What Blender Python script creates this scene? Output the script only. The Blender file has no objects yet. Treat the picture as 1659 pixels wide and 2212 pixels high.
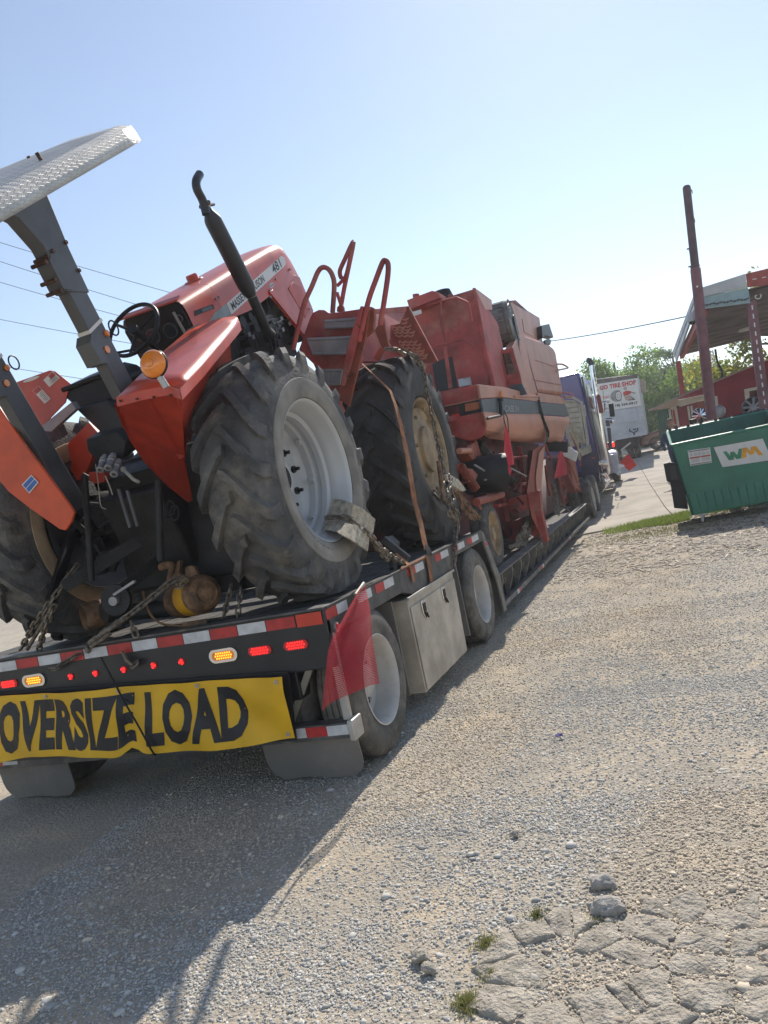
import bpy, math, random
import numpy as np
from mathutils import Vector as V3, Matrix, noise
rnd = random.Random(7)
R = math.radians
sc = bpy.context.scene
COL = sc.collection

# ---------------------------------------------------------------- camera
FPX, CX, CY, HC = 1640., 829.5, 1106., 1.65          # picture 1659 x 2212, camera height 1.65 m
MW = np.array([[0.93391424, 0.00828303, -0.35740115],
               [0.35716228, 0.02164130, 0.93379160],
               [-0.01546925, 0.99973149, -0.01725273]])
RC, RS = math.cos(R(11)), math.sin(R(11))
def ray(x, y):
    u, v = x - CX, -(y - CY)
    return MW @ np.array([u*RC + v*RS, -u*RS + v*RC, FPX])
def P(x, y, X=None, Y=None, Z=None):
    """the point of a given world plane seen at (x, y) in the photograph"""
    d = ray(x, y)
    if X is not None: t = X/d[0]
    elif Y is not None: t = Y/d[1]
    else: t = (Z - HC)/d[2]
    return V3((t*d[0], t*d[1], HC + t*d[2]))
def crop(ox, oy, w):                                  # measuring frames used while surveying the photograph
    s = w/1659.
    return lambda x, y: ((ox + x*s)/2500*1659, (oy + y*s)/2500*1659)
ch, cw, c1, c2 = crop(0, 400, 1000), crop(0, 1100, 800), crop(900, 750, 600), crop(1100, 1100, 600)
c3, c4, ct, ca = crop(1400, 900, 600), crop(1400, 1300, 600), crop(300, 700, 750), crop(1800, 1050, 700)
cb, cv, cq, cr_ = crop(1900, 550, 600), crop(1900, 1200, 600), crop(1000, 1600, 700), crop(0, 1700, 700)
ck = lambda x, y: ((1780 + x*300/1475.)/2500*1659, (1150 + y*300/1475.)/2500*1659)
cy_ = crop(500, 1050, 800)

cam = bpy.data.cameras.new('camera'); camo = bpy.data.objects.new('camera', cam); COL.objects.link(camo)
cam.sensor_fit = 'HORIZONTAL'; cam.sensor_width = 36; cam.lens = 36*FPX/1659.; cam.clip_start = .05; cam.clip_end = 3000
rt = MW @ np.array([RC, -RS, 0]); upv = MW @ np.array([RS, RC, 0]); fw = MW @ np.array([0, 0, 1.])
M = Matrix(((rt[0], upv[0], -fw[0], 0), (rt[1], upv[1], -fw[1], 0), (rt[2], upv[2], -fw[2], HC), (0, 0, 0, 1)))
camo.matrix_world = M
sc.camera = camo

# ---------------------------------------------------------------- sky, sun, exposure
SUN = V3((.0, 1.27, 1.09)).normalized()
wd = bpy.data.worlds.new('World'); sc.world = wd; wd.use_nodes = True
nt = wd.node_tree; bg = nt.nodes['Background']
sky = nt.nodes.new('ShaderNodeTexSky'); sky.sky_type = 'NISHITA'; sky.sun_disc = False
sky.sun_elevation = math.asin(SUN.z); sky.sun_rotation = math.atan2(SUN.x, SUN.y)
sky.air_density = 1.0; sky.dust_density = .12; sky.ozone_density = .7
hs = nt.nodes.new('ShaderNodeHueSaturation'); hs.inputs['Saturation'].default_value = .84   # a milky summer sky
nt.links.new(sky.outputs[0], hs.inputs['Color']); nt.links.new(hs.outputs[0], bg.inputs[0]); bg.inputs[1].default_value = .116
sun = bpy.data.lights.new('sun', 'SUN'); suno = bpy.data.objects.new('sun', sun); COL.objects.link(suno)
sun.energy = 3.8; sun.angle = R(.53); sun.color = (1, .93, .83)
suno.rotation_euler = SUN.to_track_quat('Z', 'Y').to_euler(); suno.location = (0, 0, 30)
sc.view_settings.view_transform = 'Standard'; sc.view_settings.look = 'None'
sc.view_settings.gamma = 1; sc.view_settings.exposure = .52; sc.view_settings.use_curve_mapping = False
sc.render.engine = 'CYCLES'
sc.cycles.max_bounces = 6; sc.cycles.volume_bounces = 0; sc.cycles.diffuse_bounces = 3; sc.cycles.glossy_bounces = 3

# ---------------------------------------------------------------- materials
def mat(name, col, rough=.6, metal=0, var=.15, vs=6., dust=None, da=0., ds=2.5, bump=0., bs=40., emit=None, es=0, coat=0, trans=0, spec=.5, col2=None, alpha=1, detail=4):
    m = bpy.data.materials.new(name); m.use_nodes = True
    n = m.node_tree.nodes; l = m.node_tree.links; b = n['Principled BSDF']
    tc = n.new('ShaderNodeTexCoord')
    nz = n.new('ShaderNodeTexNoise'); nz.inputs['Scale'].default_value = vs; nz.inputs['Detail'].default_value = detail
    l.new(tc.outputs['Object'], nz.inputs['Vector'])
    c2_ = col2 if col2 else tuple(c*(1-var*1.6) for c in col)
    mx = n.new('ShaderNodeMix'); mx.data_type = 'RGBA'
    rp = n.new('ShaderNodeMapRange'); rp.inputs[1].default_value = .35; rp.inputs[2].default_value = .65
    l.new(nz.outputs[0], rp.inputs[0]); l.new(rp.outputs[0], mx.inputs[0])
    mx.inputs[6].default_value = (*[min(1, c*(1+var*.5)) for c in col], 1); mx.inputs[7].default_value = (*c2_, 1)
    out = mx.outputs[2]
    rough_out = None
    if dust:
        d = n.new('ShaderNodeTexNoise'); d.inputs['Scale'].default_value = ds; d.inputs['Detail'].default_value = 9; d.inputs['Roughness'].default_value = .7
        l.new(tc.outputs['Object'], d.inputs['Vector'])
        r2 = n.new('ShaderNodeMapRange'); r2.inputs[1].default_value = .7-da*.5; r2.inputs[2].default_value = .95-da*.5; r2.inputs[4].default_value = min(1, .35+da)
        l.new(d.outputs[0], r2.inputs[0])
        m2 = n.new('ShaderNodeMix'); m2.data_type = 'RGBA'
        l.new(r2.outputs[0], m2.inputs[0]); l.new(out, m2.inputs[6]); m2.inputs[7].default_value = (*dust, 1); out = m2.outputs[2]
        r3 = n.new('ShaderNodeMapRange'); r3.inputs[3].default_value = rough; r3.inputs[4].default_value = max(rough, .8)
        l.new(r2.outputs[0], r3.inputs[0]); l.new(r3.outputs[0], b.inputs['Roughness'])
    else: b.inputs['Roughness'].default_value = rough
    l.new(out, b.inputs['Base Color'])
    b.inputs['Metallic'].default_value = metal
    b.inputs['Specular IOR Level'].default_value = spec
    if coat: b.inputs['Coat Weight'].default_value = coat; b.inputs['Coat Roughness'].default_value = .12
    if trans: b.inputs['Transmission Weight'].default_value = trans
    if bump:
        bn = n.new('ShaderNodeTexNoise'); bn.inputs['Scale'].default_value = bs; bn.inputs['Detail'].default_value = 6
        l.new(tc.outputs['Object'], bn.inputs['Vector'])
        bp = n.new('ShaderNodeBump'); bp.inputs['Strength'].default_value = bump; bp.inputs['Distance'].default_value = .02
        l.new(bn.outputs[0], bp.inputs['Height']); l.new(bp.outputs[0], b.inputs['Normal'])
    if emit: b.inputs['Emission Color'].default_value = (*emit, 1); b.inputs['Emission Strength'].default_value = es
    return m
DUST = (.30, .26, .21)
K = {}
K['rubber'] = mat('rubber', (.058, .057, .056), .85, var=.3, dust=(.17, .155, .135), da=.32, ds=3, bump=.25, bs=60)
K['rubber2'] = mat('rubber_weathered', (.095, .094, .093), .8, var=.3, dust=(.28, .245, .195), da=.42, ds=3.5, bump=.4, bs=50)
K['rubber3'] = mat('truck_rubber', (.095, .09, .082), .85, var=.25, dust=(.24, .21, .175), da=.5, ds=4, bump=.15, bs=80)
K['rimgrey'] = mat('rim_silver', (.50, .51, .52), .45, .1, var=.08, vs=2, dust=(.42, .38, .32), da=.2, ds=2)
K['rimcream'] = mat('rim_cream', (.36, .26, .155), .7, var=.25, dust=(.2, .14, .09), da=.4)
K['rimwhite'] = mat('rim_white', (.52, .50, .47), .5, var=.1, dust=DUST, da=.3, ds=5)
K['red'] = mat('tractor_red', (.52, .058, .022), .42, var=.12, dust=(.50, .20, .12), da=.22, ds=2, coat=.15)
K['redd'] = mat('tractor_red_inner', (.44, .042, .02), .5, var=.15, dust=(.36, .15, .09), da=.25)
K['cred'] = mat('combine_red', (.40, .062, .055), .6, var=.28, vs=3, dust=(.42, .22, .17), da=.42, ds=2.2)
K['cfade'] = mat('combine_faded', (.50, .215, .145), .5, var=.12, vs=1.5, dust=(.52, .36, .26), da=.3, ds=1.2)
K['crust'] = mat('rusty_red_paint', (.30, .06, .035), .65, var=.3, dust=(.25, .12, .06), da=.4, ds=6)
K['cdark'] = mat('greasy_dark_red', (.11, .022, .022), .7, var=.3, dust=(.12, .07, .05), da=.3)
K['band'] = mat('blue_grey_stripe', (.055, .075, .09), .5, var=.2, dust=(.25, .26, .26), da=.25, ds=1.2)
K['white'] = mat('white_paint', (.72, .72, .70), .45, var=.05, dust=(.5, .47, .42), da=.1)
K['black'] = mat('black_paint', (.018, .020, .024), .42, var=.2, dust=(.12, .105, .09), da=.18, ds=3)
K['blackdust'] = mat('dusty_black_steel', (.085, .082, .078), .6, var=.25, dust=(.27, .24, .2), da=.4, ds=4)
K['frame'] = mat('dusty_grey_frame', (.17, .16, .145), .65, var=.25, dust=(.33, .3, .25), da=.4, ds=4)
K['lampo'] = mat('faded_orange_lens', (.42, .13, .05), .5, var=.15)
K['iron'] = mat('dirty_iron', (.016, .016, .017), .6, .1, var=.4, dust=(.07, .06, .05), da=.25, ds=8, bump=.3, bs=50)
K['plastic'] = mat('black_plastic', (.010, .010, .012), .5, spec=.3, var=.2, dust=(.07, .065, .06), da=.1)
K['rops'] = mat('grey_post_paint', (.085, .09, .098), .45, var=.15, dust=(.25, .22, .18), da=.18, ds=3)
K['rustspot'] = mat('rusted_bolt', (.10, .045, .028), .8, var=.4, vs=30, bump=.4)
K['chain'] = mat('chain_steel', (.22, .185, .145), .55, .5, var=.35, vs=25, dust=(.26, .17, .10), da=.25, ds=20)
K['chrome'] = mat('chrome', (.75, .76, .78), .14, 1, var=.05)
K['alu'] = mat('aluminium', (.50, .48, .45), .5, .6, var=.1, dust=(.42, .38, .32), da=.3)
K['galv'] = mat('galvanised_grating', (.33, .33, .34), .5, .5, var=.15)
K['tapew'] = mat('reflective_white', (.62, .62, .63), .4, var=.12, vs=14, dust=(.35, .33, .3), da=.22, ds=9)
K['taper'] = mat('reflective_red', (.50, .03, .03), .4, var=.15, vs=14, dust=(.3, .12, .1), da=.22, ds=9)
K['tapeo'] = mat('reflective_orange_red', (.62, .035, .01), .35, var=.1, coat=.3)
K['ledr'] = mat('red_led', (.5, .01, .01), .3, emit=(1, .02, .02), es=1.7)
K['lensr'] = mat('red_lens', (.22, .008, .012), .2, coat=.5, emit=(1, .01, .02), es=.12)
K['leda'] = mat('amber_led', (.9, .4, .03), .3, emit=(1, .42, .04), es=1.3)
K['lensa'] = mat('amber_lens', (.55, .17, .01), .2, coat=.5, emit=(1, .3, .02), es=.15)
K['amber'] = mat('amber_plastic', (.85, .24, .01), .22, coat=.8, var=.1, vs=20)
K['yellow'] = mat('yellow_vinyl', (.84, .47, .012), .55, var=.1, vs=3, dust=(.40, .27, .1), da=.2, ds=6, bump=.35, bs=9)
K['ink'] = mat('black_ink', (.012, .013, .018), .5, var=.1)
K['yelpaint'] = mat('yellow_machine_paint', (.75, .38, .02), .45, var=.1, dust=(.35, .22, .08), da=.15, ds=8)
K['rustbrown'] = mat('rust_brown', (.23, .13, .07), .8, var=.4, vs=12, dust=(.1, .055, .03), da=.4, ds=14, bump=.5, bs=40)
K['wood'] = mat('weathered_plank', (.085, .078, .072), .85, var=.45, vs=9, dust=(.2, .17, .14), da=.15, ds=5, bump=.4, bs=30)
K['burlap'] = mat('woven_belt', (.60, .53, .42), .95, var=.25, vs=25, bump=1, bs=120)
K['strap'] = mat('orange_webbing', (.30, .12, .05), .9, var=.3, vs=12, dust=(.26, .17, .11), da=.35, ds=8, bump=.3, bs=200)
K['rope'] = mat('black_cord', (.02, .02, .02), .9)
K['flag'] = mat('red_flag_cloth', (.46, .004, .02), .85, var=.1)
K['flago'] = mat('orange_red_flag', (.70, .02, .01), .7, var=.08)
K['glass'] = mat('dark_glass', (.02, .03, .035), .08, var=.1, coat=.5)
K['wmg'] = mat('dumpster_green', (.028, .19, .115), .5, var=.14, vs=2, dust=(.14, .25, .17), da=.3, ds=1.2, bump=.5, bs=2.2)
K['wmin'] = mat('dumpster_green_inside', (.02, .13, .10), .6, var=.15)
K['logog'] = mat('logo_green', (.03, .26, .13), .5)
K['logoy'] = mat('logo_orange_yellow', (.80, .36, .01), .5)
K['stickr'] = mat('sticker_red', (.45, .06, .04), .5)
K['stickg'] = mat('sticker_grey_print', (.25, .25, .25), .6)
K['purple'] = mat('purple_paint', (.075, .055, .22), .28, coat=.7, var=.08)
K['purpled'] = mat('dark_purple_paint', (.03, .028, .075), .35, coat=.4, var=.1, dust=(.12, .11, .12), da=.1)
K['slat'] = mat('straw_aluminium', (.42, .40, .33), .55, .3, var=.12, dust=(.35, .3, .2), da=.25)
K['vanw'] = mat('van_white', (.50, .54, .58), .5, var=.1, vs=2, dust=(.36, .35, .33), da=.3, ds=1)
K['signr'] = mat('sign_red', (.60, .05, .04), .55, var=.15)
K['carred'] = mat('dark_red_car', (.17, .012, .02), .22, coat=.8, var=.05)
K['barn'] = mat('barn_red', (.27, .028, .04), .75, var=.2, vs=1.5, dust=(.3, .12, .1), da=.2, ds=1)
K['cream'] = mat('cream_trim', (.62, .58, .50), .7, var=.08)
K['soffit'] = mat('beige_soffit', (.48, .38, .32), .8, var=.08)
K['pole'] = mat('maroon_post_paint', (.20, .075, .085), .55, var=.15, dust=(.25, .15, .14), da=.15)
K['poledark'] = mat('brown_post_paint', (.10, .06, .065), .6, var=.2)
K['canred'] = mat('canopy_red_trim', (.36, .06, .045), .6, var=.15)
K['canwhite'] = mat('canopy_fascia', (.52, .54, .55), .6, var=.12, vs=2, dust=(.3, .28, .25), da=.15)
K['canblue'] = mat('canopy_pale_blue', (.30, .42, .45), .6, var=.08)
K['canund'] = mat('canopy_deck_underside', (.16, .135, .125), .8, var=.25, vs=2)
K['gdoor'] = mat('green_door_paint', (.02, .12, .08), .5, var=.15)
K['concrete'] = mat('concrete', (.43, .385, .32), .9, var=.13, vs=1.2, dust=(.30, .265, .22), da=.2, ds=.8, bump=.3, bs=12, detail=10)
K['brick'] = mat('broken_concrete', (.46, .41, .335), .95, var=.2, vs=14, dust=(.33, .28, .22), da=.35, ds=18, bump=1.0, bs=70, detail=10)
K['rock'] = mat('pale_rock', (.42, .39, .35), .95, var=.2, vs=20, bump=1, bs=45)
K['bark'] = mat('bark', (.10, .08, .06), .9, var=.3, bump=.5)
K['wire'] = mat('wire', (.03, .03, .035), .6)
K['skin'] = mat('skin', (.45, .26, .19), .6); K['bluecloth'] = mat('dark_blue_cloth', (.03, .06, .13), .9); K['hair'] = mat('grey_brown_hair', (.2, .16, .12), .8)
K['sticker'] = mat('white_sticker', (.68, .67, .64), .5, var=.05)
K['bluest'] = mat('blue_sticker', (.03, .12, .42), .4)
K['flap'] = mat('dusty_mudflap', (.15, .14, .13), .85, var=.15, dust=(.27, .24, .21), da=.5, ds=1.5)
K['toolbox'] = mat('mud_splashed_steel', (.50, .44, .36), .5, .0, var=.22, vs=3, dust=(.36, .31, .25), da=.45, ds=7, bump=.25, bs=5)

def leafmat(name, a, b_, tr=.25):
    m = bpy.data.materials.new(name); m.use_nodes = True
    n = m.node_tree.nodes; l = m.node_tree.links; b = n['Principled BSDF']
    g = n.new('ShaderNodeNewGeometry'); mx = n.new('ShaderNodeMix'); mx.data_type = 'RGBA'
    l.new(g.outputs['Random Per Island'], mx.inputs[0])
    mx.inputs[6].default_value = (*a, 1); mx.inputs[7].default_value = (*b_, 1); l.new(mx.outputs[2], b.inputs['Base Color'])
    b.inputs['Roughness'].default_value = .6
    t = n.new('ShaderNodeBsdfTranslucent'); l.new(mx.outputs[2], t.inputs[0])
    ms = n.new('ShaderNodeMixShader'); ms.inputs[0].default_value = tr
    l.new(b.outputs[0], ms.inputs[1]); l.new(t.outputs[0], ms.inputs[2]); l.new(ms.outputs[0], n['Material Output'].inputs[0])
    return m
K['leaf'] = leafmat('leaves', (.25, .36, .07), (.10, .19, .045), .6)
K['leafd'] = leafmat('leaves_dark', (.14, .21, .07), (.07, .12, .045), .5)
K['leafy'] = leafmat('leaves_yellowing', (.46, .40, .07), (.16, .22, .05), .6)
K['weed'] = leafmat('weed_blades', (.36, .33, .13), (.24, .26, .09), .35)
K['grass'] = leafmat('grass_blades', (.30, .36, .08), (.16, .24, .05), .4)
K['dry'] = leafmat('dry_grass_blades', (.30, .27, .11), (.13, .17, .05), .3)
K['gravel'] = leafmat('gravel_stones', (.70, .60, .465), (.36, .305, .24), 0)
K['gravelb'] = leafmat('bluish_gravel_stones', (.66, .63, .57), (.34, .33, .31), 0)
for q_ in ('gravel', 'gravelb'): K[q_].node_tree.nodes['Principled BSDF'].inputs['Roughness'].default_value = .95; K[q_].node_tree.nodes['Principled BSDF'].inputs['Specular IOR Level'].default_value = .15
K['chips'] = leafmat('wood_chips', (.35, .28, .2), (.1, .07, .05), 0)

def special():
    # diamond tread plate: fine relief on aluminium
    m = K['alu'].copy(); m.name = 'diamond_plate'; n = m.node_tree.nodes; l = m.node_tree.links; b = n['Principled BSDF']
    tc = n.new('ShaderNodeTexCoord'); mp = n.new('ShaderNodeMapping'); mp.inputs['Rotation'].default_value = (0, 0, R(45))
    mp.inputs['Scale'].default_value = (26, 26, 26)
    l.new(tc.outputs['UV'], mp.inputs[0])
    ck_ = n.new('ShaderNodeTexChecker'); ck_.inputs['Scale'].default_value = 1.0; l.new(mp.outputs[0], ck_.inputs['Vector'])
    w1 = n.new('ShaderNodeTexWave'); w1.bands_direction = 'X'; w1.inputs['Scale'].default_value = .32
    w2 = n.new('ShaderNodeTexWave'); w2.bands_direction = 'Y'; w2.inputs['Scale'].default_value = .32
    l.new(mp.outputs[0], w1.inputs['Vector']); l.new(mp.outputs[0], w2.inputs['Vector'])
    mx = n.new('ShaderNodeMix'); mx.data_type = 'FLOAT'; l.new(ck_.outputs['Fac'], mx.inputs[0]); l.new(w1.outputs['Fac'], mx.inputs[2]); l.new(w2.outputs['Fac'], mx.inputs[3])
    st = n.new('ShaderNodeMapRange'); st.inputs[1].default_value = .72; st.inputs[2].default_value = .9; l.new(mx.outputs[0], st.inputs[0])
    bp = n.new('ShaderNodeBump'); bp.inputs['Strength'].default_value = .7; bp.inputs['Distance'].default_value = .004
    l.new(st.outputs[0], bp.inputs['Height']); l.new(bp.outputs[0], b.inputs['Normal'])
    K['diamond'] = m
    # red mesh flag: open weave
    m = K['flag'].copy(); m.name = 'red_mesh_cloth'; n = m.node_tree.nodes; l = m.node_tree.links; b = n['Principled BSDF']
    tc = n.new('ShaderNodeTexCoord')
    outs = []
    for a in ('X', 'Y'):
        w = n.new('ShaderNodeTexWave'); w.bands_direction = a; w.inputs['Scale'].default_value = 20.; l.new(tc.outputs['UV'], w.inputs['Vector'])
        outs.append(w.outputs['Fac'])
    mm = n.new('ShaderNodeMath'); mm.operation = 'MINIMUM'; l.new(outs[0], mm.inputs[0]); l.new(outs[1], mm.inputs[1])
    gt = n.new('ShaderNodeMath'); gt.operation = 'LESS_THAN'; gt.inputs[1].default_value = .33; l.new(mm.outputs[0], gt.inputs[0])
    l.new(gt.outputs[0], b.inputs['Alpha'])
    K['meshflag'] = m
special()

def groundmat():
    m = bpy.data.materials.new('gravel_ground'); m.use_nodes = True
    n = m.node_tree.nodes; l = m.node_tree.links; b = n['Principled BSDF']; b.inputs['Roughness'].default_value = .95
    b.inputs['Specular IOR Level'].default_value = .2
    tc = n.new('ShaderNodeTexCoord')
    def noise_(s, d=6, r=.6):
        z = n.new('ShaderNodeTexNoise'); z.inputs['Scale'].default_value = s; z.inputs['Detail'].default_value = d; z.inputs['Roughness'].default_value = r
        l.new(tc.outputs['Object'], z.inputs['Vector']); return z.outputs[0]
    def rng(o, a, c, lo=0, hi=1):
        r = n.new('ShaderNodeMapRange'); r.inputs[1].default_value = a; r.inputs[2].default_value = c; r.inputs[3].default_value = lo; r.inputs[4].default_value = hi
        l.new(o, r.inputs[0]); return r.outputs[0]
    def mix(f, a, c):
        x = n.new('ShaderNodeMix'); x.data_type = 'RGBA'; l.new(f, x.inputs[0])
        for i, q in ((6, a), (7, c)):
            if isinstance(q, tuple): x.inputs[i].default_value = (*q, 1)
            else: l.new(q, x.inputs[i])
        return x.outputs[2]
    base = mix(rng(noise_(.7), .4, .62), (.41, .36, .285), (.335, .295, .24))
    base = mix(rng(noise_(2.3, 8, .7), .48, .62), base, (.50, .41, .295))
    vo = n.new('ShaderNodeTexVoronoi'); vo.inputs['Scale'].default_value = 48; l.new(tc.outputs['Object'], vo.inputs['Vector'])
    vo2 = n.new('ShaderNodeTexVoronoi'); vo2.inputs['Scale'].default_value = 110; l.new(tc.outputs['Object'], vo2.inputs['Vector'])
    bw = n.new('ShaderNodeRGBToBW'); l.new(vo.outputs['Color'], bw.inputs[0])
    st = mix(rng(bw.outputs[0], .2, .8), (.27, .245, .21), (.62, .56, .47))
    f = n.new('ShaderNodeMath'); f.operation = 'MULTIPLY'
    l.new(rng(noise_(1.1, 7, .7), .38, .58), f.inputs[0]); l.new(rng(vo.outputs['Distance'], .55, .35), f.inputs[1])
    col = mix(f.outputs[0], base, st)
    l.new(col, b.inputs['Base Color'])
    ad = n.new('ShaderNodeMath'); ad.operation = 'ADD'; l.new(vo.outputs['Distance'], ad.inputs[0])
    m5 = n.new('ShaderNodeMath'); m5.operation = 'MULTIPLY'; m5.inputs[1].default_value = .5; l.new(vo2.outputs['Distance'], m5.inputs[0]); l.new(m5.outputs[0], ad.inputs[1])
    bp = n.new('ShaderNodeBump'); bp.invert = True; bp.inputs['Strength'].default_value = .6; bp.inputs['Distance'].default_value = .012
    l.new(ad.outputs[0], bp.inputs['Height']); l.new(bp.outputs[0], b.inputs['Normal'])
    return m
K['ground'] = groundmat()

# ---------------------------------------------------------------- mesh helpers
def perp(d):
    d = d.normalized(); a = V3((0, 0, 1)) if abs(d.z) < .9 else V3((0, 1, 0))
    u = d.cross(a).normalized(); return u, d.cross(u).normalized()
class MB:
    def __init__(s): s.v = []; s.f = []; s.uv = None
    def add(s, vs, fs):
        b = len(s.v); s.v += [tuple(p) for p in vs]; s.f += [tuple(b+i for i in f) for f in fs]; return s
    def obox(s, c, a, b, d):
        c, a, b, d = V3(c), V3(a), V3(b), V3(d)
        vs = [c+a*i+b*j+d*k for i in (-1, 1) for j in (-1, 1) for k in (-1, 1)]
        return s.add(vs, [(0, 1, 3, 2), (4, 6, 7, 5), (0, 4, 5, 1), (2, 3, 7, 6), (0, 2, 6, 4), (1, 5, 7, 3)])
    def box(s, x0, x1, y0, y1, z0, z1):
        return s.obox(((x0+x1)/2, (y0+y1)/2, (z0+z1)/2), ((x1-x0)/2, 0, 0), (0, (y1-y0)/2, 0), (0, 0, (z1-z0)/2))
    def beam(s, p, q, w, h, up=(0, 0, 1)):
        p, q = V3(p), V3(q); d = (q-p); u = V3(up)
        side = d.cross(u)
        if side.length < 1e-4: side = d.cross(V3((1, 0, 0)))
        side.normalize(); u = side.cross(d).normalized()
        return s.obox((p+q)/2, d/2, side*w/2, u*h/2)
    def slab(s, poly, off):
        poly = [V3(p) for p in poly]; off = V3(off); n = len(poly)
        vs = poly + [p+off for p in poly]
        return s.add(vs, [tuple(range(n)), tuple(range(2*n-1, n-1, -1))] + [(i, i+n, (i+1) % n+n, (i+1) % n) for i in range(n)])
    def tube(s, path, r, seg=8, close=False, cap=True):
        path = [V3(p) for p in path]; n = len(path); rs = r if isinstance(r, (list, tuple)) else [r]*n
        vs = []; u = None
        for i, p in enumerate(path):
            if close: d = path[(i+1) % n]-path[i-1]
            else: d = path[min(i+1, n-1)]-path[max(i-1, 0)]
            if d.length < 1e-9: d = V3((0, 0, 1))
            d.normalize()
            if u is None: u, w = perp(d)
            else:
                u = (u - d*u.dot(d))
                if u.length < 1e-6: u, w = perp(d)
                u.normalize(); w = d.cross(u)
            vs += [p+(u*math.cos(2*math.pi*k/seg)+w*math.sin(2*math.pi*k/seg))*rs[i] for k in range(seg)]
        fs = []
        for i in range(n if close else n-1):
            j = (i+1) % n
            fs += [(i*seg+k, i*seg+(k+1) % seg, j*seg+(k+1) % seg, j*seg+k) for k in range(seg)]
        if cap and not close: fs += [tuple(range(seg-1, -1, -1)), tuple((n-1)*seg+k for k in range(seg))]
        return s.add(vs, fs)
    def lathe(s, prof, c, ax=(1, 0, 0), seg=48, close=False):
        """prof: (radius, distance along ax)"""
        c = V3(c); ax = V3(ax).normalized(); u, w = perp(ax); n = len(prof); vs = []
        for r, t in prof:
            vs += [c+ax*t+(u*math.cos(2*math.pi*k/seg)+w*math.sin(2*math.pi*k/seg))*r for k in range(seg)]
        fs = []
        for i in range(n if close else n-1):
            j = (i+1) % n
            fs += [(i*seg+k, i*seg+(k+1) % seg, j*seg+(k+1) % seg, j*seg+k) for k in range(seg)]
        return s.add(vs, fs)
    def cyl(s, p, q, r, seg=16):
        p, q = V3(p), V3(q); L_ = (q-p).length
        return s.lathe([(0.0001, 0), (r, 0), (r, L_), (.0001, L_)], p, q-p, seg)
    def sph(s, c, r, seg=12, sx=1, sy=1, sz=1):
        n = max(4, seg//2); c = V3(c); vs = []
        for i in range(n+1):
            t = math.pi*i/n
            vs += [(c.x+sx*r*math.sin(t)*math.cos(2*math.pi*k/seg), c.y+sy*r*math.sin(t)*math.sin(2*math.pi*k/seg), c.z+sz*r*math.cos(t)) for k in range(seg)]
        return s.add(vs, [(i*seg+k, i*seg+(k+1) % seg, (i+1)*seg+(k+1) % seg, (i+1)*seg+k) for i in range(n) for k in range(seg)])
    def grid(s, rows, thick=None):
        """rows of equal length; thick = offset vector makes it a closed shell"""
        m, n = len(rows), len(rows[0]); vs = [V3(p) for r_ in rows for p in r_]
        fs = [(i*n+j, i*n+j+1, (i+1)*n+j+1, (i+1)*n+j) for i in range(m-1) for j in range(n-1)]
        if thick is not None:
            o = V3(thick); N = len(vs); vs = vs+[p+o for p in vs]
            fs = fs+[tuple(N+i for i in reversed(f)) for f in fs]
            ring = [j for j in range(n)]+[i*n+n-1 for i in range(1, m)]+[(m-1)*n+j for j in range(n-2, -1, -1)]+[i*n for i in range(m-2, 0, -1)]
            fs += [(ring[i], ring[(i+1) % len(ring)], N+ring[(i+1) % len(ring)], N+ring[i]) for i in range(len(ring))]
        return s.add(vs, fs)
ORG = {}
# fixings too small to pick apart in the photograph stay joined, one part each
SMALL = {'bolts', 'bonnet_screws', 'wheel_bolts', 'rim_clamps', 'lug_nuts', 'hand_holes', 'hoses', 'engine_fittings', 'alloy_brackets', 'led_cluster', 'sticker_print', 'raised_ovals', 'screen_bars', 'climbing_lugs', 'bird_droppings', 'chain_links', 'hitch_chain', 'grating', 'stack_slots', 'shield_slots', 'mesh_bars', 'pipe_clamps', 'manifold', 'mirror_arms', 'lattice', 'hinge_rod', 'drawn_outline', 'drawn_tyre', 'drawn_figure'}
def obj(name, mb, m, parent=None, label=None, smooth=40, bevel=0, kind=None, cat=None, group=None, loc=None, uv=None):
    me = bpy.data.meshes.new(name)
    if parent is not None: o0 = ORG[parent.name]
    else:
        if loc is None:
            a = np.array(mb.v); o0 = V3(((a[:, 0].min()+a[:, 0].max())/2, (a[:, 1].min()+a[:, 1].max())/2, a[:, 2].min()))
        else: o0 = V3(loc)
    me.from_pydata([(x-o0.x, y-o0.y, z-o0.z) for x, y, z in mb.v], [], mb.f)
    me.materials.append(K[m] if isinstance(m, str) else m)
    if smooth:
        me.polygons.foreach_set('use_smooth', [True]*len(me.polygons))
        me.set_sharp_from_angle(angle=R(smooth))
    if uv:
        lay = me.uv_layers.new(name='uv')
        for lp in me.loops: lay.data[lp.index].uv = uv[lp.vertex_index]
    me.update()
    o = bpy.data.objects.new(name, me); COL.objects.link(o); ORG[o.name] = o0
    if parent is not None: o.parent = parent
    else: o.location = o0
    if bevel:
        b = o.modifiers.new('bevel', 'BEVEL'); b.width = bevel; b.segments = 2; b.limit_method = 'ANGLE'; b.angle_limit = R(35)
    if label: o['label'] = label
    if cat: o['category'] = cat
    if group: o['group'] = group
    if kind is None and parent is not None and name in SMALL: kind = 'stuff'
    if kind: o['kind'] = kind
    return o
def thing(name, label, cat, loc, group=None):
    o = bpy.data.objects.new(name, None); COL.objects.link(o); o.location = loc; o.empty_display_size = .3
    ORG[o.name] = V3(loc); o['label'] = label; o['category'] = cat
    if group: o['group'] = group
    return o
def struct(name, mb, m, **k): return obj(name, mb, m, kind='structure', **k)
def dup_tree(o, loc, parent=None, label=None):
    c = o.copy(); COL.objects.link(c)
    if parent is not None: c.parent = parent
    else: c.location = loc
    for chd in [q for q in bpy.data.objects if q.parent == o]: dup_tree(chd, None, c)
    if label: c['label'] = label
    return c
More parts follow.
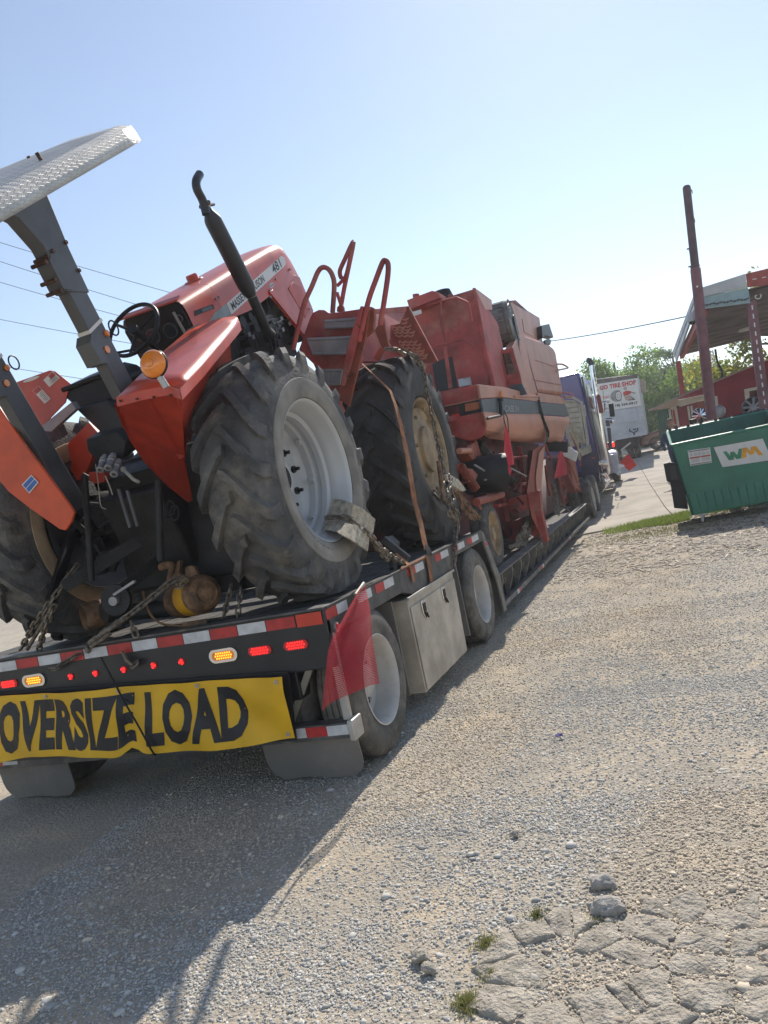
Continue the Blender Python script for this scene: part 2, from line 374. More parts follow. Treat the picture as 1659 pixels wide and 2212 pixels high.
_tc = {}
def text_pts(s, bold=.02, space=1.):
    key = (s, bold, space)
    if key not in _tc:
        cu = bpy.data.curves.new('text_tmp', 'FONT'); cu.body = s; cu.size = 1; cu.offset = bold; cu.extrude = 0; cu.space_character = space; cu.resolution_u = 3
        o = bpy.data.objects.new('text_tmp', cu); COL.objects.link(o); bpy.context.view_layer.update()
        me = bpy.data.meshes.new_from_object(o.evaluated_get(bpy.context.evaluated_depsgraph_get()))
        v = [tuple(q.co) for q in me.vertices]; f = [tuple(p.vertices) for p in me.polygons]
        bpy.data.objects.remove(o); bpy.data.curves.remove(cu); bpy.data.meshes.remove(me)
        xs = [q[0] for q in v]; ys = [q[1] for q in v]
        x0, x1, y0, y1 = min(xs), max(xs), min(ys), max(ys)
        _tc[key] = ([((q[0]-x0)/(x1-x0), (q[1]-y0)/(y1-y0)) for q in v], f)
    return _tc[key]
def text_quad(mb, s, fn, bold=.02, space=1.):
    """map the text's unit box through fn(u, v)"""
    uv, f = text_pts(s, bold, space)
    return mb.add([fn(u, v) for u, v in uv], f)
def quadfn(bl, br, tl, tr, off=(0, 0, 0)):
    bl, br, tl, tr, off = V3(bl), V3(br), V3(tl), V3(tr), V3(off)
    return lambda u, v: (bl*(1-u)+br*u)*(1-v)+(tl*(1-u)+tr*u)*v+off
def chain(path, L_=.09, r=.008, wid=.03, mb=None, jit=0):
    """interlocked links along a path"""
    mb = mb or MB(); path = [V3(p) for p in path]
    acc = [0]
    for a, b in zip(path, path[1:]): acc.append(acc[-1]+(b-a).length)
    tot = acc[-1]; step = L_*.72; n = max(1, int(tot/step)); last = None
    def at(s_):
        s_ = max(0, min(tot, s_))
        for i in range(len(path)-1):
            if s_ <= acc[i+1]: return path[i].lerp(path[i+1], (s_-acc[i])/max(1e-6, acc[i+1]-acc[i]))
        return path[-1]
    for k in range(n):
        c = at((k+.5)*step); d = (at((k+.5)*step+.02)-at((k+.5)*step-.02))
        if d.length < 1e-6: continue
        d.normalize(); u, w = perp(d); a = R(45) + (R(90) if k % 2 else 0) + rnd.uniform(-jit, jit); u2 = u*math.cos(a)+w*math.sin(a)
        pts = []
        hl = L_/2-wid/2
        for q in range(12):
            t = 2*math.pi*q/12; ct_, st_ = math.cos(t), math.sin(t)
            pts.append(c+d*(ct_*wid/2+(hl if ct_ > 0 else -hl))+u2*st_*wid/2)
        mb.tube(pts, r, 5, close=True)
    return mb
def sag(a, b, s, n=14):
    a, b = V3(a), V3(b); return [a.lerp(b, i/n)-V3((0, 0, s*4*(i/n)*(1-i/n))) for i in range(n+1)]
def smoothpath(pts, n=6):
    pts = [V3(p) for p in pts]; out = []
    for i in range(len(pts)-1):
        p0 = pts[max(i-1, 0)]; p1 = pts[i]; p2 = pts[i+1]; p3 = pts[min(i+2, len(pts)-1)]
        for k in range(n):
            t = k/n; out.append(.5*((2*p1)+(p2-p0)*t+(2*p0-5*p1+4*p2-p3)*t*t+(3*p1-p0-3*p2+p3)*t**3))
    return out+[pts[-1]]
def add_haze(dens, top):
    m = bpy.data.materials.new('haze_air'); m.use_nodes = True; n = m.node_tree.nodes; n.remove(n['Principled BSDF'])
    v = n.new('ShaderNodeVolumePrincipled'); v.inputs['Density'].default_value = dens; v.inputs['Color'].default_value = (.93, .95, 1, 1); v.inputs['Anisotropy'].default_value = .35
    m.node_tree.links.new(v.outputs[0], n['Material Output'].inputs['Volume']); K['haze'] = m
    obj('haze', MB().box(-400, 400, -90, 800, -1.2, top), 'haze', kind='stuff', smooth=0, label='thin bright summer haze')
def gz(x, y):
    return float(np.interp(y, [-60, 20, 27, 36, 60, 400], [0, 0, .35, 1.05, 2.0, 2.6]))

# ================================================================ GROUND
def build_ground():
    xs = np.concatenate([-np.geomspace(300, 6, 26), np.linspace(-5, 5, 41), np.geomspace(6, 300, 26)])
    ys = np.concatenate([np.linspace(-60, -2, 12), np.linspace(-1, 16, 60), np.linspace(16.5, 60, 50), np.geomspace(63, 700, 22)])
    mb = MB(); rows = []
    for y in ys:
        rows.append([(x, y, gz(x, y) + (noise.noise(V3((x*.6, y*.6, 0)))*.018 - .012)*(1 if y < 15.5 else 0) - (.03 if y > 16.2 and y < 62 and abs(x) < 30 else 0)) for x in xs])
    mb.grid(rows); g = struct('ground', mb, K['ground'], smooth=60); return g
build_ground()
def gnd(x, y): return gz(x, y) + (noise.noise(V3((x*.6, y*.6, 0)))*.018-.012 if y < 15.5 else 0)

def concrete():
    mb0 = MB().box(-30, 30, 17.2, 61, -.5, -.45); root = struct('concrete_apron', mb0, 'concrete', loc=(0, 17.2, -.5))
    # joints follow one long line from (-.26, 19) to (-1.85, 43), others beside it
    def jx(k, y): return -.26-(y-19)*.0663 + k*4.2
    ysp = [16.9, 20.2, 24.5, 29, 33.5, 38, 43, 50, 58]
    for a, b in zip(ysp, ysp[1:]):
        for k in range(-4, 6):
            rows = []
            for t in np.linspace(0, 1, 5):
                y = a+.012+(b-a-.024)*t; x0 = jx(k, y)+.012; x1 = jx(k+1, y)-.012
                y2 = [y + ((noise.noise(V3((x*1.3, 5, 0)))*.25 + .30*(x+2)*.28) if (a < 17 and t == 0) else 0) for x in (x0, x0+(x1-x0)*.25, (x0+x1)/2, x0+(x1-x0)*.75, x1)]
                rows.append([(x, yy, gz(x, yy)+.004) for x, yy in zip((x0, x0+(x1-x0)*.25, (x0+x1)/2, x0+(x1-x0)*.75, x1), y2)])
            obj('concrete_panel', MB().grid(rows, (0, 0, -.09)), 'concrete', root, smooth=30)
concrete()

def stones():
    """individual stones lying on the ground, denser in the bluish drifts: many low chips and fewer rounded ones"""
    rg = np.random.default_rng(5); ph = (1+5**.5)/2; iv = []
    for a in (-1, 1):
        for b in (-ph, ph): iv += [(0, a, b), (a, b, 0), (b, 0, a)]
    iv = np.array(iv)/math.sqrt(1+ph*ph); ifc = []
    for i in range(12):
        for j in range(i+1, 12):
            for k in range(j+1, 12):
                if max(np.linalg.norm(iv[a]-iv[b]) for a, b in ((i, j), (j, k), (i, k))) < 1.06:
                    n_ = np.cross(iv[j]-iv[i], iv[k]-iv[i]); ifc.append((i, j, k) if n_.dot(iv[i]) > 0 else (i, k, j))
    ov = np.array([(1, 0, 0), (-.5, .87, 0), (-.5, -.87, 0), (.6, .35, .75), (-.55, .3, .8), (0, -.6, .7)])*1.0
    ofc = [(0, 1, 3), (1, 4, 3), (1, 2, 4), (2, 5, 4), (2, 0, 5), (0, 3, 5), (3, 4, 5)]
    def lay(name, base, faces, bands, mats, labels, zs):
        out = ([], [])
        for y0, y1, n, (r0, r1) in bands:
            y = rg.uniform(y0, y1, n); xr = np.minimum(.4*y+.45, .105*y+.35); x = -3.6+(xr+3.6)*rg.random(n); r = r0+(r1-r0)*rg.random(n)**2.2
            for xx, yy, rr in zip(x.tolist(), y.tolist(), r.tolist()):
                d = noise.noise((xx*1.1+3, yy*1.1, 2))*.65+noise.noise((xx*4.5, yy*4.5, 9))*.35
                if rnd.random() > .38+.9/(1+math.exp(-(d+.08)*14)): continue
                out[1 if noise.noise((xx*.8, yy*.5, 20))+.3*rnd.random() > .10 else 0].append((xx, yy, rr, gnd(xx, yy)))
        for idx in (0, 1):
            A = np.array(out[idx]); n = len(A); nv = len(base)
            v = base[None]*(1+rg.uniform(-.42, .3, (n, nv, 1))); v = v*np.stack([rg.uniform(.8, 1.5, n), rg.uniform(.7, 1.1, n), rg.uniform(*zs, n)], 1)[:, None]*A[:, 2][:, None, None]
            bt = rg.uniform(-.3, .3, n); c, s = np.cos(bt)[:, None], np.sin(bt)[:, None]; y_, z_ = v[..., 1]*c-v[..., 2]*s, v[..., 1]*s+v[..., 2]*c
            al = rg.uniform(0, 6.28, n); c, s = np.cos(al)[:, None], np.sin(al)[:, None]; x_, y_ = v[..., 0]*c-y_*s, v[..., 0]*s+y_*c
            V = np.stack([x_+A[:, 0:1], y_+A[:, 1:2], z_+(A[:, 3]+A[:, 2]*.12)[:, None]], -1); fs = np.array(faces); F = (fs[None]+nv*np.arange(n)[:, None, None]).reshape(-1, 3)
            me = bpy.data.meshes.new(name); me.vertices.add(n*nv); me.vertices.foreach_set('co', V.reshape(-1)); nf = len(F)
            me.loops.add(nf*3); me.loops.foreach_set('vertex_index', F.reshape(-1)); me.polygons.add(nf)
            me.polygons.foreach_set('loop_start', np.arange(nf)*3); me.update(calc_edges=True); me.materials.append(K[mats[idx]])
            o = bpy.data.objects.new(name, me); COL.objects.link(o); o['kind'] = 'stuff'; o['label'] = labels[idx]
    lay('gravel', ov, ofc, [(1.3, 2.7, 46000, (.0025, .009)), (2.2, 3.8, 46000, (.003, .009)), (3.4, 5.6, 52000, (.0035, .0095)), (5.2, 8.2, 46000, (.0045, .010)), (8, 13, 26000, (.006, .012))], ('gravel', 'gravelb'),
        ('small tan stone chips covering the yard', 'small bluish stone chips lying in drifts over the yard'), (.45, .9))
    lay('gravel', iv, ifc, [(1.3, 3.2, 5000, (.006, .014)), (3, 6, 6000, (.006, .013)), (6, 11, 5000, (.007, .013)), (1.3, 4, 320, (.012, .024)), (4, 9, 260, (.011, .02))], ('gravel', 'gravelb'),
        ('larger loose tan stones scattered over the yard', 'larger loose bluish stones lying in drifts over the yard'), (.35, .7))
stones()

def rockmesh(c, rx, ry, rz, seed, sub=3):
    import bmesh
    bm = bmesh.new(); bmesh.ops.create_icosphere(bm, subdivisions=sub, radius=1)
    mb = MB(); vs = []
    for v in bm.verts:
        p = v.co; k = 1+.42*noise.noise(p*1.3+V3((seed, 0, 0)))+.16*noise.noise(p*3.3+V3((0, seed, 0)))+.05*noise.noise(p*9)
        q = V3((p.x*rx*k, p.y*ry*k, max(p.z, -.6)*rz*k)); vs.append(V3(c)+q)
    mb.add(vs, [tuple(v.index for v in f.verts) for f in bm.faces]); bm.free(); return mb
p = P(1299, 1895, Z=.03); obj('rock', rockmesh((p.x, p.y, .011), .052, .038, .028, 3), 'rock', label='pale angular rock, the farther of the two loose rocks', cat='rock', group='loose rocks beside the broken concrete', smooth=25)
p = P(1307, 1948, Z=.03); obj('rock', rockmesh((p.x, p.y, .013), .062, .045, .032, 8), 'rock', label='pale flat-topped rock, the nearer of the two loose rocks', cat='rock', group='loose rocks beside the broken concrete', smooth=25)
for i, (x, y, s_, t_) in enumerate(((905, 2060, .036, 'knobbly rock at the left end of the broken concrete'), (925, 2085, .03, 'smaller knobbly rock just in front of the left one'), (1110, 1795, .022, 'small dark stone on bare dirt'))):
    p = P(x, y, Z=.02); obj('rock', rockmesh((p.x, p.y, .008), s_, s_*.8, s_*.6, 20+i), 'brick', label=t_, cat='rock', smooth=25)
p = P(1310, 1860-30, Z=.02)

def broken():
    """a worn edge of old concrete, cracked into separate lumps"""
    mb0 = MB().box(-1.6, .9, 1.0, 2.75, -.06, -.05); root = struct('broken_concrete_strip', mb0, 'brick', loc=(-.3, 1.9, -.06))
    rg = random.Random(11)
    # jittered hexagon-like cells, edge runs from (960,2060) up to (1659,1900) in the photograph
    pts = []
    a = P(960, 2075, Z=0); b = P(1240, 1950, Z=0); c = P(1659, 1890, Z=0); d = P(930, 2212, Z=0)
    step = .15; nx, ny = 20, 14
    def J(i, j):
        rr = random.Random(i*131+j*977); return (-1.75+i*step+rr.uniform(-.55, .55)*step+(j % 2)*step/2, 1.2+j*step*.85+rr.uniform(-.55, .55)*step)
    def inside(x, y):
        if x < -1.05: return False
        lim = np.interp(x, [a.x, b.x, c.x, 1.5], [a.y, b.y, c.y, c.y+.2]); return y < lim-.02 and x > d.x+(y-d.y)*.2
    sites = {(i, j): J(i, j) for i in range(nx) for j in range(ny)}
    for i in range(1, nx-1):
        for j in range(1, ny-1):
            if rnd.random() < .16: continue
            x, y = sites[(i, j)]
            if not inside(x, y): continue
            poly = [(x-.14, y-.14), (x+.14, y-.14), (x+.14, y+.14), (x-.14, y+.14)]
            for di in (-2, -1, 0, 1, 2):
                for dj in (-2, -1, 0, 1, 2):
                    if (di or dj) and (i+di, j+dj) in sites:
                        sx, sy = sites[(i+di, j+dj)]; mx, my = (x+sx)/2, (y+sy)/2; nx_, ny_ = sx-x, sy-y
                        L_ = math.hypot(nx_, ny_); gap = .001+.008*rnd.random()**2; out = []
                        f = lambda p: (p[0]-mx)*nx_/L_+(p[1]-my)*ny_/L_+gap
                        for k in range(len(poly)):
                            p0, p1 = poly[k], poly[(k+1) % len(poly)]; f0, f1 = f(p0), f(p1)
                            if f0 <= 0: out.append(p0)
                            if f0*f1 < 0: t = f0/(f0-f1); out.append((p0[0]+(p1[0]-p0[0])*t, p0[1]+(p1[1]-p0[1])*t))
                        poly = out
                        if len(poly) < 3: break
                if len(poly) < 3: break
            if len(poly) < 3: continue
            # roughened outline and uneven top
            ring = []
            for k in range(len(poly)):
                p0, p1 = V3((*poly[k], 0)), V3((*poly[(k+1) % len(poly)], 0)); m_ = max(1, int((p1-p0).length/.014))
                for t in range(m_): ring.append(p0.lerp(p1, t/m_))
            ctr = V3((x, y, 0)); h = .003+.007*rg.random(); tilt = (rg.uniform(-.05, .05), rg.uniform(-.05, .05))
            mb = MB(); vs = []; n = len(ring)
            for rad, hz in ((1.0, -.03), (.97, -.1), (.86, .6), (.70, .95), (.5, 1.05), (.25, 1.1)):
                for q in ring:
                    k = rad+(.22*noise.noise(q*24)+.06*noise.noise(q*80) if rad > .8 else .1*noise.noise(q*30)); w = ctr+(q-ctr)*k
                    z = h*hz+noise.noise(w*16)*.012*max(0, hz)+noise.noise(w*50)*.006*max(0, hz)+noise.noise(w*110)*.003*max(0, hz)+(w.x-x)*tilt[0]+(w.y-y)*tilt[1]
                    if rad == 1.0: z = -.012
                    vs.append((w.x, w.y, z))
            vs.append((x, y, h*1.1)); fsx = []
            for a_ in range(5): fsx += [(a_*n+k, a_*n+(k+1) % n, (a_+1)*n+(k+1) % n, (a_+1)*n+k) for k in range(n)]
            fsx += [(5*n+k, 5*n+(k+1) % n, 6*n) for k in range(n)]
            mb.add(vs, fsx); obj('concrete_lump', mb, 'brick', root, smooth=50)
broken()

def blades(name, region, n, h, m, label, w=.004, lean=.5):
    mb = MB()
    for _ in range(n):
        x, y = region(); z = gnd(x, y); a = rnd.uniform(0, 6.28); hh = h*rnd.uniform(.4, 1.15); b = rnd.uniform(0, 6.28)
        dx, dy = math.cos(a)*w, math.sin(a)*w; lx, ly = math.cos(b)*hh*lean*rnd.random(), math.sin(b)*hh*lean*rnd.random()
        mb.add([(x-dx, y-dy, z), (x+dx, y+dy, z), (x+dx*.6+lx*.4, y+dy*.6+ly*.4, z+hh*.6), (x-dx*.6+lx*.4, y-dy*.6+ly*.4, z+hh*.6), (x+lx, y+ly, z+hh)], [(0, 1, 2, 3), (3, 2, 4)])
    return obj(name, mb, m, kind='stuff', label=label, smooth=0, loc=(0, 0, 0))
def blob(px, py, rx, ry):
    c = P(px, py, Z=0)
    def f():
        a, r = rnd.uniform(0, 6.28), abs(rnd.gauss(0, .5)); return c.x+rx*r*math.cos(a), c.y+ry*r*math.sin(a)
    return f
def verge():
    while True:
        x = rnd.uniform(-1.6, 3.5); y = rnd.uniform(15.0, 18.4)
        e = 16.9+.3*(x+2)*.28*3.6
        if y < min(18.6, e) and y > (15.9 if x < .15 else 16.6)+.25*noise.noise(V3((x*2, 0, 0))) and rnd.random() < (x+1.7)*.8: return x, y
blades('grass', verge, 19000, .09, 'grass', 'strip of bright green grass along the concrete edge by the green dumpster', .006, .8)
blades('dry_grass', lambda: (rnd.gauss(-.5, .6), rnd.gauss(14.9, .45)), 1600, .045, 'dry', 'thin dry grass in the dirt in front of the concrete edge', .005, 1)
for px, py, n, h, m, l in ((1050, 2035, 380, .022, 'weed', 'green weed tuft at the left edge of the broken concrete'), (1010, 2165, 900, .023, 'weed', 'yellowish grass patch at the bottom left edge of the broken concrete'), (1060, 2100, 380, .02, 'weed', 'low green grass growing in a crack of the broken concrete'), (1285, 1990, 130, .02, 'dry', 'small dry tuft just in front of the two rocks'), (1160, 1975, 160, .025, 'dry', 'sparse dry tuft left of the two rocks')):
    blades('grass_tuft', blob(px, py, .10 if n > 1000 else .055, .08 if n > 1000 else .06), n, h, m, l, .0018, .9)
def chipsf():
    mb = MB()
    for _ in range(2600):
        x = rnd.uniform(-1.9, 2.2); y = rnd.uniform(10.5, 17.2)
        if y > 16.6+(x+2)*.25: continue
        a = rnd.uniform(0, 3.14); l_ = rnd.uniform(.01, .05)*(2 if rnd.random() < .03 else 1); w = rnd.uniform(.004, .011); z = gnd(x, y)+.006
        mb.obox((x, y, z), (math.cos(a)*l_, math.sin(a)*l_, rnd.uniform(-.004, .006)), (-math.sin(a)*w, math.cos(a)*w, 0), (0, 0, .004))
    obj('wood_chips', mb, 'chips', kind='stuff', label='bark and wood chips strewn over the dirt before the concrete', smooth=0, loc=(0, 0, 0))
chipsf()

# ================================================================ LOWBOY TRAILER
XR, XL, DZ = -2.03, -5.15, 1.09
tr = thing('lowboy_trailer', 'long black lowboy trailer with lit rear lights, carrying the tractor and the combine', 'trailer', (-3.35, 4.0, 0))
def strip_run(p, q, n, h, off, nrm, first=0, parent=tr, mats=('taper', 'tapew')):
    """alternating red and white reflective pieces from p to q"""
    p, q, nrm = V3(p), V3(q), V3(nrm)
    for i in range(n):
        a, b = p.lerp(q, i/n+.001), p.lerp(q, (i+1)/n-.001); d = (b-a)
        jit = rnd.uniform(-.002, .002)
        mb = MB().slab([a+V3((0, 0, jit)), b+V3((0, 0, jit)), b+V3((0, 0, jit-h)), a+V3((0, 0, jit-h))], nrm*off)
        obj('reflective_strip', mb, mats[(i+first) % 2], parent)
# deck: plates with thickness, planks on the deck
obj('deck', MB().box(XL+.03, XR-.03, 4.06, 8.05, DZ-.1, DZ-.045), 'blackdust', tr)
for i in range(11):
    x0 = XL+.05+i*.2755
    obj('deck_plank', MB().box(x0, x0+.268, 4.12, 8.0, DZ-.044, DZ-rnd.uniform(.004, .010)), 'wood', tr, bevel=.004)
# rear face
YB = 4.0
obj('rear_bulkhead', MB().box(XL, XR, YB, YB+.05, .735, DZ-.003).box(XL+.05, XR-.3, YB+.05, YB+.6, .55, .74), 'black', tr, bevel=.006)
obj('rear_cap', MB().box(XL-.004, XR+.004, YB-.02, YB+.10, DZ-.003, DZ+.012), 'blackdust', tr, bevel=.003)
strip_run((XR-.20-14*.2042, YB-.003, DZ-.018), (XR-.20, YB-.003, DZ-.018), 14, .066, .002, (0, -1, 0), 1)
obj('orange_reflector', MB().slab([(XR-.19, YB-.004, DZ-.012), (XR-.02, YB-.004, DZ-.012), (XR-.02, YB-.004, DZ-.088), (XR-.19, YB-.004, DZ-.088)], (0, -.003, 0)), 'tapeo', tr)
def led_oval(x, z, amber, bezel):
    W_, H_ = .082, .028
    def stad(w, h, y): return [V3((x+(w-h)*(1 if math.cos(t) > 0 else -1)+h*math.cos(t), y, z+h*math.sin(t))) for t in [2*math.pi*k/20 for k in range(20)]]
    l_ = obj('marker_light', MB().slab(stad(W_, H_, YB-.002), (0, -.008, 0)), 'lensa' if amber else 'lensr', tr)
    if bezel:
        a, b = stad(W_+.022, H_+.016, YB-.001), stad(W_, H_, YB-.001); mb = MB(); n = 20
        vs = a+b+[q+V3((0, -.012, 0)) for q in a]+[q+V3((0, -.012, 0)) for q in b]
        mb.add(vs, [f for i in range(n) for f in ((i+2*n, (i+1) % n+2*n, (i+1) % n+3*n, i+3*n), (i, (i+1) % n, (i+1) % n+2*n, i+2*n), (i+n, i+3*n, (i+1) % n+3*n, (i+1) % n+n))])
        obj('chrome_bezel', mb, 'chrome', l_)
    d = MB()
    for r_, n_ in ((.016, 7), (0, 8), (-.016, 7)):
        for k in range(n_): d.sph((x+(k-(n_-1)/2)*.0165, YB-.011, z+r_), .0062, 6)
    obj('led_cluster', d, 'leda' if amber else 'ledr', l_)
def px_rear(x, y): q = P(x, y, Y=YB); return q.x, q.z
for (x, y, am, bz) in ((20, 1477, 0, 0), (75, 1469, 1, 1), (484, 1415, 1, 1), (562, 1405, 0, 0), (640, 1393, 0, 0)): led_oval(*px_rear(x, y), am, bz)
for k, (x, y) in enumerate(((154, 1461), (207, 1454), (268, 1446), (333, 1437), (393, 1429))):
    X_, Z_ = px_rear(x, y); a0 = rnd.uniform(0, 6)
    l_ = obj('marker_light', MB().cyl((X_, YB, Z_), (X_, YB-.008, Z_), .023, 14), 'lensr', tr)
    d = MB()
    for q in range(3): d.sph((X_+.011*math.cos(a0+q*2.09), YB-.01, Z_+.011*math.sin(a0+q*2.09)), .0085, 8)
    obj('led_cluster', d, 'ledr', l_)
# lower bumper, uprights, mudflaps
obj('bumper', MB().box(XL+.02, XR-.01, YB+.02, YB+.12, .300, .395), 'blackdust', tr, bevel=.005)
obj('bumper_end', MB().box(XR-.009, XR+.03, YB, YB+.14, .285, .41), 'alu', tr, bevel=.008)
obj('bumper_end', MB().box(XL-.02, XL+.019, YB, YB+.14, .285, .41), 'alu', tr, bevel=.008)
strip_run((XR-.44, YB+.017, .385), (XR-.012, YB+.017, .385), 3, .06, .002, (0, -1, 0), 1)
strip_run((XL+.03, YB+.017, .385), (XL+.46, YB+.017, .385), 3, .06, .002, (0, -1, 0), 1)
obj('corner_post', MB().box(XR-.05, XR-.002, YB+.051, YB+.09, .40, DZ-.11), 'alu', tr, bevel=.004)
obj('corner_post', MB().box(XL+.002, XL+.05, YB+.051, YB+.09, .40, DZ-.11), 'alu', tr, bevel=.004)
obj('bumper_brace', MB().beam((XR-.42, YB+.09, .42), (XR-.22, YB+.09, .73), .02, .04), 'slat', tr)
for xa, xb in ((XR-.70, XR-.02), (XL+.12, XL+.81)):
    rows = []; 
    for j in range(9):
        t = j/8; z = .36-.345*t
        ins = 0 if t < .6 else (1-math.sqrt(max(0, 1-((t-.6)/.4)**2)))*.09
        rows.append([(xa+ins+(xb-xa-2*ins)*i/10, YB+.13+.02*math.sin(i*.55)+.05*t*t, z) for i in range(11)])
    obj('mudflap', MB().grid(rows, (0, .012, 0)), 'flap', tr)
# side frame
side = MB()
side.slab([(XR, YB+.001, DZ-.004), (XR, 5.33, DZ-.004), (XR, 5.33, .93), (XR, YB+.001, .93)], (-.04, 0, 0))
side.slab([(XR, 5.33, DZ-.004), (XR, 8.07, DZ-.004), (XR, 8.07, .98), (XR, 6.9, .98), (XR, 6.85, .89), (XR, 5.56, .87), (XR, 5.33, .93)], (-.04, 0, 0))
obj('side_rail', side, 'blackdust', tr, bevel=.004)
obj('side_rail', MB().box(XL, XL+.04, YB+.001, 8.07, .9, DZ-.004), 'blackdust', tr, bevel=.004)
obj('side_angle', MB().box(XR-.005, XR+.012, YB+.02, 8.05, DZ-.001, DZ+.009), 'blackdust', tr)
q0, q1 = P(694, 1326, X=XR), P(865, 1230, X=XR)
Zs = DZ-.012
yy = 4.02
for i, (a, b, m) in enumerate(((4.01, 4.17, 'taper'), (4.17, 4.33, 'tapew'), (4.50, 4.62, 'tapew'), (4.62, 4.75, 'tapew'), (4.83, 5.0, 'taper'), (5.0, 5.2, 'tapew'), (5.52, 5.72, 'taper'), (5.72, 5.94, 'tapew'), (6.28, 6.46, 'taper'), (6.46, 6.7, 'tapew'), (6.85, 7.05, 'taper'), (7.05, 7.3, 'tapew'), (7.42, 7.62, 'taper'), (7.62, 7.9, 'tapew'))):
    obj('reflective_strip', MB().slab([(XR+.001, a, Zs), (XR+.001, b, Zs), (XR+.001, b, Zs-.062), (XR+.001, a, Zs-.062)], (.002, 0, 0)), m, tr)
sl = obj('side_light', MB().cyl((XR, 4.11, .955), (XR+.012, 4.11, .955), .03, 18), 'alu', tr)
obj('lens', MB().sph((XR+.012, 4.11, .955), .021, 12, sx=.6), 'lensr', sl)
sl = obj('side_light', MB().cyl((XR, 8.16, .93), (XR+.012, 8.16, .93), .035, 18), 'alu', tr)
obj('lens', MB().sph((XR+.012, 8.16, .93), .024, 12, sx=.6), 'lensr', sl)
# frame beams, axles
obj('main_beam', MB().box(-3.9, -3.8, 4.3, 8.2, .55, .98), 'black', tr)
obj('main_beam', MB().box(-2.9, -2.8, 4.3, 8.2, .55, .98), 'black', tr)
for y in (4.60, 7.56): obj('axle', MB().cyl((-4.4, y, .485), (-2.3, y, .485), .065, 16), 'iron', tr)
for y in (5.0, 6.0, 7.0): obj('air_tank', MB().cyl((-3.7, y, .62), (-3.0, y, .62), .1, 16), 'iron', tr)
# toolbox between the axles
tb = obj('toolbox', MB().slab([(XR+.015, 5.36, .865), (XR+.015, 6.66, .875), (XR+.015, 6.60, .135), (XR+.015, 5.36, .145)], (-.5, 0, 0)), 'toolbox', tr, bevel=.008)
obj('toolbox_lid', MB().slab([(XR+.019, 5.375, .80), (XR+.019, 6.645, .81), (XR+.019, 6.585, .15), (XR+.019, 5.375, .16)], (.006, 0, 0)), 'toolbox', tb, bevel=.003)
obj('toolbox_edge', MB().slab([(XR+.018, 5.35, .88), (XR+.018, 6.67, .888), (XR+.018, 6.67, .868), (XR+.018, 5.35, .86)], (.016, 0, 0)), 'alu', tb)
for y in (5.66, 6.24):
    lt = obj('latch', MB().slab([(XR+.027, y-.055, .80), (XR+.027, y+.055, .80), (XR+.027, y+.055, .70), (XR+.027, y, .65), (XR+.027, y-.055, .70)], (.008, 0, 0)), 'chrome', tb, bevel=.002)
    obj('latch_handle', MB().slab([(XR+.036, y-.03, .78), (XR+.036, y+.03, .78), (XR+.036, y+.03, .72), (XR+.036, y, .68), (XR+.036, y-.03, .72)], (.003, 0, 0)).beam((XR+.042, y, .70), (XR+.042, y+.03, .655), .014, .01), 'iron', lt)
# inner fender boards round the wheels
for y0, y1 in ((5.14, 5.16), (6.95, 6.98)): obj('fender_board', MB().box(XR-.62, XR-.03, y0, y1, .2, .9), 'flap', tr)
# front fender / gooseneck slope after the second axle
fp = [(XR+.004, 8.075, DZ), (XR+.004, 8.16, DZ-.03), (XR+.004, 8.52, .50), (XR+.004, 8.50, .12), (XR+.004, 8.36, .12), (XR+.004, 8.34, .48), (XR+.004, 8.08, .94)]
obj('fender_plate', MB().slab(fp, (-.02, 0, 0)), 'frame', tr)
obj('fender_back', MB().slab([(XR-.017, 8.10, 1.05), (XR-.017, 8.52, .49), (XR-.6, 8.52, .49), (XR-.6, 8.10, 1.05)], (0, .02, .01)), 'blackdust', tr)
obj('fender_foot', MB().slab([(XR, 8.50, .5), (XR-.5, 8.50, .5), (XR-.5, 8.50, .10), (XR, 8.50, .10)], (0, .015, 0)), 'flap', tr)
# low deck with outriggers
LZ = .50
obj('low_deck', MB().box(XL+.05, XR-.18, 8.53, 18.9, LZ-.10, LZ-.035), 'blackdust', tr)
for i in range(9):
    for a, b in ((8.55, 13.6), (13.62, 18.85)):
        x0 = XL+.08+i*.312; obj('deck_plank', MB().box(x0, x0+.304, a, b, LZ-.034, LZ+rnd.uniform(-.006, .004)), 'wood', tr, bevel=.004)
obj('low_side_beam', MB().box(XR-.20, XR-.17, 8.53, 19.0, .14, LZ+.004), 'black', tr, bevel=.004)
obj('deck_edge_plate', MB().box(XR-.19, XR-.02, 8.53, 19.0, LZ+.006, LZ+.02), 'frame', tr)
obj('low_flange', MB().box(XR-.19, XR-.036, 8.53, 19, .13, .15), 'frame', tr)
obj('edge_channel', MB().box(XR-.035, XR-.012, 8.56, 19.0, .145, .20), 'frame', tr)
br = MB()
for k in range(17):
    y = 8.75+k*.62
    obj('outrigger', MB().slab([(XR-.166, y, LZ), (XR-.03, y, LZ), (XR-.035, y, .40), (XR-.13, y, .17), (XR-.166, y, .17)], (0, .05, 0)), 'frame', tr)
    if k < 12: obj('tie_ring', MB().tube([(XR-.10+.05*math.cos(t), y+.2, .40+.05*math.sin(t)) for t in np.linspace(0, 6.28, 13)[:-1]], .009, 6, close=True), 'chain', tr)
for y, m in ((9.3, 'tapew'), (9.42, 'taper'), (11.2, 'taper'), (11.35, 'tapew'), (14.6, 'taper'), (14.8, 'tapew')): obj('reflective_strip', MB().box(XR-.01, XR-.006, y, y+.12, .145, .198), m, tr)
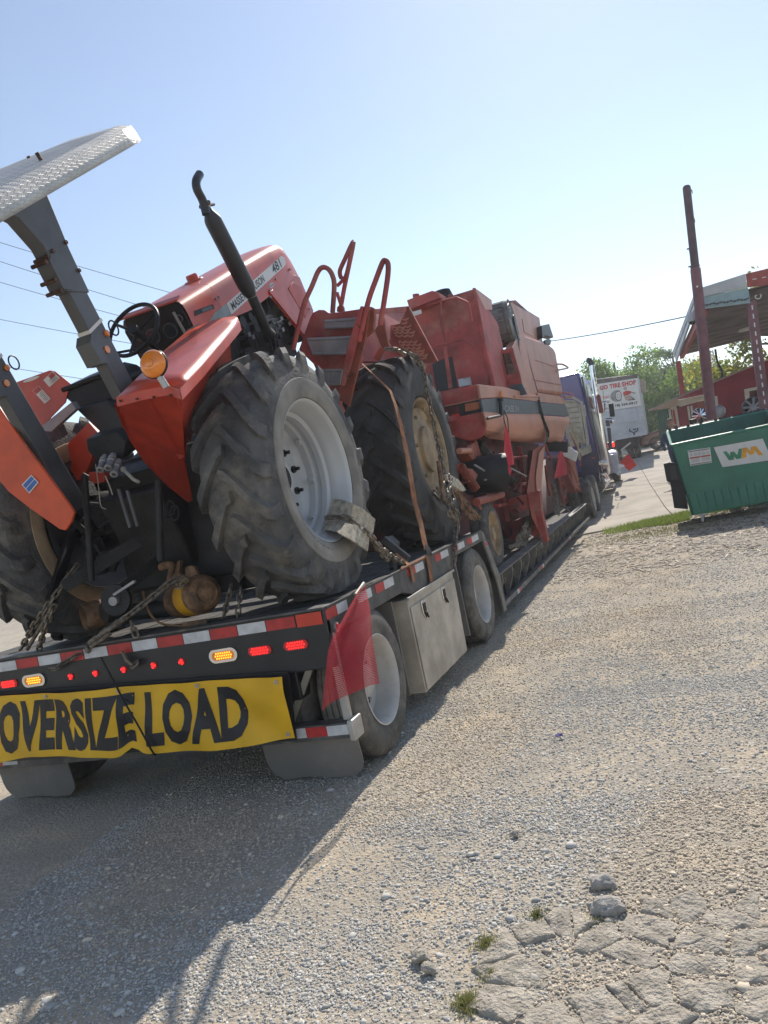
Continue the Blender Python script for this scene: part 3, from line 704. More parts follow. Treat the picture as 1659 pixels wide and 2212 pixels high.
obj('gooseneck', MB().slab([(-2.9, 18.9, .2), (-2.9, 18.9, .55), (-2.9, 19.4, 1.15), (-2.9, 22.5, 1.25), (-2.9, 22.5, 1.05), (-2.9, 19.6, .9)], (-.9, 0, 0)), 'blackdust', tr, bevel=.01)

def truck_wheel(x, y, z, parent, Rr=.485, rim='rimwhite', side=1, deep=.16, name='wheel'):
    s_ = side; wd_ = .26
    tp = [(.285, -.01), (.31, .0), (.36, .006), (.42, .004), (Rr-.035, -.012), (Rr-.012, -.03), (Rr, -.045)]
    for g in range(4):
        t = -.062-g*.042; tp += [(Rr+.001, t), (Rr-.010, t-.002), (Rr-.010, t-.010), (Rr+.001, t-.012)]
    tp += [(Rr, -.22), (Rr-.012, -.235), (Rr-.035, -.25), (.42, -.262), (.31, -.255), (.285, -.245)]
    w = obj(name, MB().lathe([(.292, -.012), (.300, .004), (.291, .006), (.280, -.010), (.272, -.03), (.268, -.05), (.262, -.10), (.258, -deep+.0), (.20, -deep-.02), (.17, -deep-.005), (.15, -deep-.01)], (x, y, z), (s_, 0, 0), 56), rim, parent)
    obj('tyre', MB().lathe(tp, (x, y, z), (s_, 0, 0), 72), 'rubber3', w)
    hb = MB().lathe([(.17, -deep-.012), (.115, -deep-.008), (.11, -deep+.05), (.075, -deep+.075), (.0005, -deep+.078)], (x, y, z), (s_, 0, 0), 24)
    obj('hub', hb, rim, w)
    nb = MB()
    for k in range(10): a = k*.628; nb.cyl((x-s_*(deep+.012), y+.143*math.cos(a), z+.143*math.sin(a)), (x-s_*(deep-.03), y+.143*math.cos(a), z+.143*math.sin(a)), .014, 6)
    obj('lug_nuts', nb, 'galv', w)
    hh = MB()
    for k in range(5): a = k*1.2566+.3; hh.lathe([(.0005, 0), (.026, 0), (.026, .004)], (x-s_*(deep+.014), y+.215*math.cos(a), z+.215*math.sin(a)), (s_, 0, 0), 12)
    obj('hand_holes', hh, 'iron', w)
    return w
for y in (4.60, 7.56):
    w = truck_wheel(XR+.01, y, .485, tr); 
    truck_wheel(XR-.30, y, .485, tr, deep=.05)
    truck_wheel(XL-.01, y, .485, tr, side=-1); truck_wheel(XL+.30, y, .485, tr, side=-1, deep=.05)
# tyre size lettering
def arc_text(s, x, y, z, r, a0, a1, h, parent, m, flip=False):
    mb = MB()
    text_quad(mb, s, lambda u, v: (x, y+(r+(v-.5)*h)*math.cos(a0+(a1-a0)*u), z+(r+(v-.5)*h)*math.sin(a0+(a1-a0)*u)), .02)
    obj('moulded_lettering', mb, m, parent, smooth=0)
K['raised'] = mat('raised_tyre_lettering', (.15, .14, .125), .8)
rear_tyre = [o for o in bpy.data.objects if o.name.startswith('tyre')][0]
arc_text('255/70R22.5', XR+.0185, 4.60, .485, .405, R(-62), R(-100), .032, rear_tyre, 'raised')
arc_text('G114', XR+.0185, 4.60, .485, .375, R(215), R(182), .04, rear_tyre, 'raised')

obj('added_dark_panel', MB().box(-4.95, -2.75, 6.02, 6.12, DZ+.01, DZ+.62), 'iron', tr, bevel=.01)  # added dark panel, covers the bright gap between deck and tyre
for k in range(9): obj('added_panel_rib', MB().box(-4.9+k*.25, -4.82+k*.25, 5.98, 6.015, DZ+.02, DZ+.60), 'iron', tr, bevel=.004)  # ribs of the added dark panel
# ---- banner
def banner():
    bl, brr, tl, trr = P(-45, 1652, Y=3.92), P(635, 1605, Y=3.92), P(-45, 1508, Y=3.92), P(612, 1460, Y=3.92)
    def f(u, v, o=0):
        b = bl.lerp(brr, u); t = tl.lerp(trr, u); p = b.lerp(t, v)
        p.y += .016*math.sin(u*9+v*1.5)+.011*math.sin(u*21+v*3)+.006*math.sin(u*47+v*9)+.008*math.sin(v*7+u*13) - o
        p.z += (1-v)*(.016*math.sin(u*8.2-.5)-.01*math.cos(u*15)) + (1-v)*.05*math.exp(-((u-.535)/.025)**2)
        # pinched where the cord crosses it
        p.y += .03*math.exp(-((u-.535+.0*v)/.03)**2)*(1-v)
        return p
    bn = thing('oversize_banner', 'yellow banner reading OVERSIZE LOAD hung across the rear of the trailer', 'banner', tuple(bl.lerp(brr, .5)))
    obj('vinyl_sheet', MB().grid([[f(i/60, j/10) for i in range(61)] for j in range(11)], (0, .004, 0)), 'yellow', bn)
    mb = MB()
    # plain bold condensed letters, subdivided so that they follow the folds
    import bmesh
    for word, u0, u1 in (('OVERSIZE', .070, .548), ('LOAD', .580, .882)):
        uv, fs_ = text_pts(word, .05, 1.06)
        bm = bmesh.new(); vs = [bm.verts.new((a*6, b, 0)) for a, b in uv]
        for q in fs_:
            try: bm.faces.new([vs[i] for i in q])
            except ValueError: pass
        bmesh.ops.triangulate(bm, faces=bm.faces)
        for _ in range(3): bmesh.ops.subdivide_edges(bm, edges=[e for e in bm.edges if e.calc_length() > .18], cuts=1)
        bmesh.ops.triangulate(bm, faces=bm.faces); bm.verts.index_update()
        mb.add([f(u0+(u1-u0)*v.co.x/6, .10+.81*v.co.y, .0025) for v in bm.verts], [tuple(v.index for v in q.verts) for q in bm.faces]); bm.free()
    obj('lettering', mb, 'ink', bn, smooth=0)
    for u_, v_ in ((.985, .93), (.985, .07), (.5, .95), (.25, .95), (.75, .95)):
        obj('grommet', MB().lathe([(.006, 0), (.013, 0), (.013, .004), (.006, .004)], f(u_, v_, .006), (0, -1, 0), 14), 'alu', bn)
    obj('backing_board', MB().slab([P(-50, 1650, Y=3.98), P(640, 1600, Y=3.98), P(622, 1450, Y=3.98), P(-50, 1500, Y=3.98)], (0, .012, 0)), 'black', bn)
    obj('cord', MB().tube(smoothpath([P(218, 1420, Y=3.93), P(250, 1480, Y=3.885), P(268, 1515, Y=3.88), P(300, 1570, Y=3.88), P(330, 1625, Y=3.89), P(336, 1630, Y=3.99)], 5), .007, 6).tube([P(262, 1505, Y=3.882), P(285, 1520, Y=3.88)], .006, 5), 'rope', bn)
banner()

# ---- red mesh flag on the rear corner
def mesh_flag():
    top, ra, rb, la, lb = (785, 1262), (805, 1320), (826, 1470), (706, 1395), (684, 1540)
    t = thing('mesh_flag', 'translucent red mesh flag on a short stick hanging at the rear right trailer corner', 'flag', tuple(P(785, 1262, X=XR+.05)))
    rows = []; uv = []
    L = [P(783, 1262, X=-1.99), P(745, 1325, X=-1.97), P(706, 1392, X=-1.96), P(693, 1460, X=-1.95), P(685, 1540, X=-1.955)]
    Rr = [P(789, 1264, X=-1.99), P(803, 1318, X=-1.95), P(812, 1375, X=-1.93), P(820, 1425, X=-1.92), P(827, 1475, X=-1.92)]
    L = smoothpath(L, 6); Rr = smoothpath(Rr, 6); n = len(L)
    for i in range(n):
        row = []
        for j in range(21):
            u = j/20; v = i/(n-1); p = L[i].lerp(Rr[i], u)
            p.x += .022*math.sin(u*10+v*2)*min(1, v*2); p.y += .02*math.sin(u*9+1+v)*v
            if v > .8: p.z += (v-.8)*.12*(math.sin(u*3.0))*(.9)
            row.append(p); uv.append((u*1.0*(.15+.85*v), v*1.0))
        rows.append(row)
    o = obj('mesh_cloth', MB().grid(rows), 'meshflag', t, uv=uv)
    obj('stick', MB().cyl(P(768, 1285, X=-2.0), P(786, 1260, X=-1.99), .012, 8), 'slat', t)
mesh_flag()

# ================================================================ LUGGED TYRES
def lug_tyre(xo, y, z, Ro, w, rr, parent, n=22, m='rubber', side=1, depth=.045, phase=0., name='tyre', flat=0):
    """xo: outer face; the tyre reaches w inwards.  A carcass and one mesh with its tread bars"""
    Rc = Ro-depth
    prof = [(rr, -.045), (rr+.015, -.022), (rr+.05, -.004), (rr+.12, .0), (Rc-.12, -.006), (Rc-.06, -.028), (Rc-.022, -.062), (Rc-.006, -.12), (Rc, -w/2)]
    full = prof + [(r, -w-t) for r, t in reversed(prof[:-1])]
    mb = MB().lathe(full, (xo, y, z), (side, 0, 0), 96)
    def surf(t):     # t from 0 (centre line) to 1 (down the shoulder); outward half; returns radius, axial offset from outer face, lug height
        ax = np.interp(t, [0, .55, .8, .93, 1.0], [-w/2, -.10, -.025, .000, -.001])
        r = np.interp(t, [0, .55, .8, .93, 1.0], [Ro-.002, Ro-.008, Ro-.022, Ro-.085, Ro-.15])
        b = np.interp(t, [0, .55, .8, .93, 1.0], [Rc-.012, Rc-.018, Rc-.065, Rc-.11, Rc-.13])
        ab = np.interp(t, [0, .55, .8, .93, 1.0], [-w/2, -.10, -.05, -.018, -.008])
        return r, ax, b, ab
    for h in (0, 1):
        for k in range(n):
            a0 = phase+2*math.pi*(k+.5*h)/n; vs = []; ts = np.linspace(-.06, 1, 10)
            for t in ts:
                tt = max(t, 0); r, ax, b, ab = surf(tt); a = a0+.36*min(1, tt/.85)**1.15; hw = (.029+.016*tt)/Ro
                if t < 0: ax = ax-.02; ab = ab-.02
                if h: ax, ab = -w-ax, -w-ab
                X1, X2 = xo+side*ax, xo+side*ab
                for rad, xx, da in ((b, X2, -hw*1.45), (r, X1, -hw), (r, X1, hw), (b, X2, hw*1.45)):
                    vs.append((xx, y+rad*math.cos(a+da), z+rad*math.sin(a+da)))
            fs = [(4*i+q, 4*i+q+1, 4*i+q+5, 4*i+q+4) for i in range(len(ts)-1) for q in range(3)]+[(0, 3, 2, 1), tuple(4*(len(ts)-1)+q for q in range(4))]
            mb.add(vs, fs)
    if flat:
        for i, p in enumerate(mb.v):
            if p[2] < flat: mb.v[i] = (p[0]+side*(flat-p[2])*.4*(1 if (p[0]-xo)*side > -w/2 else -1), p[1], flat)
    return obj(name, mb, m, parent, smooth=26)

# ================================================================ TRACTOR
TY, TZ, TX, TP = 4.63, 1.925, -3.35, R(25)
tc_, ts_ = math.cos(TP), math.sin(TP)
def T(a, l, u):
    """tractor frame: a = sideways from its centre line, l = ahead of the rear axle, u = above it; it stands nose up"""
    return V3((TX+a, TY+l*tc_-u*ts_, TZ+l*ts_+u*tc_))
def TL(p):
    return ((p[1]-TY)*tc_+(p[2]-TZ)*ts_, -(p[1]-TY)*ts_+(p[2]-TZ)*tc_)
trc = thing('tractor', 'red tractor with metal sunshade, standing nose up at the rear of the trailer', 'tractor', (TX, TY, 1.09))
XO = -2.14
def ag_rim(xo, y, z, rr, side, m, parent, name='wheel', deep=.30):
    s_ = side
    w = obj(name, MB().lathe([(rr-.005, -.04), (rr+.012, -.012), (rr+.004, .004), (rr-.012, -.006), (rr-.02, -.03), (rr-.028, -.06), (rr-.04, -.09), (rr-.05, -.12), (rr-.05, -.145), (rr-.078, -.16), (rr-.080, -.20), (rr-.066, -.212), (rr-.066, -.235), (rr-.085, -.25), (rr-.088, -.42), (rr-.03, -.45), (rr+.012, -.47)], (xo, y, z), (s_, 0, 0), 72), m, parent)
    # wavy-edged centre disc dished inwards
    mb = MB(); rows = []
    for i, (r, t) in enumerate(((rr-.085, 0), (rr-.11, -.012), (rr-.15, -.035), (rr-.20, -.03), (.22, -.045), (.17, -.04), (.14, .015), (.10, .02), (.001, .02))):
        rows.append([(xo-s_*(deep-t*1.0)-s_*0, y+(r+(.02*math.cos(8*a) if i == 1 else 0))*math.cos(a), z+(r+(.02*math.cos(8*a) if i == 1 else 0))*math.sin(a)) for a in np.linspace(0, 2*math.pi, 73)])
    mb.grid(rows); obj('wheel_disc', mb, m, w)
    nb = MB()
    for k in range(8):
        a = k*.785+.3; c = V3((xo-s_*(deep-.002), y+.20*math.cos(a), z+.20*math.sin(a))); nb.cyl(c, c+V3((s_*.02, 0, 0)), .026, 8); nb.cyl(c+V3((s_*.02, 0, 0)), c+V3((s_*.055, 0, 0)), .014, 6)
    obj('wheel_bolts', nb, 'rustspot' if m != 'rimgrey' else 'iron', w)
    cb = MB()
    for k in range(8):
        a = k*.785+.7; c = V3((xo-s_*(deep-.03), y+(rr-.11)*math.cos(a), z+(rr-.11)*math.sin(a))); cb.cyl(c, c+V3((s_*.03, 0, 0)), .02, 6)
    obj('rim_clamps', cb, m, w)
    obj('hub', MB().lathe([(.001, .03), (.09, .03), (.11, .0), (.11, -.3), (.16, -.32), (.16, -.6), (.001, -.6)], (xo-s_*deep, y, z), (s_, 0, 0), 24), 'iron', w)
    return w
rw = ag_rim(XO-.02, TY, TZ, .487, 1, 'rimgrey', trc)
lug_tyre(XO, TY, TZ, .86, .48, .49, rw, n=19, m='rubber2', phase=.1, flat=1.10)
lw = ag_rim(-4.56+.02, TY, TZ, .487, -1, 'rops', trc)
lug_tyre(-4.56, TY, TZ, .86, .48, .49, lw, n=19, m='rubber2', side=-1, phase=.25, flat=1.10)
# inner face of the left wheel: dark iron disc
obj('brake_housing', MB().lathe([(.001, 0), (.12, 0), (.2, .1), (.22, .3)], (-3.7, TY, TZ), (-1, 0, 0), 28), 'iron', lw)
arc_text('FIELD & ROAD R-1', XO+.003, TY, TZ, .555, R(222), R(262), .035, [o for o in bpy.data.objects if o.name == 'tyre.004'][0] if 'tyre.004' in bpy.data.objects else rw, 'ink')
# clean band of lettering around the rim is lighter dusty rubber
obj('sidewall_ring', MB().lathe([(.496, -.014), (.50, -.010), (.545, .003), (.60, .006), (.625, .004), (.628, -.001)], (XO, TY, TZ), (1, 0, 0), 96), mat('dusty_sidewall', (.24, .225, .2), .85, var=.2, dust=(.33, .3, .26), da=.3, bump=.15), rw)
obj('sidewall_ring', MB().lathe([(.496, -.48+.014), (.50, -.48+.010), (.545, -.48-.003), (.60, -.48-.006), (.625, -.48-.004), (.628, -.48+.001)], (-4.56, TY, TZ), (-1, 0, 0), 96), mat('tan_sidewall', (.40, .30, .19), .85, var=.2, dust=(.3, .24, .17), da=.3, bump=.15), lw)

# ---- bonnet
def bonnet():
    hw = .285
    sect = lambda l, top, low, w_: [T(w_*a, l, u) for a, u in ((1, low), (1.0, top-.10), (.97, top-.04), (.90, top-.008), (.72, top+.012), (.4, top+.022), (0, top+.026), (-.4, top+.022), (-.72, top+.012), (-.90, top-.008), (-.97, top-.04), (-1, top-.10), (-1, low))]
    r1 = [sect(.80, 1.24, .99, hw), sect(1.3, 1.245, .93, hw)]
    obj('bonnet_rear', MB().grid(r1), 'red', trc)
    rows = [sect(1.306, 1.245, .93, hw), sect(1.8, 1.25, .88, hw), sect(2.2, 1.25, .885, hw), sect(2.6, 1.25, .89, hw), sect(2.88, 1.24, .89, hw*.99), sect(2.98, 1.20, .89, hw*.96), sect(3.07, 1.08, .88, hw*.93), sect(3.13, .93, .80, hw*.9)]
    hd = obj('bonnet', MB().grid(rows), 'red', trc)
    for s_ in (1, -1):
        obj('bonnet_side_panel', MB().slab([T(s_*hw*.985, 2.22, .94), T(s_*hw*.985, 2.9, .94), T(s_*hw*.93, 3.12, .86), T(s_*hw*.93, 3.14, .5), T(s_*hw*.95, 2.98, .40), T(s_*hw*.985, 2.62, .36)], V3((-s_*.012, 0, 0))), 'red', hd, bevel=.004)
        obj('side_panel_inset', MB().slab([T(s_*(hw*.985+.003), 2.70, .84), T(s_*(hw*.985+.003), 2.86, .86), T(s_*(hw*.96), 3.02, .78), T(s_*hw*.95, 3.02, .52), T(s_*(hw*.975), 2.84, .50)], V3((s_*.003, 0, 0))), 'redd', hd, bevel=.001)
        obj('side_fin', MB().slab([T(s_*(hw+.0), 2.24, .92), T(s_*(hw+.0), 2.32, .92), T(s_*(hw+.0), 2.74, .42), T(s_*(hw+.0), 2.62, .37)], V3((s_*.016, 0, 0))), 'red', hd, bevel=.003)
    # nose
    obj('grille', MB().slab([T(-.25, 3.145, .86), T(.25, 3.145, .86), T(.25, 3.15, .50), T(-.25, 3.15, .50)], V3((0, -.02, -.01))), 'plastic', hd)
    # white stripe with the maker's name
    st = [(1.02, 1.0), (1.02, .955), (1.30, .955-.02+.02), (2.86, 1.03), (2.93, 1.06), (2.94, 1.11), (2.89, 1.135), (1.30, 1.045)]
    xh = hw+.0015
    obj('name_stripe', MB().slab([T(xh, 1.42, .945), T(xh, 2.82, 1.035), T(xh, 2.87, 1.05), T(xh, 2.88, 1.10), T(xh, 2.84, 1.13), T(xh, 1.42, 1.04)], V3((.002, 0, 0))), 'sticker', hd)
    obj('grey_stripe', MB().slab([T(xh-.0006, .98, .985), T(xh-.0006, 1.415, .945), T(xh-.0006, 1.415, 1.04), T(xh-.0006, 1.18, 1.03)], V3((.002, 0, 0))), mat('stripe_blue_grey', (.24, .29, .31), .45), hd)
    mb = MB()
    def tf(l0, l1):
        return lambda u, v: T(xh+.0035, l0+(l1-l0)*u, .962+.064*(l0+(l1-l0)*u-1.42)+.065*v)
    text_quad(mb, 'MASSEY FERGUSON', tf(1.47, 2.26), .02); text_quad(mb, '481', lambda u, v: T(xh+.0035, 2.50+.24*u, 1.022+.02*u+.085*v), .02)
    obj('lettering', mb, 'ink', hd, smooth=0)
    obj('badge', MB().slab([T(xh-.001, 2.36+.055*math.cos(t), .955+.02*math.sin(t)) for t in np.linspace(0, 6.28, 17)[:-1]], V3((.003, 0, 0))), 'alu', hd)
    mb = MB(); text_quad(mb, 'Shuttle', lambda u, v: T(xh+.0035, 2.32+.08*u, .947+.018*v), .01); obj('lettering', mb, 'ink', hd, smooth=0)
    # cap, louvre, screws
    obj('filler_cap', MB().lathe([(.001, .045), (.045, .045), (.05, .03), (.05, .0), (.075, -.002), (.085, -.012)], T(0, 1.58, 1.285), tuple(T(0, 0, 1)-T(0, 0, 0)), 20), 'red', hd)
    obj('bonnet_vent', MB().slab([T(xh-.001, .87, 1.09), T(xh-.001, 1.2, 1.06), T(xh-.001, 1.2, 1.095), T(xh-.001, .9, 1.125)], V3((.003, 0, 0))), 'plastic', hd)
    obj('vent_plate', MB().slab([T(xh+.002, 1.0, 1.083), T(xh+.002, 1.17, 1.067), T(xh+.002, 1.17, 1.09), T(xh+.002, 1.0, 1.107)], V3((.003, 0, 0))), 'rops', hd)
    mb = MB()
    for l, u in ((1.34, 1.115), (1.28, 1.115), (2.28, .93), (2.24, .875), (2.5, .98), (2.9, .98), (3.0, .55), (2.66, .40)): mb.cyl(T(hw-.002, l, u), T(hw+.012, l, u), .011, 8)
    obj('bonnet_screws', mb, 'galv', hd)
    # dash
    d = obj('dashboard', MB().slab([T(-.25, .79, 1.22), T(-.22, .79, 1.25), T(.22, .79, 1.25), T(.27, .79, 1.19), T(.28, .79, .80), T(.2, .79, .72), T(-.26, .79, .74), T(-.29, .79, 1.15)], T(0, .12, 0)-T(0, 0, 0)), 'plastic', trc, bevel=.012)
    obj('dash_hood', MB().slab([T(-.29, .74, 1.245), T(.285, .74, 1.245), T(.285, .80, 1.262), T(-.29, .80, 1.262)], T(0, 0, .012)-T(0, 0, 0)), 'red', d)
    for a, u, r in ((.10, 1.06, .058), (-.06, 1.06, .058), (.21, 1.12, .03), (-.17, 1.1, .045)):
        g_ = obj('gauge', MB().cyl(T(a, .79, u), T(a, .772, u), r, 20), 'rops', d); obj('gauge_glass', MB().cyl(T(a, .772, u), T(a, .769, u), r*.85, 20), 'glass', g_)
    obj('hand_lever', MB().beam(T(.2, .765, 1.18), T(.22, .765, .95), .02, .01), 'galv', d)
    # steering wheel
    C_ = T(0, .50, 1.18); ax = (T(0, -.62, .78)-T(0, 0, 0)).normalized(); u = V3((1, 0, 0)); w = ax.cross(u)
    sw = obj('steering_wheel', MB().tube([C_+(u*math.cos(t)+w*math.sin(t))*.215 for t in np.linspace(0, 2*math.pi, 41)[:-1]], .015, 8, close=True), 'plastic', trc)
    mb = MB()
    for k in range(3):
        t = k*2.094+.5; mb.tube([C_-ax*.03, C_-ax*.02+(u*math.cos(t)+w*math.sin(t))*.1, C_+(u*math.cos(t)+w*math.sin(t))*.21], [.014, .012, .010], 8)
    mb.cyl(C_-ax*.05, C_+ax*.01, .038, 16); obj('spokes', mb, 'plastic', sw)
    obj('steering_column', MB().cyl(C_-ax*.04, C_-ax*.42, .03, 12), 'plastic', sw)
    obj('spinner_knob', MB().cyl(T(-.2, .38, 1.14), T(-.2, .35, 1.19), .02, 10), 'plastic', sw)
    obj('shuttle_lever', MB().tube(smoothpath([T(-.05, .62, 1.02), T(-.18, .55, 1.05), T(-.26, .50, 1.07)], 4), .01, 6).cyl(T(-.26, .5, 1.07), T(-.33, .47, 1.09), .017, 8), 'plastic', trc)
bonnet()
# ---- exhaust
def exhaust():
    X_ = -2.86; Pp = lambda x, y: P(*ct(x, y), X=X_)
    a, b = P(*ct(860, 20), X=X_), P(*ct(1135, 560), X=X_)
    d = (b-a).normalized()
    ex = obj('exhaust_pipe', MB().tube(smoothpath([P(*ct(1290, 860), X=-2.97), P(*ct(1250, 820), X=-2.9), P(*ct(1210, 720), X=X_), b+d*.04], 5), .042, 14), 'iron', trc)
    obj('muffler', MB().lathe([(.03, -.09), (.035, -.05), (.062, -.0), (.068, .03), (.068, .3), (.069, (b-a).length-.07), (.06, (b-a).length-.02), (.042, (b-a).length+.03)], a, tuple(d), 24), 'black', ex)
    p = [P(*ch(1115, 495), X=X_), P(*ch(1095, 420), X=X_), P(*ch(1065, 360), X=X_), P(*ch(1060, 315), X=X_), P(*ch(1078, 278), X=X_)]
    obj('exhaust_tip', MB().tube(smoothpath(p, 6), .033, 14, cap=False), 'black', ex)
    cl = obj('exhaust_clamp', MB().tube([p[1]-d*(-.03)+V3(q) for q in [(.045*math.cos(t), .045*math.sin(t)*.6, .03*math.sin(t)) for t in np.linspace(0, 6.28, 13)[:-1]]], .008, 6, close=True).cyl(P(*ch(1130, 445), X=X_), P(*ch(1155, 440), X=X_), .012, 6), 'rustspot', ex)
    m = MB()
    for k in range(6):
        c = P(*ct(1265+(k*37) % 90, 745+k*22), X=-2.97); m.obox(c, (.012, 0, 0), (0, .035-.004*k, .012), (0, -.008, .022)); m.cyl(c, c+V3((.03, .03, .02)), .013, 8)
    obj('manifold', m, 'rops', ex)
exhaust()
# ---- engine and transmission block under the bonnet
eb = MB()
eb.obox(T(0, 1.75, .55), (.17, 0, 0), (T(0, .85, 0)-T(0, 0, 0)), (T(0, 0, .32)-T(0, 0, 0)))
eb.obox(T(0, .45, .1), (.22, 0, 0), (T(0, .75, 0)-T(0, 0, 0)), (T(0, 0, .3)-T(0, 0, 0)))
eb.obox(T(0, -.1, .0), (.25, 0, 0), (T(0, .32, 0)-T(0, 0, 0)), (T(0, 0, .30)-T(0, 0, 0)))
eng = obj('engine_block', eb, 'iron', trc, bevel=.02)
obj('rear_axle_housing', MB().cyl((-3.9, TY, TZ), (-2.7, TY, TZ), .14, 20), 'iron', trc)
mb = MB()
for k in range(30):
    l = rnd.uniform(1.0, 2.6); u = rnd.uniform(.35, .85); s_ = rnd.uniform(.02, .06)
    if rnd.random() < .5: mb.obox(T(.19+rnd.uniform(0, .06), l, u), (s_*.6, 0, 0), (0, s_*rnd.uniform(.5, 1.5), 0), (0, 0, s_*rnd.uniform(.5, 1.5)))
    else: mb.cyl(T(.17, l, u), T(.26, l, u), s_, 10)
obj('engine_fittings', mb, 'iron', eng)
mb = MB()
for k in range(7):
    l = rnd.uniform(1.2, 2.4); u = rnd.uniform(.5, .85); mb.tube(smoothpath([T(.2, l, u), T(.28, l+.12, u-.08), T(.24, l+.3, u+.05), T(.2, l+.4, u-.1)], 5), .009, 6)
obj('hoses', mb, 'plastic', eng)
mb = MB()
for k in range(10):
    l = rnd.uniform(1.6, 2.6); u = rnd.uniform(.5, .8); c = T(.265, l, u); mb.obox(c, (.004, 0, 0), (0, .02, .008), (0, -.006, .016))
obj('alloy_brackets', mb, 'galv', eng)
obj('battery_tray', MB().obox(T(.0, 2.9, .45), (.25, 0, 0), (T(0, .12, 0)-T(0, 0, 0)), (T(0, 0, .15)-T(0, 0, 0))), 'iron', eng)
obj('front_axle', MB().beam(T(-.75, 2.35, -.2), T(.75, 2.35, -.2), .12, .12), 'iron', trc)

K['redlit'] = mat('tractor_red_lit', (.62, .075, .012), .45, var=.12, dust=(.5, .16, .08), da=.2, ds=2)  # tractor red made brighter, light on and through the guard put into the colour
# ---- mudguards
def PU(x, y, u0):
    """point of the tractor-frame plane u = u0 seen at (x, y)"""
    d = ray(x, y); nrm = V3((0, -ts_, tc_)); o = V3((0, TY, TZ))+nrm*u0; c = V3((0, 0, HC)); dv = V3(d)
    return c+dv*((o-c).dot(nrm)/dv.dot(nrm))
def right_guard():
    inner = [PU(*ct(*q), 1.03) for q in ((1010, 730), (900, 745), (690, 830), (500, 990), (350, 1145), (180, 1310))]
    outer = [PU(*ct(*q), .995) for q in ((1060, 770), (1010, 830), (900, 955), (790, 1085), (700, 1180), (630, 1252))]
    mid = [p.lerp(q, .84)+V3((0, 0, .028)) for p, q in zip(inner, outer)]
    inner[-1] = inner[-1]; k = [p.lerp(q, .45)+V3((0, 0, .02)) for p, q in zip(inner, outer)]
    f = obj('mudguard', MB().grid([inner, k, mid, outer]), 'red', trc, label='right mudguard with the orange lamp on it')
    sm = f.modifiers.new('thickness', 'SOLIDIFY'); sm.thickness = .006
    obj('mudguard_edge', MB().grid([outer, [p+V3((-.004, .012, -.055)) for p in outer]], (-.006, 0, 0)), 'red', f)
    # front end under-lip
    obj('mudguard_end', MB().slab([inner[0], outer[0], outer[0]+V3((-.004, .012, -.055)), inner[0]+V3((0, .01, -.03))], (0, .008, 0)), 'red', f)
    W = lambda x, y, Y: P(*cw(x, y), Y=Y)
    ya, yb_ = 3.70, 4.08
    rp = [((780, 432), 3.62), ((1140, 305), 3.95), ((1215, 345), 4.0), ((1268, 560), 4.06), ((1240, 830), 4.1), ((1275, 1000), 4.14), ((1292, 1092), 4.16), ((1265, 1108), 4.16), ((1130, 1000), 4.12), ((975, 840), 4.05), ((925, 770), 4.0), ((870, 680), 3.94), ((820, 540), 3.78)]
    pts = [q+V3((0, 0, .0)) for q in (inner[-1], k[-1], mid[-1], outer[-1])]+[W(x, y, Y) for (x, y), Y in rp[2:]]
    obj('mudguard_rear_face', MB().slab(pts, (0, .014, -.003)), 'redd', f)
    a_, b_ = inner[-1]+V3((0, -.012, -.025)), outer[-1]+V3((0, -.012, -.03))
    lipq = [q+V3((0, -.006, -.004)) for q in (inner[-1], k[-1], mid[-1], outer[-1])]; obj('mudguard_lip', MB().slab(lipq+[q+V3((0, -.002, -.05)) for q in reversed(lipq)], (0, -.006, 0)), 'red', f)
    obj('mudguard_side_fold', MB().slab([W(780, 440, 3.62)+V3((0, -.01, 0)), W(830, 600, 3.82), W(900, 700, 3.93), W(880, 640, 3.88), W(850, 540, 3.8), W(810, 470, 3.7)], (0, -.004, 0)), 'red', f)
    obj('mudguard_stay', MB().beam(W(1065, 540, 3.97), W(1230, 810, 4.04), .012, .035), 'red', f)
    obj('triangular_gusset', MB().slab([W(1090, 560, 3.99), W(1190, 512, 4.0), W(1200, 560, 4.01), W(1165, 660, 4.03)], (0, .006, 0)), 'cfade', f)
    obj('stay_plate', MB().slab([W(1055, 545, 3.96), W(1068, 505, 3.95), (W(1092, 548, 3.96))], (0, -.01, 0)), 'red', f)
    # vertical inner wall beside the tyre, ahead of the rear face
    obj('mudguard_inner_wall', MB().slab([p+V3((-.03, 0, -.03)) for p in outer[1:]]+[W(1280, 700, 4.2), P(*ct(900, 1200), X=-2.72), P(*ct(1010, 1120), X=-2.72)], (-.01, 0, 0)), 'redd', f)
    mb = MB()
    for t in (.08, .35, .62, .88): p = a_.lerp(b_, t); mb.cyl(p+V3((0, -.014, 0)), p, .007, 8)
    for x, y, Y in ((1300, 290, 4.02), (1190, 392, 4.0)): q = W(x, y, Y); mb.cyl(q+V3((.03, -.03, 0)), q+V3((-.01, .02, 0)), .012, 8)
    obj('bolts', mb, 'rustspot', f)
    c = PU(*ct(732, 806), 1.052); l_ = (T(0, 1, 0)-T(0, 0, 0)); obj('grab_slot', MB().slab([c+l_*.075*math.cos(t)+V3((.022*math.sin(t)+.02*math.cos(t), 0, 0)) for t in np.linspace(0, 6.28, 17)[:-1]], T(0, 0, .002)-T(0, 0, 0)), 'ink', f)
right_guard()
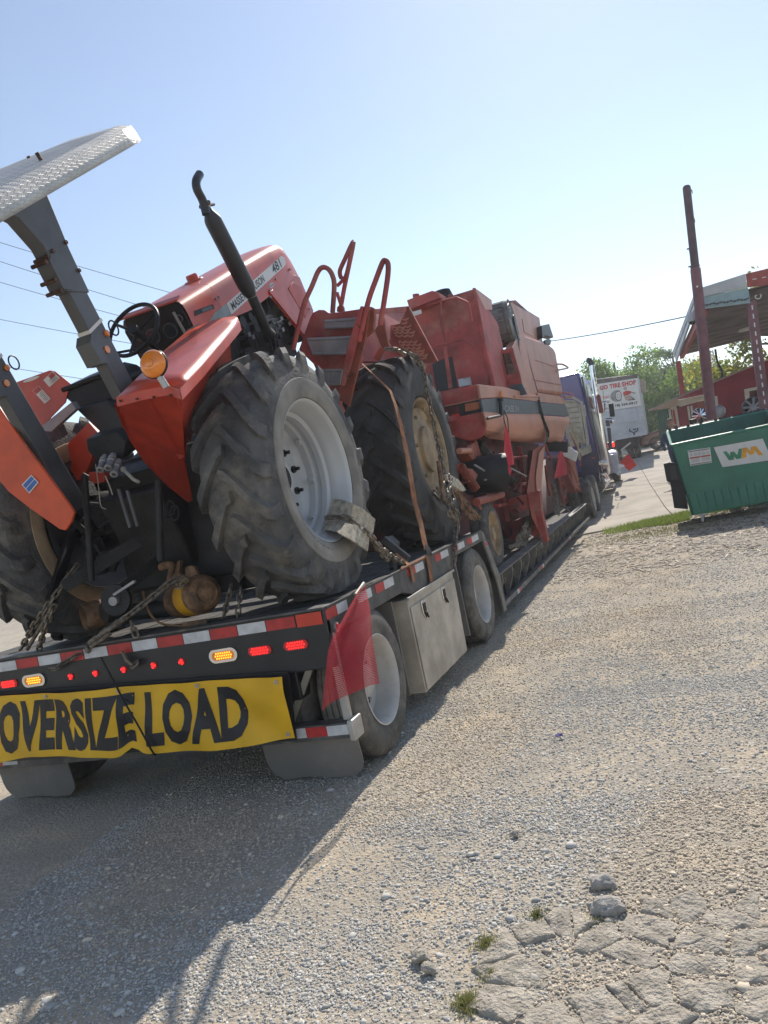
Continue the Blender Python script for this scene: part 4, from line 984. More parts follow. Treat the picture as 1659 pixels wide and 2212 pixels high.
# left mudguard top seen from behind, with its stickers
def on_left():
    # warning stickers on the inner top of the left mudguard
    Yp = 4.24
    pts = [P(*cw(a, b), Y=Yp) for a, b in ((70, 320), (110, 300), (330, 222), (365, 228), (470, 312), (440, 440), (270, 615), (150, 430))]
    mg = obj('mudguard_shield', MB().slab(pts, (0, .014, .006)), 'red', trc, bevel=.004, label='inner shield of the left mudguard with a grab slot and two white stickers')
    obj('grab_slot', MB().slab([P(*cw(212+55*math.cos(t)-4*math.sin(t), 279-18*math.cos(t)+13*math.sin(t)), Y=Yp-.002) for t in np.linspace(0, 6.28, 17)[:-1]], (0, -.002, 0)), 'sticker', mg)
    for quad, bar in ((((355, 225), (405, 270), (335, 332), (293, 285)), 1), (((262, 322), (342, 410), (303, 445), (219, 356)), 1)):
        q = [P(*cw(a, b), Y=Yp-.002) for a, b in quad]; s_ = obj('warning_sticker', MB().slab(q, (0, -.0015, 0)), 'sticker', mg)
        o = V3((0, -.002, 0)); f = lambda u, v: (q[0].lerp(q[1], u)).lerp(q[3].lerp(q[2], u), v)+o
        obj('sticker_print', MB().slab([f(.02, .04), f(.30, .04), f(.30, .96), f(.02, .96)] if quad[0][0] < 300 else [f(.05, .05), f(.5, .05), f(.5, .5), f(.05, .5)], (0, -.001, 0)), 'stickr', s_)
        mb = MB()
        for k in range(7): u = .38+.085*k; mb.slab([f(u, .1), f(u+.03, .1), f(u+.03, .55+.3*((k*7) % 3)/3), f(u, .55+.3*((k*7) % 3)/3)], (0, -.001, 0))
        obj('sticker_print', mb, 'stickg', s_)
    # big outer guard (left, lower) and grey plate
    obj('mudguard_rear_face', MB().slab([P(*cw(a, b), Y=3.73) for a, b in ((-160, 330), (-60, 400), (0, 478), (180, 740), (345, 960), (470, 1130), (500, 1180), (480, 1240), (440, 1300), (400, 1290), (200, 1150), (60, 1040), (0, 970), (-160, 860))], (0, .02, .0)), 'redlit', mg, bevel=.004)
    q = [P(*cw(a, b), Y=3.725) for a, b in ((213, 924), (262, 975), (200, 1050), (148, 992))]
    s_ = obj('instruction_sticker', MB().slab(q, (0, -.002, 0)), 'sticker', mg); c = sum(q, V3())/4
    for t in (.1, .54): obj('sticker_print', MB().slab([q[0].lerp(q[3], .06+0*t).lerp(q[1].lerp(q[2], .06), t), q[0].lerp(q[3], .06).lerp(q[1].lerp(q[2], .06), t+.36), q[0].lerp(q[3], .94).lerp(q[1].lerp(q[2], .94), t+.36), q[0].lerp(q[3], .94).lerp(q[1].lerp(q[2], .94), t)], (0, -.004, 0)), 'bluest', s_)
    obj('grey_step_plate', MB().slab([P(*cw(a, b), Y=4.12) for a, b in ((480, 435), (512, 480), (345, 632), (280, 625), (275, 600))], (0, .05, .01)), 'galv', mg)
    obj('tank_panel', MB().slab([P(*cw(a, b), Y=4.5) for a, b in ((600, 570), (680, 660), (560, 960), (520, 960), (420, 800), (470, 700))], (0, .05, .01)), 'red', mg)
on_left()
# ---- lamp, seat, rear housing
def lamp():
    c = PU(*ct(450, 1075), 1.145); d = V3((.12, -1, .05)).normalized()
    l_ = obj('side_lamp', MB().lathe([(.001, .0), (.066, .0), (.072, .012), (.072, .02), (.066, .03), (.05, .045), (.02, .05), (.001, .05)], c-d*.0, tuple(d), 32), 'amber', trc, label='round orange lamp on the right mudguard')
    obj('lens_boss', MB().lathe([(.024, .045), (.02, .056), (.001, .06)], c, tuple(d), 16), 'amber', l_)
    obj('lamp_rim', MB().lathe([(.064, -.01), (.076, .0), (.076, .012), (.066, .016)], c, tuple(d), 32), 'plastic', l_)
    obj('lamp_foot', MB().cyl(c-V3((-.015, 0, .07)), c-V3((-.035, -.01, .13)), .018, 8), 'alu', l_)
lamp()
def seat():
    Yp = 4.25
    pt = lambda a, b, Y=Yp: P(*cw(a, b), Y=Y)
    back = [pt(*q) for q in ((420, 350), (450, 325), (600, 265), (690, 236), (770, 255), (822, 290), (800, 370), (770, 480), (700, 560), (600, 520), (510, 470), (440, 410))]
    s_ = obj('seat', MB().slab(back, T(0, .30, -.02)-T(0, 0, 0)), 'plastic', trc, bevel=.02)
    obj('seat_ridge', MB().tube([pt(425, 352, 4.24), pt(560, 300, 4.24), pt(700, 250, 4.24), pt(820, 300, 4.24)], .018, 8), 'plastic', s_)
    obj('seat_pan', MB().slab([pt(510, 480, 4.2), pt(720, 420, 4.2), pt(790, 480, 4.2), pt(870, 700, 4.2), pt(820, 740, 4.2), pt(700, 660, 4.2)], (0, .25, .1)), 'black', s_, bevel=.01)
    obj('control_console', MB().slab([pt(580, 685, 4.1), pt(790, 630, 4.1), pt(850, 700, 4.1), pt(830, 820, 4.1), pt(650, 830, 4.1), pt(590, 760, 4.1)], (0, .3, .12)), 'iron', trc, bevel=.008)
    for a, b, c_, d_ in ((710, 800, 675, 890), (765, 790, 728, 878), (800, 830, 768, 920)):
        p, q = pt(a, b, 4.05), pt(c_, d_, 3.93); u = (q-p)
        cp = obj('hydraulic_coupler', MB().lathe([(.001, 0), (.02, 0), (.02, .03), (.026, .032), (.026, .045), (.02, .047), (.02, .06), (.026, .062), (.026, .075), (.02, .08), (.02, u.length*.95), (.026, u.length), (.013, u.length+.003), (.013, u.length-.02), (.001, u.length-.02)], p, tuple(u), 16), 'galv', trc)
    obj('drawpin', MB().tube([pt(835, 890, 4.0), pt(900, 955, 3.95), pt(935, 972, 3.93)], .011, 8).sph(pt(832, 888, 4.0), .02, 8), 'slat', trc)
    mb = MB()
    for k in range(46):
        a, b = rnd.uniform(560, 1200), rnd.uniform(850, 1500)
        if a < 700 and b < 950: continue
        c = pt(a, b, 4.25+rnd.uniform(0, .2)); r_ = rnd.uniform(.015, .045)
        if k % 3 == 0: mb.obox(c, (r_*rnd.uniform(.4, 1.3), 0, r_*.3), (0, r_, 0), (-r_*.3, 0, r_*rnd.uniform(.4, 1.6)))
        else: mb.cyl(c, c+V3((rnd.uniform(-.1, .1), -rnd.uniform(.02, .08), rnd.uniform(-.15, .1))), r_*.6, 12)
    obj('linkage_fittings', mb, 'iron', trc, kind='stuff')
    mb = MB().box(-3.75, -2.82, 4.42, 4.8, 1.35, 2.3); obj('rear_housing', mb, 'iron', trc, bevel=.03)
    # lift rods, lower links, top link
    for p, q, r_ in (((570, 930), (620, 1640), .022), ((1070, 960), (1085, 1500), .024)): obj('lift_rod', MB().tube([pt(*p, 4.02), pt(*q, 3.98)], r_, 10), 'iron', trc)
    obj('lower_link', MB().beam(pt(1250, 1180, 4.5), pt(430, 1680, 3.95), .03, .085), 'iron', trc)
    obj('lower_link', MB().beam(P(*cw(520, 1200), Y=4.5), P(*cr_(395, 620), Y=3.98), .03, .085), 'iron', trc)
    obj('lower_link', MB().beam(P(*cr_(1270, 260), Y=4.4), P(*cr_(850, 590), Y=3.98), .03, .075), 'iron', trc)
    for a, b, c_, d_ in ((800, 1020, 880, 1280), (860, 1030, 930, 1270)): obj('top_link_bar', MB().tube([pt(a, b, 4.02), pt(c_, d_, 4.02)], .013, 8), 'rops', trc)
    for a, b in ((1150, 1150), (1180, 1180)): obj('pin_loop', MB().tube([pt(a+30*math.cos(t), b+50*math.sin(t), 4.05) for t in np.linspace(0, 6.28, 15)[:-1]], .006, 6, close=True), 'iron', trc)
    obj('red_cover', MB().slab([pt(600, 905, 4.12), pt(700, 905, 4.12), pt(705, 970, 4.12), pt(640, 985, 4.12), pt(600, 960, 4.12)], (0, .05, 0)), 'redd', trc, bevel=.004)
    obj('cable', MB().tube(smoothpath([pt(645, 850, 3.98), pt(665, 1000, 3.96), pt(680, 1130, 3.96), pt(715, 1155, 3.96)], 5), .003, 5).tube(smoothpath([pt(710, 930, 3.95), pt(740, 1000, 3.95), pt(760, 1060, 3.95)], 4), .004, 5), 'slat', trc)
    # ball ends and stabiliser at the lower right
    ring = P(*cr_(900, 600), Y=3.97)
    obj('ball_end', MB().lathe([(.035, -.02), (.10, -.02), (.105, .0), (.10, .02), (.035, .02)], ring, (.25, -1, .1), 24), 'iron', trc)
    obj('implement_pin', MB().cyl(ring+V3((0, .0, 0)), ring+V3((.01, -.05, 0)), .03, 14), 'galv', trc)
    obj('stabiliser_bar', MB().beam(P(*cr_(880, 560), Y=3.93), P(*cr_(1040, 455), Y=3.93), .02, .016), 'galv', trc)
seat()
# ---- roll-over posts and sunshade
def rops():
    for xs_, s_ in ((-2.95, 1), (-3.75, -1)):
        X_ = xs_-TX
        lo = MB().slab([T(X_-.04, -.38, .3 if s_ < 0 else .95), T(X_-.04, -.53, .3 if s_ < 0 else .95), T(X_-.04, -.53, 1.60), T(X_-.04, -.38, 1.60)], (.08, 0, 0))
        po = obj('roll_post', lo, 'rops', trc, bevel=.006)
        obj('roll_post_upper', MB().slab([T(X_-.045, -.365, 1.55), T(X_-.045, -.545, 1.60), T(X_-.045, -.55, 1.86), T(X_-.045, -.62, 2.02), T(X_-.045, -.78, 2.13), T(X_-.045, -.30, 2.13), T(X_-.045, -.35, 1.8)], (.09, 0, 0)), 'rops', po, bevel=.006)
        obj('hinge_plate', MB().slab([T(X_-.055, -.52, 1.16), T(X_-.055, -.585, 1.18), T(X_-.055, -.585, 1.31), T(X_-.055, -.54, 1.35), T(X_-.055, -.50, 1.34)], (.11, 0, 0)), 'rops', po)
        obj('joint_plate', MB().slab([T(X_-.05, -.50, 1.60), T(X_-.05, -.57, 1.62), T(X_-.05, -.565, 1.80), T(X_-.05, -.50, 1.82)], (.1, 0, 0)), 'rops', po)
        mb = MB()
        for l, u in ((-.60, 1.62), (-.60, 1.68), (-.60, 1.78), (-.37, 1.68), (-.36, 1.84), (-.5, 1.82), (-.56, 1.8)): mb.cyl(T(X_-.05, l, u), T(X_+.057, l, u), .012, 8)
        obj('bolts', mb, 'rustspot', po)
        obj('reflector', MB().cyl(T(X_+.041, -.47, 1.23), T(X_+.052, -.47, 1.23), .022, 14).cyl(T(X_+.041, -.40, 1.31), T(X_+.052, -.40, 1.31), .02, 14), 'amber', po)
        obj('pin_ring', MB().tube([T(X_+.07, -.35+.04*math.cos(t), 1.32+.045*math.sin(t)) for t in np.linspace(0, 6.28, 15)[:-1]], .005, 6, close=True), 'plastic', po)
        obj('pale_tape', MB().slab([T(X_-.043, -.375, 1.40), T(X_-.043, -.535, 1.37), T(X_-.043, -.535, 1.35), T(X_-.043, -.375, 1.38)], (.086, 0, 0)), 'sticker', po)
    # sunshade: a bent tread plate, tipped back with its right flange towards the road
    e1, e0 = P(304, 305, X=-2.4), P(-60, 516, X=-2.4)
    d = e1-e0; uvv = []; rows = []
    nrm = V3((0, -d.z, d.y)).normalized()
    def Q(x, t, k): return V3((x, e0.y+d.y*t, e0.z+d.z*t))+nrm*k
    for i, (x, k) in enumerate(((-2.395, 0), (-2.40, .045), (-2.41, .088), (-2.47, .112), (-2.8, .15), (-3.35, .17), (-3.9, .15), (-4.23, .112), (-4.29, .088), (-4.30, .0))):
        rows.append([Q(x, t, k) for t in np.linspace(0, 1, 15)]); uvv += [(t*d.length, x*1.0+(k*3 if i < 3 else 0)) for t in np.linspace(0, 1, 15)]
    sh = obj('sunshade', MB().grid(rows), 'diamond', trc, uv=uvv, smooth=25)
    sm = sh.modifiers.new('thickness', 'SOLIDIFY'); sm.thickness = .004
    mb = MB()
    for x, t in ((-2.62, .62), (-2.62, .35), (-3.0, .9), (-3.35, .62), (-3.35, .45), (-3.35, .25)): mb.cyl(Q(x, t, .12), Q(x, t, .168), .010, 8)
    obj('bolts', mb, 'rustspot', trc)
    obj('shade_frame', MB().beam(T(-.4, -.55, 2.12), T(.4, -.55, 2.12), .12, .05).beam(Q(-3.75, .25, .06), Q(-3.75, .9, .06), .05, .04).beam(Q(-2.95, .25, .06), Q(-2.95, .9, .06), .05, .04), 'rops', trc)
rops()

# ---- chains, pads and the rusty axle lying on the deck behind the tractor
def deck_things():
    ax = thing('rusty_axle_end', 'rusty round axle hub with a yellow clamped band lying on the trailer deck', 'axle hub', (-3.1, 4.25, 1.1))
    Yh = 4.22; c = P(*cr_(1545, 555), Y=Yh); d = V3((.86, -.50, .10)).normalized()
    obj('hub_cover', MB().lathe([(.001, .115), (.03, .118), (.06, .10), (.075, .105), (.105, .09), (.118, .07), (.118, .05), (.122, .03), (.132, .02), (.132, .0), (.10, -.01)], c, tuple(d), 32), 'rustbrown', ax)
    obj('yellow_band', MB().lathe([(.10, -.17), (.126, -.17), (.130, -.16), (.130, -.012), (.1, -.01)], c, tuple(d), 28), 'yelpaint', ax)
    obj('housing', MB().lathe([(.12, -.16), (.12, -.2), (.13, -.27), (.12, -.35), (.05, -.38), (.001, -.38)], c, tuple(d), 24), 'rustbrown', ax)
    obj('lug_ear', MB().slab([P(*cr_(a, b), Y=Yh+.02) for a, b in ((1425, 420), (1430, 350), (1460, 335), (1500, 345), (1530, 400), (1530, 430))], (0, .03, 0)), 'rustbrown', ax, bevel=.004)
    obj('upright_bracket', MB().slab([P(*cr_(a, b), Y=Yh+.04) for a, b in ((1320, 420), (1345, 395), (1370, 300), (1390, 298), (1380, 395), (1410, 420), (1400, 470), (1330, 470))], (0, .03, 0)), 'rustbrown', ax)
    obj('elbow', MB().tube(smoothpath([P(*cr_(1240, 350), Y=Yh+.05), P(*cr_(1290, 330), Y=Yh+.05), P(*cr_(1330, 350), Y=Yh+.06), P(*cr_(1310, 470), Y=Yh+.08)], 4), .028, 10), 'rustbrown', ax)
    lo = obj('pivot_lug', MB().lathe([(.001, .05), (.09, .05), (.1, .03), (.1, -.05), (.08, -.2), (.001, -.2)], P(*cr_(700, 720), Y=4.25), (-.5, -.85, 0), 24), 'rustbrown', ax)
    obj('second_lug', MB().lathe([(.001, .03), (.07, .03), (.085, 0), (.08, -.15), (.001, -.15)], P(*cr_(830, 690), Y=4.22), (-.4, -.9, 0), 20), 'iron', ax)
    obj('drawbar_tube', MB().cyl(P(*cr_(700, 720), Y=4.32), P(*cr_(1500, 650), Y=4.40), .06, 14), 'iron', ax)
    obj('guard_strip', MB().tube(smoothpath([P(*cr_(1100, 530), Y=4.15), P(*cr_(1150, 690), Y=4.15), P(*cr_(1240, 780), Y=4.15), P(*cr_(1420, 800), Y=4.15), P(*cr_(1580, 790), Y=4.15)], 5), .008, 6), 'rustbrown', ax)
    obj('band_plate', MB().slab([P(*cr_(a, b), Y=4.14) for a, b in ((1400, 775), (1590, 745), (1595, 790), (1410, 800))], (0, .01, 0)), 'rustbrown', ax)
    # chains
    Yc = 4.05
    m = MB(); chain(smoothpath([P(*cr_(1420, 430), Y=4.06), P(*cr_(1320, 460), Y=4.03), P(*cr_(1120, 620), Y=3.99), P(*cr_(960, 740), Y=3.96), P(*cr_(830, 830), Y=3.94), P(*cr_(700, 930), Y=3.95)], 4), .075, .0085, .034, m, .3)
    chain(smoothpath([P(*cr_(1440, 440), Y=4.06), P(*cr_(1380, 490), Y=4.05), P(*cr_(1330, 440), Y=4.06)], 4), .06, .008, .03, m, .3)
    chain([P(*cr_(1010, 770), Y=3.98), P(*cr_(1050, 880), Y=3.96), P(*cr_(1045, 930), Y=3.94)], .07, .0085, .034, m)
    chain(smoothpath([P(*cr_(950, 1010), Y=3.965), P(*cr_(980, 1070), Y=3.965), P(*cr_(1040, 1100), Y=3.965), P(*cr_(1060, 1020), Y=3.965)], 4), .07, .0085, .034, m)
    chain(smoothpath([P(*cr_(620, 1010), Y=3.965), P(*cr_(500, 1080), Y=3.965), P(*cr_(430, 1130), Y=3.965), P(*cr_(350, 1130), Y=3.965)], 4), .06, .006, .028, m)
    ch_ = thing('tie_down_chain', 'rusty chain and binder running from the yellow banded hub to the deck edge', 'chain', tuple(P(*cr_(850, 800), Y=3.97)))
    obj('chain_links', m, 'chain', ch_)
    obj('lever_binder', MB().tube([P(*cr_(700, 960), Y=3.96), P(*cr_(850, 860), Y=3.93)], .014, 8).tube([P(*cr_(690, 930), Y=3.95), P(*cr_(880, 800), Y=3.93), P(*cr_(960, 740), Y=3.94)], .016, 8).sph(P(*cr_(680, 980), Y=3.96), .03, 8, sx=.6), 'chain', ch_)
    m = MB(); chain([P(*cr_(600, 330), Y=4.1), P(*cr_(500, 460), Y=4.0), P(*cr_(400, 600), Y=3.95), P(*cr_(260, 800), Y=3.98), P(*cr_(150, 1000), Y=4.06)], .075, .0085, .034, m, .3)
    chain([P(*cr_(420, 640), Y=3.93), P(*cr_(350, 800), Y=3.96), P(*cr_(300, 990), Y=4.06)], .075, .0085, .034, m, .3)
    c2_ = thing('tie_down_chain', 'dark chain with a long binder bar beside the left tractor wheel', 'chain', tuple(P(*cr_(260, 800), Y=3.98)))
    obj('chain_links', m, 'chain', c2_); obj('binder_bar', MB().tube([P(*cr_(410, 650), Y=3.94), P(*cr_(210, 980), Y=4.03)], .014, 8), 'chain', c2_)
    m = MB()
    for a in (930, 980): chain([P(*cr_(a+560, 800), Y=4.3), P(*cr_(a+570, 950), Y=4.2)], .06, .007, .03, m)
    m = MB()
    chain([P(500, 1265, Y=4.25), P(480, 1345, Y=4.15)], .06, .007, .03, m); chain([P(520, 1270, Y=4.25), P(512, 1340, Y=4.15)], .06, .007, .03, m)
    obj('hanging_chain', m, 'chain', cat='chain', label='two short dark chain ends between the yellow hub and the right tractor tyre')
    # woven belt pads on the right wheel and the chain over them
    X_ = -2.10
    pd = thing('wheel_tie_down', 'chain padded with two frayed woven belt pieces tying down the right tractor wheel', 'chain', tuple(P(*cy_(1400, 1400), X=X_)))
    f1 = [[(1205, 1190), (1170, 1300), (1150, 1400)], [(1260, 1195), (1240, 1310), (1200, 1405)], [(1340, 1225), (1320, 1340), (1255, 1420)], [(1410, 1260), (1400, 1380), (1320, 1450)], [(1490, 1330), (1475, 1420), (1380, 1480)]]
    xs_ = [-2.28, -2.2, -2.11, -2.08, -2.07]
    obj('belt_pad', MB().grid([[P(*cy_(*q), X=x-.03*(k == 1)) for k, q in enumerate(r)] for r, x in zip(f1, xs_)], (.009, 0, 0)), 'burlap', pd)
    f2 = [[(1290, 1355), (1248, 1425)], [(1350, 1365), (1310, 1460)], [(1410, 1385), (1370, 1495)], [(1450, 1440), (1438, 1545)]]
    obj('belt_pad', MB().grid([[P(*cy_(*q), X=x) for q in r] for r, x in zip(f2, (-2.10, -2.06, -2.045, -2.05))], (.010, 0, 0)), 'burlap', pd)
    m = MB(); chain(smoothpath([P(*cy_(1170, 1315), X=-2.26), P(*cy_(1300, 1320), X=-2.12), P(*cy_(1390, 1385), X=-2.05), P(*cy_(1460, 1440), X=-2.04), P(*cy_(1530, 1520), X=-2.05), P(*cy_(1620, 1590), X=-2.06), P(*cy_(1700, 1640), X=-2.08)], 4), .085, .0095, .038, m, .3)
    chain(smoothpath([P(*cy_(1480, 1470), X=-2.05), P(*cy_(1540, 1560), X=-2.06), P(*cy_(1600, 1610), X=-2.08)], 4), .08, .0095, .036, m, .4)
    obj('chain_links', m, 'chain', pd)
    for a in (640, 700): obj('chain_stake', MB().beam(P(*cq(a, 520), X=-2.12), P(*cq(a+12, 600), X=-2.10), .03, .03), 'iron', pd)
    obj('ratchet_binder', MB().beam(P(*cq(590, 365), X=-2.25), P(*cq(780, 520), X=-2.08), .05, .05).beam(P(*cq(620, 365), X=-2.25), P(*cq(680, 420), X=-2.18), .09, .05), 'blackdust', pd)
deck_things()

# ================================================================ COMBINE HARVESTER
cmb = thing('combine_harvester', 'old red combine harvester with faded sides, chained down ahead of the tractor', 'combine', (-3.35, 7.4, .5))
SX, UX = -1.95, -2.10
def pl(pts, f, off, name, m, parent=None, bevel=0, label=None, **k):
    """a plate through surveyed corners, with real thickness"""
    return obj(name, MB().slab([P(*f(*q), **k) for q in pts], off), m, parent or cmb, bevel=bevel, label=label)
# --- big drive tyre
cwh = ag_rim(-2.19, 7.42, 2.05, .52, 1, 'rimcream', cmb, deep=.06)
lug_tyre(-2.16, 7.42, 2.05, .98, .60, .54, cwh, n=20, m='rubber', phase=.05, flat=1.10, depth=.055)
obj('hub_plate', MB().lathe([(.001, .10), (.2, .10), (.235, .09), (.24, .05), (.40, .02), (.41, .0)], (-2.29, 7.42, 2.05), (1, 0, 0), 48), 'rimcream', cwh)
lwh = ag_rim(-4.52, 7.42, 2.05, .52, -1, 'rimcream', cmb, deep=.06)
lug_tyre(-4.60, 7.42, 2.05, .98, .60, .54, lwh, n=20, m='rubber', side=-1, phase=.3, flat=1.10, depth=.055)
# --- small steering wheels on the low deck
for x, s_ in ((-2.17, 1), (-4.5, -1)):
    w = obj('steering_wheel_assembly', MB().lathe([(.275, -.02), (.285, -.005), (.27, .0), (.262, -.03), (.25, -.07), (.2, -.085), (.16, -.06), (.12, -.065), (.10, -.05), (.085, -.02), (.001, -.015)], (x, 9.35, .94), (s_, 0, 0), 40), 'rimcream', cmb)
    obj('tyre', MB().lathe([(.27, -.03), (.3, -.008), (.36, .0), (.40, -.02), (.425, -.045), (.432, -.08), (.425, -.09), (.432, -.10), (.432, -.15), (.42, -.19), (.36, -.225), (.27, -.2)], (x, 9.35, .94), (s_, 0, 0), 56), 'rubber2', w)
# --- skirt: rear-facing part and side, in bands
Yr = 9.22
R3 = lambda pts, m, name='panel', bevel=.004, y=Yr, off=(0, .03, 0), parent=None, label=None: pl(pts, c3, off, name, m, parent, bevel, label, Y=y)
S3 = lambda pts, m, name='panel', bevel=.004, x=SX, off=(-.03, 0, 0), parent=None, label=None: pl(pts, c3, off, name, m, parent, bevel, label, X=x)
sk = R3([(60, 1045), (440, 970), (458, 1096), (128, 1166)], 'cred', 'rear_skirt_top')
R3([(128, 1163), (458, 1094), (460, 1104), (131, 1173)], 'cfade', 'skirt_moulding', 0, Yr-.005)
bd = R3([(131, 1174), (460, 1105), (480, 1215), (152, 1282)], 'black', 'rear_light_band', .003, Yr+.02)
R3([(313, 1148), (440, 1125), (448, 1190), (318, 1218)], 'lampo', 'orange_reflector', .002, Yr+.012, (0, -.01, 0), bd)
bpy.data.objects[-1] if False else None
R3([(140, 1182), (262, 1165), (268, 1236), (156, 1258)], 'cdark', 'dark_red_lens', .002, Yr+.012, (0, -.01, 0), bd)
R3([(152, 1282), (480, 1215), (500, 1228), (510, 1290), (505, 1350), (492, 1410), (460, 1450), (340, 1480), (200, 1440)], 'cred', 'rear_skirt_belly', .01)
R3([(190, 1245), (265, 1235), (268, 1262), (200, 1275)], 'tapeo', 'small_red_reflector', .001, Yr-.01, (0, -.004, 0), bd)
# side bands run forward from the corner
s1a = S3([(440, 970), (620, 992), (690, 1000), (975, 1075), (985, 1125), (640, 1085), (458, 1096)], 'cfade', 'side_skirt_top')
S3([(985, 1075), (1215, 1130), (1218, 1150), (990, 1128)], 'cfade', 'side_skirt_top')
sb = S3([(460, 1105), (640, 1092), (985, 1132), (1002, 1240), (680, 1238), (482, 1215)], 'band', 'stripe_band', .003, SX-.006)
sb2 = S3([(990, 1134), (1218, 1156), (1252, 1258), (1008, 1242)], 'band', 'stripe_band', .003, SX-.006)
S3([(482, 1215), (680, 1236), (1002, 1240), (1003, 1249), (682, 1246), (484, 1225)], 'cfade', 'skirt_moulding', 0, SX+.004)
# lower skirt, curving under towards its bottom edge
def belly(pts_rows, name):
    rows = []
    for dx, row in zip((0, .012, 0, -.05, -.16, -.30), pts_rows): rows.append([P(*c3(*q), X=SX+dx) for q in row])
    return obj(name, MB().grid(rows, (-.02, 0, 0)), 'cfade', cmb)
belly([[(484, 1226), (680, 1247), (870, 1249), (1003, 1250)], [(500, 1270), (690, 1290), (880, 1295), (1015, 1295)], [(512, 1330), (700, 1350), (890, 1358), (1030, 1355)], [(508, 1385), (705, 1410), (890, 1420), (1045, 1415)], [(500, 1425), (700, 1455), (890, 1472), (1050, 1465)], [(540, 1455), (710, 1478), (900, 1495), (1030, 1495)]], 'side_skirt_belly')
belly([[(1010, 1251), (1100, 1256), (1180, 1262), (1255, 1270)], [(1020, 1295), (1110, 1300), (1190, 1305), (1256, 1310)], [(1035, 1352), (1110, 1355), (1190, 1355), (1225, 1350)], [(1055, 1412), (1120, 1420), (1180, 1420), (1212, 1400)], [(1062, 1462), (1120, 1475), (1170, 1475), (1208, 1440)], [(1060, 1490), (1120, 1502), (1165, 1503), (1200, 1470)]], 'front_skirt_belly')
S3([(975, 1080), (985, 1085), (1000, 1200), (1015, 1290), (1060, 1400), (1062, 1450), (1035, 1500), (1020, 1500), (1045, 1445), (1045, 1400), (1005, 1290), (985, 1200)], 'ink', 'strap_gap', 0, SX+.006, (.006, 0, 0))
mb = MB(); text_quad(mb, 'CASE IH', quadfn(P(*c3(672, 1217), X=SX-.004), P(*c3(800, 1224), X=SX-.004), P(*c3(668, 1158), X=SX-.004), P(*c3(795, 1166), X=SX-.004), (.003, 0, 0)), .02)
obj('maker_lettering', mb, 'galv', sb, smooth=0)
# --- upper body: engine deck, rear face in panels
Yu = 10.9
body = obj('engine_deck_box', MB().slab([(UX, Yu, P(*c3(400, 105), X=UX).z), (UX, Yu, 2.6), (UX, 12.2, 2.6), (UX, 12.2, 4.0)], (-2.6, 0, 0)), 'cred', cmb, bevel=.01)
for a, b in ((20, 36), (165, 180), (200, 214), (425, 440), (440, 446)):
    pl([(a+0, 300-20), (b+0, 280-4), (b+90, 960), (a+90, 975)], c3, (0, -.02, 0), 'body_rib', 'cred', body, .003, Y=Yu-.001) if a > 400 else None
R3([(385, 108), (412, 104), (578, 985), (550, 990)], 'cred', 'corner_post', .004, Yu-.002, (0, -.035, 0), body)
R3([(75, 260), (98, 255), (205, 1005), (170, 1012)], 'cred', 'tall_stay', .004, Yu-.25, (0, -.03, 0))
R3([(160, 165), (205, 155), (320, 800), (215, 820)], 'cred', 'recess_panel', 0, Yu-.003, (0, -.004, 0), body)
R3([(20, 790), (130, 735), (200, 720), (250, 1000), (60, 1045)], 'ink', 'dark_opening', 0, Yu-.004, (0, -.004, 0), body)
R3([(-100, 190), (75, 150), (85, 210), (-60, 260)], 'cred', 'raised_box', .004, Yu-.02, (0, .5, 0))
obj('air_intake', MB().lathe([(.001, .06), (.12, .06), (.14, 0), (.14, -.1)], P(*c3(115, 165), Y=Yu+.4), (0, 0, 1), 20), 'plastic', cmb)
obj('cap', MB().cyl(P(*c1(1257, 600), Y=Yu-.2), P(*c1(1255, 575), Y=Yu-.2), .05, 12), 'crust', cmb)
pl([(1172, 628), (1400, 542), (1458, 556), (1470, 605), (1200, 712)], c1, (0, .4, 0), 'control_box', 'cred', None, .006, Y=Yu-.35)
for q in (((-20, 255), (225, 190), (240, 190), (330, 230), (350, 260), (375, 400)), ((0, 640), (270, 572), (300, 575), (390, 625), (405, 650))):
    obj('guard_rail', MB().tube(smoothpath([P(*c3(*a), Y=Yu-.30) for a in q], 4), .016, 8), 'cred', cmb)
obj('guard_rail', MB().tube([P(*c1(1480, 640), Y=Yu-.3), P(*c1(1500, 1020), Y=Yu-.3)], .016, 8), 'cred', cmb)
wl = R3([(250, 925), (352, 905), (362, 975), (262, 995)], 'vanw', 'work_light', .004, Yu-.32, (0, .06, 0)); R3([(298, 915), (360, 902), (374, 978), (366, 980), (355, 912), (300, 924)], 'galv', 'light_guard', 0, Yu-.36, (0, .02, 0), wl)
R3([(1228-1228-60, 742-0), (-60, 742), (-60, 742)], 'sticker') if False else None
st = pl([(1215, 735), (1302, 712), (1308, 748), (1235, 772)], c1, (0, -.002, 0), 'label_plate', 'sticker', None, 0, Y=Yu-.385)
# --- side, lighter and dusty: rear top panel, upper tank, rounded hood
S3([(405, 110), (425, 115), (555, 212), (560, 300), (500, 300)], 'cfade', 'deck_side', .004, UX+.004, (-.02, 0, 0), body)
up = S3([(700, 228), (770, 240), (985, 372), (1012, 592), (805, 520), (760, 400)], 'cfade', 'tank_side', .006, -2.10, (-.25, 0, 0))
S3([(710, 218), (770, 212), (888, 318), (820, 285)], 'crust', 'tank_flap', .003, -2.10, (-.3, 0, 0), up)
S3([(828, 380), (848, 378), (905, 400), (922, 540), (845, 505)], 'cfade', 'access_panel', .003, -2.098, (.008, 0, 0), up)
hood = S3([(800, 515), (850, 522), (1000, 575), (1060, 600), (1110, 640), (1130, 680), (1150, 800), (1200, 1075), (1190, 1062), (975, 1040), (905, 850), (880, 700)], 'cfade', 'engine_hood', .0, SX-.05, (-.3, 0, 0))
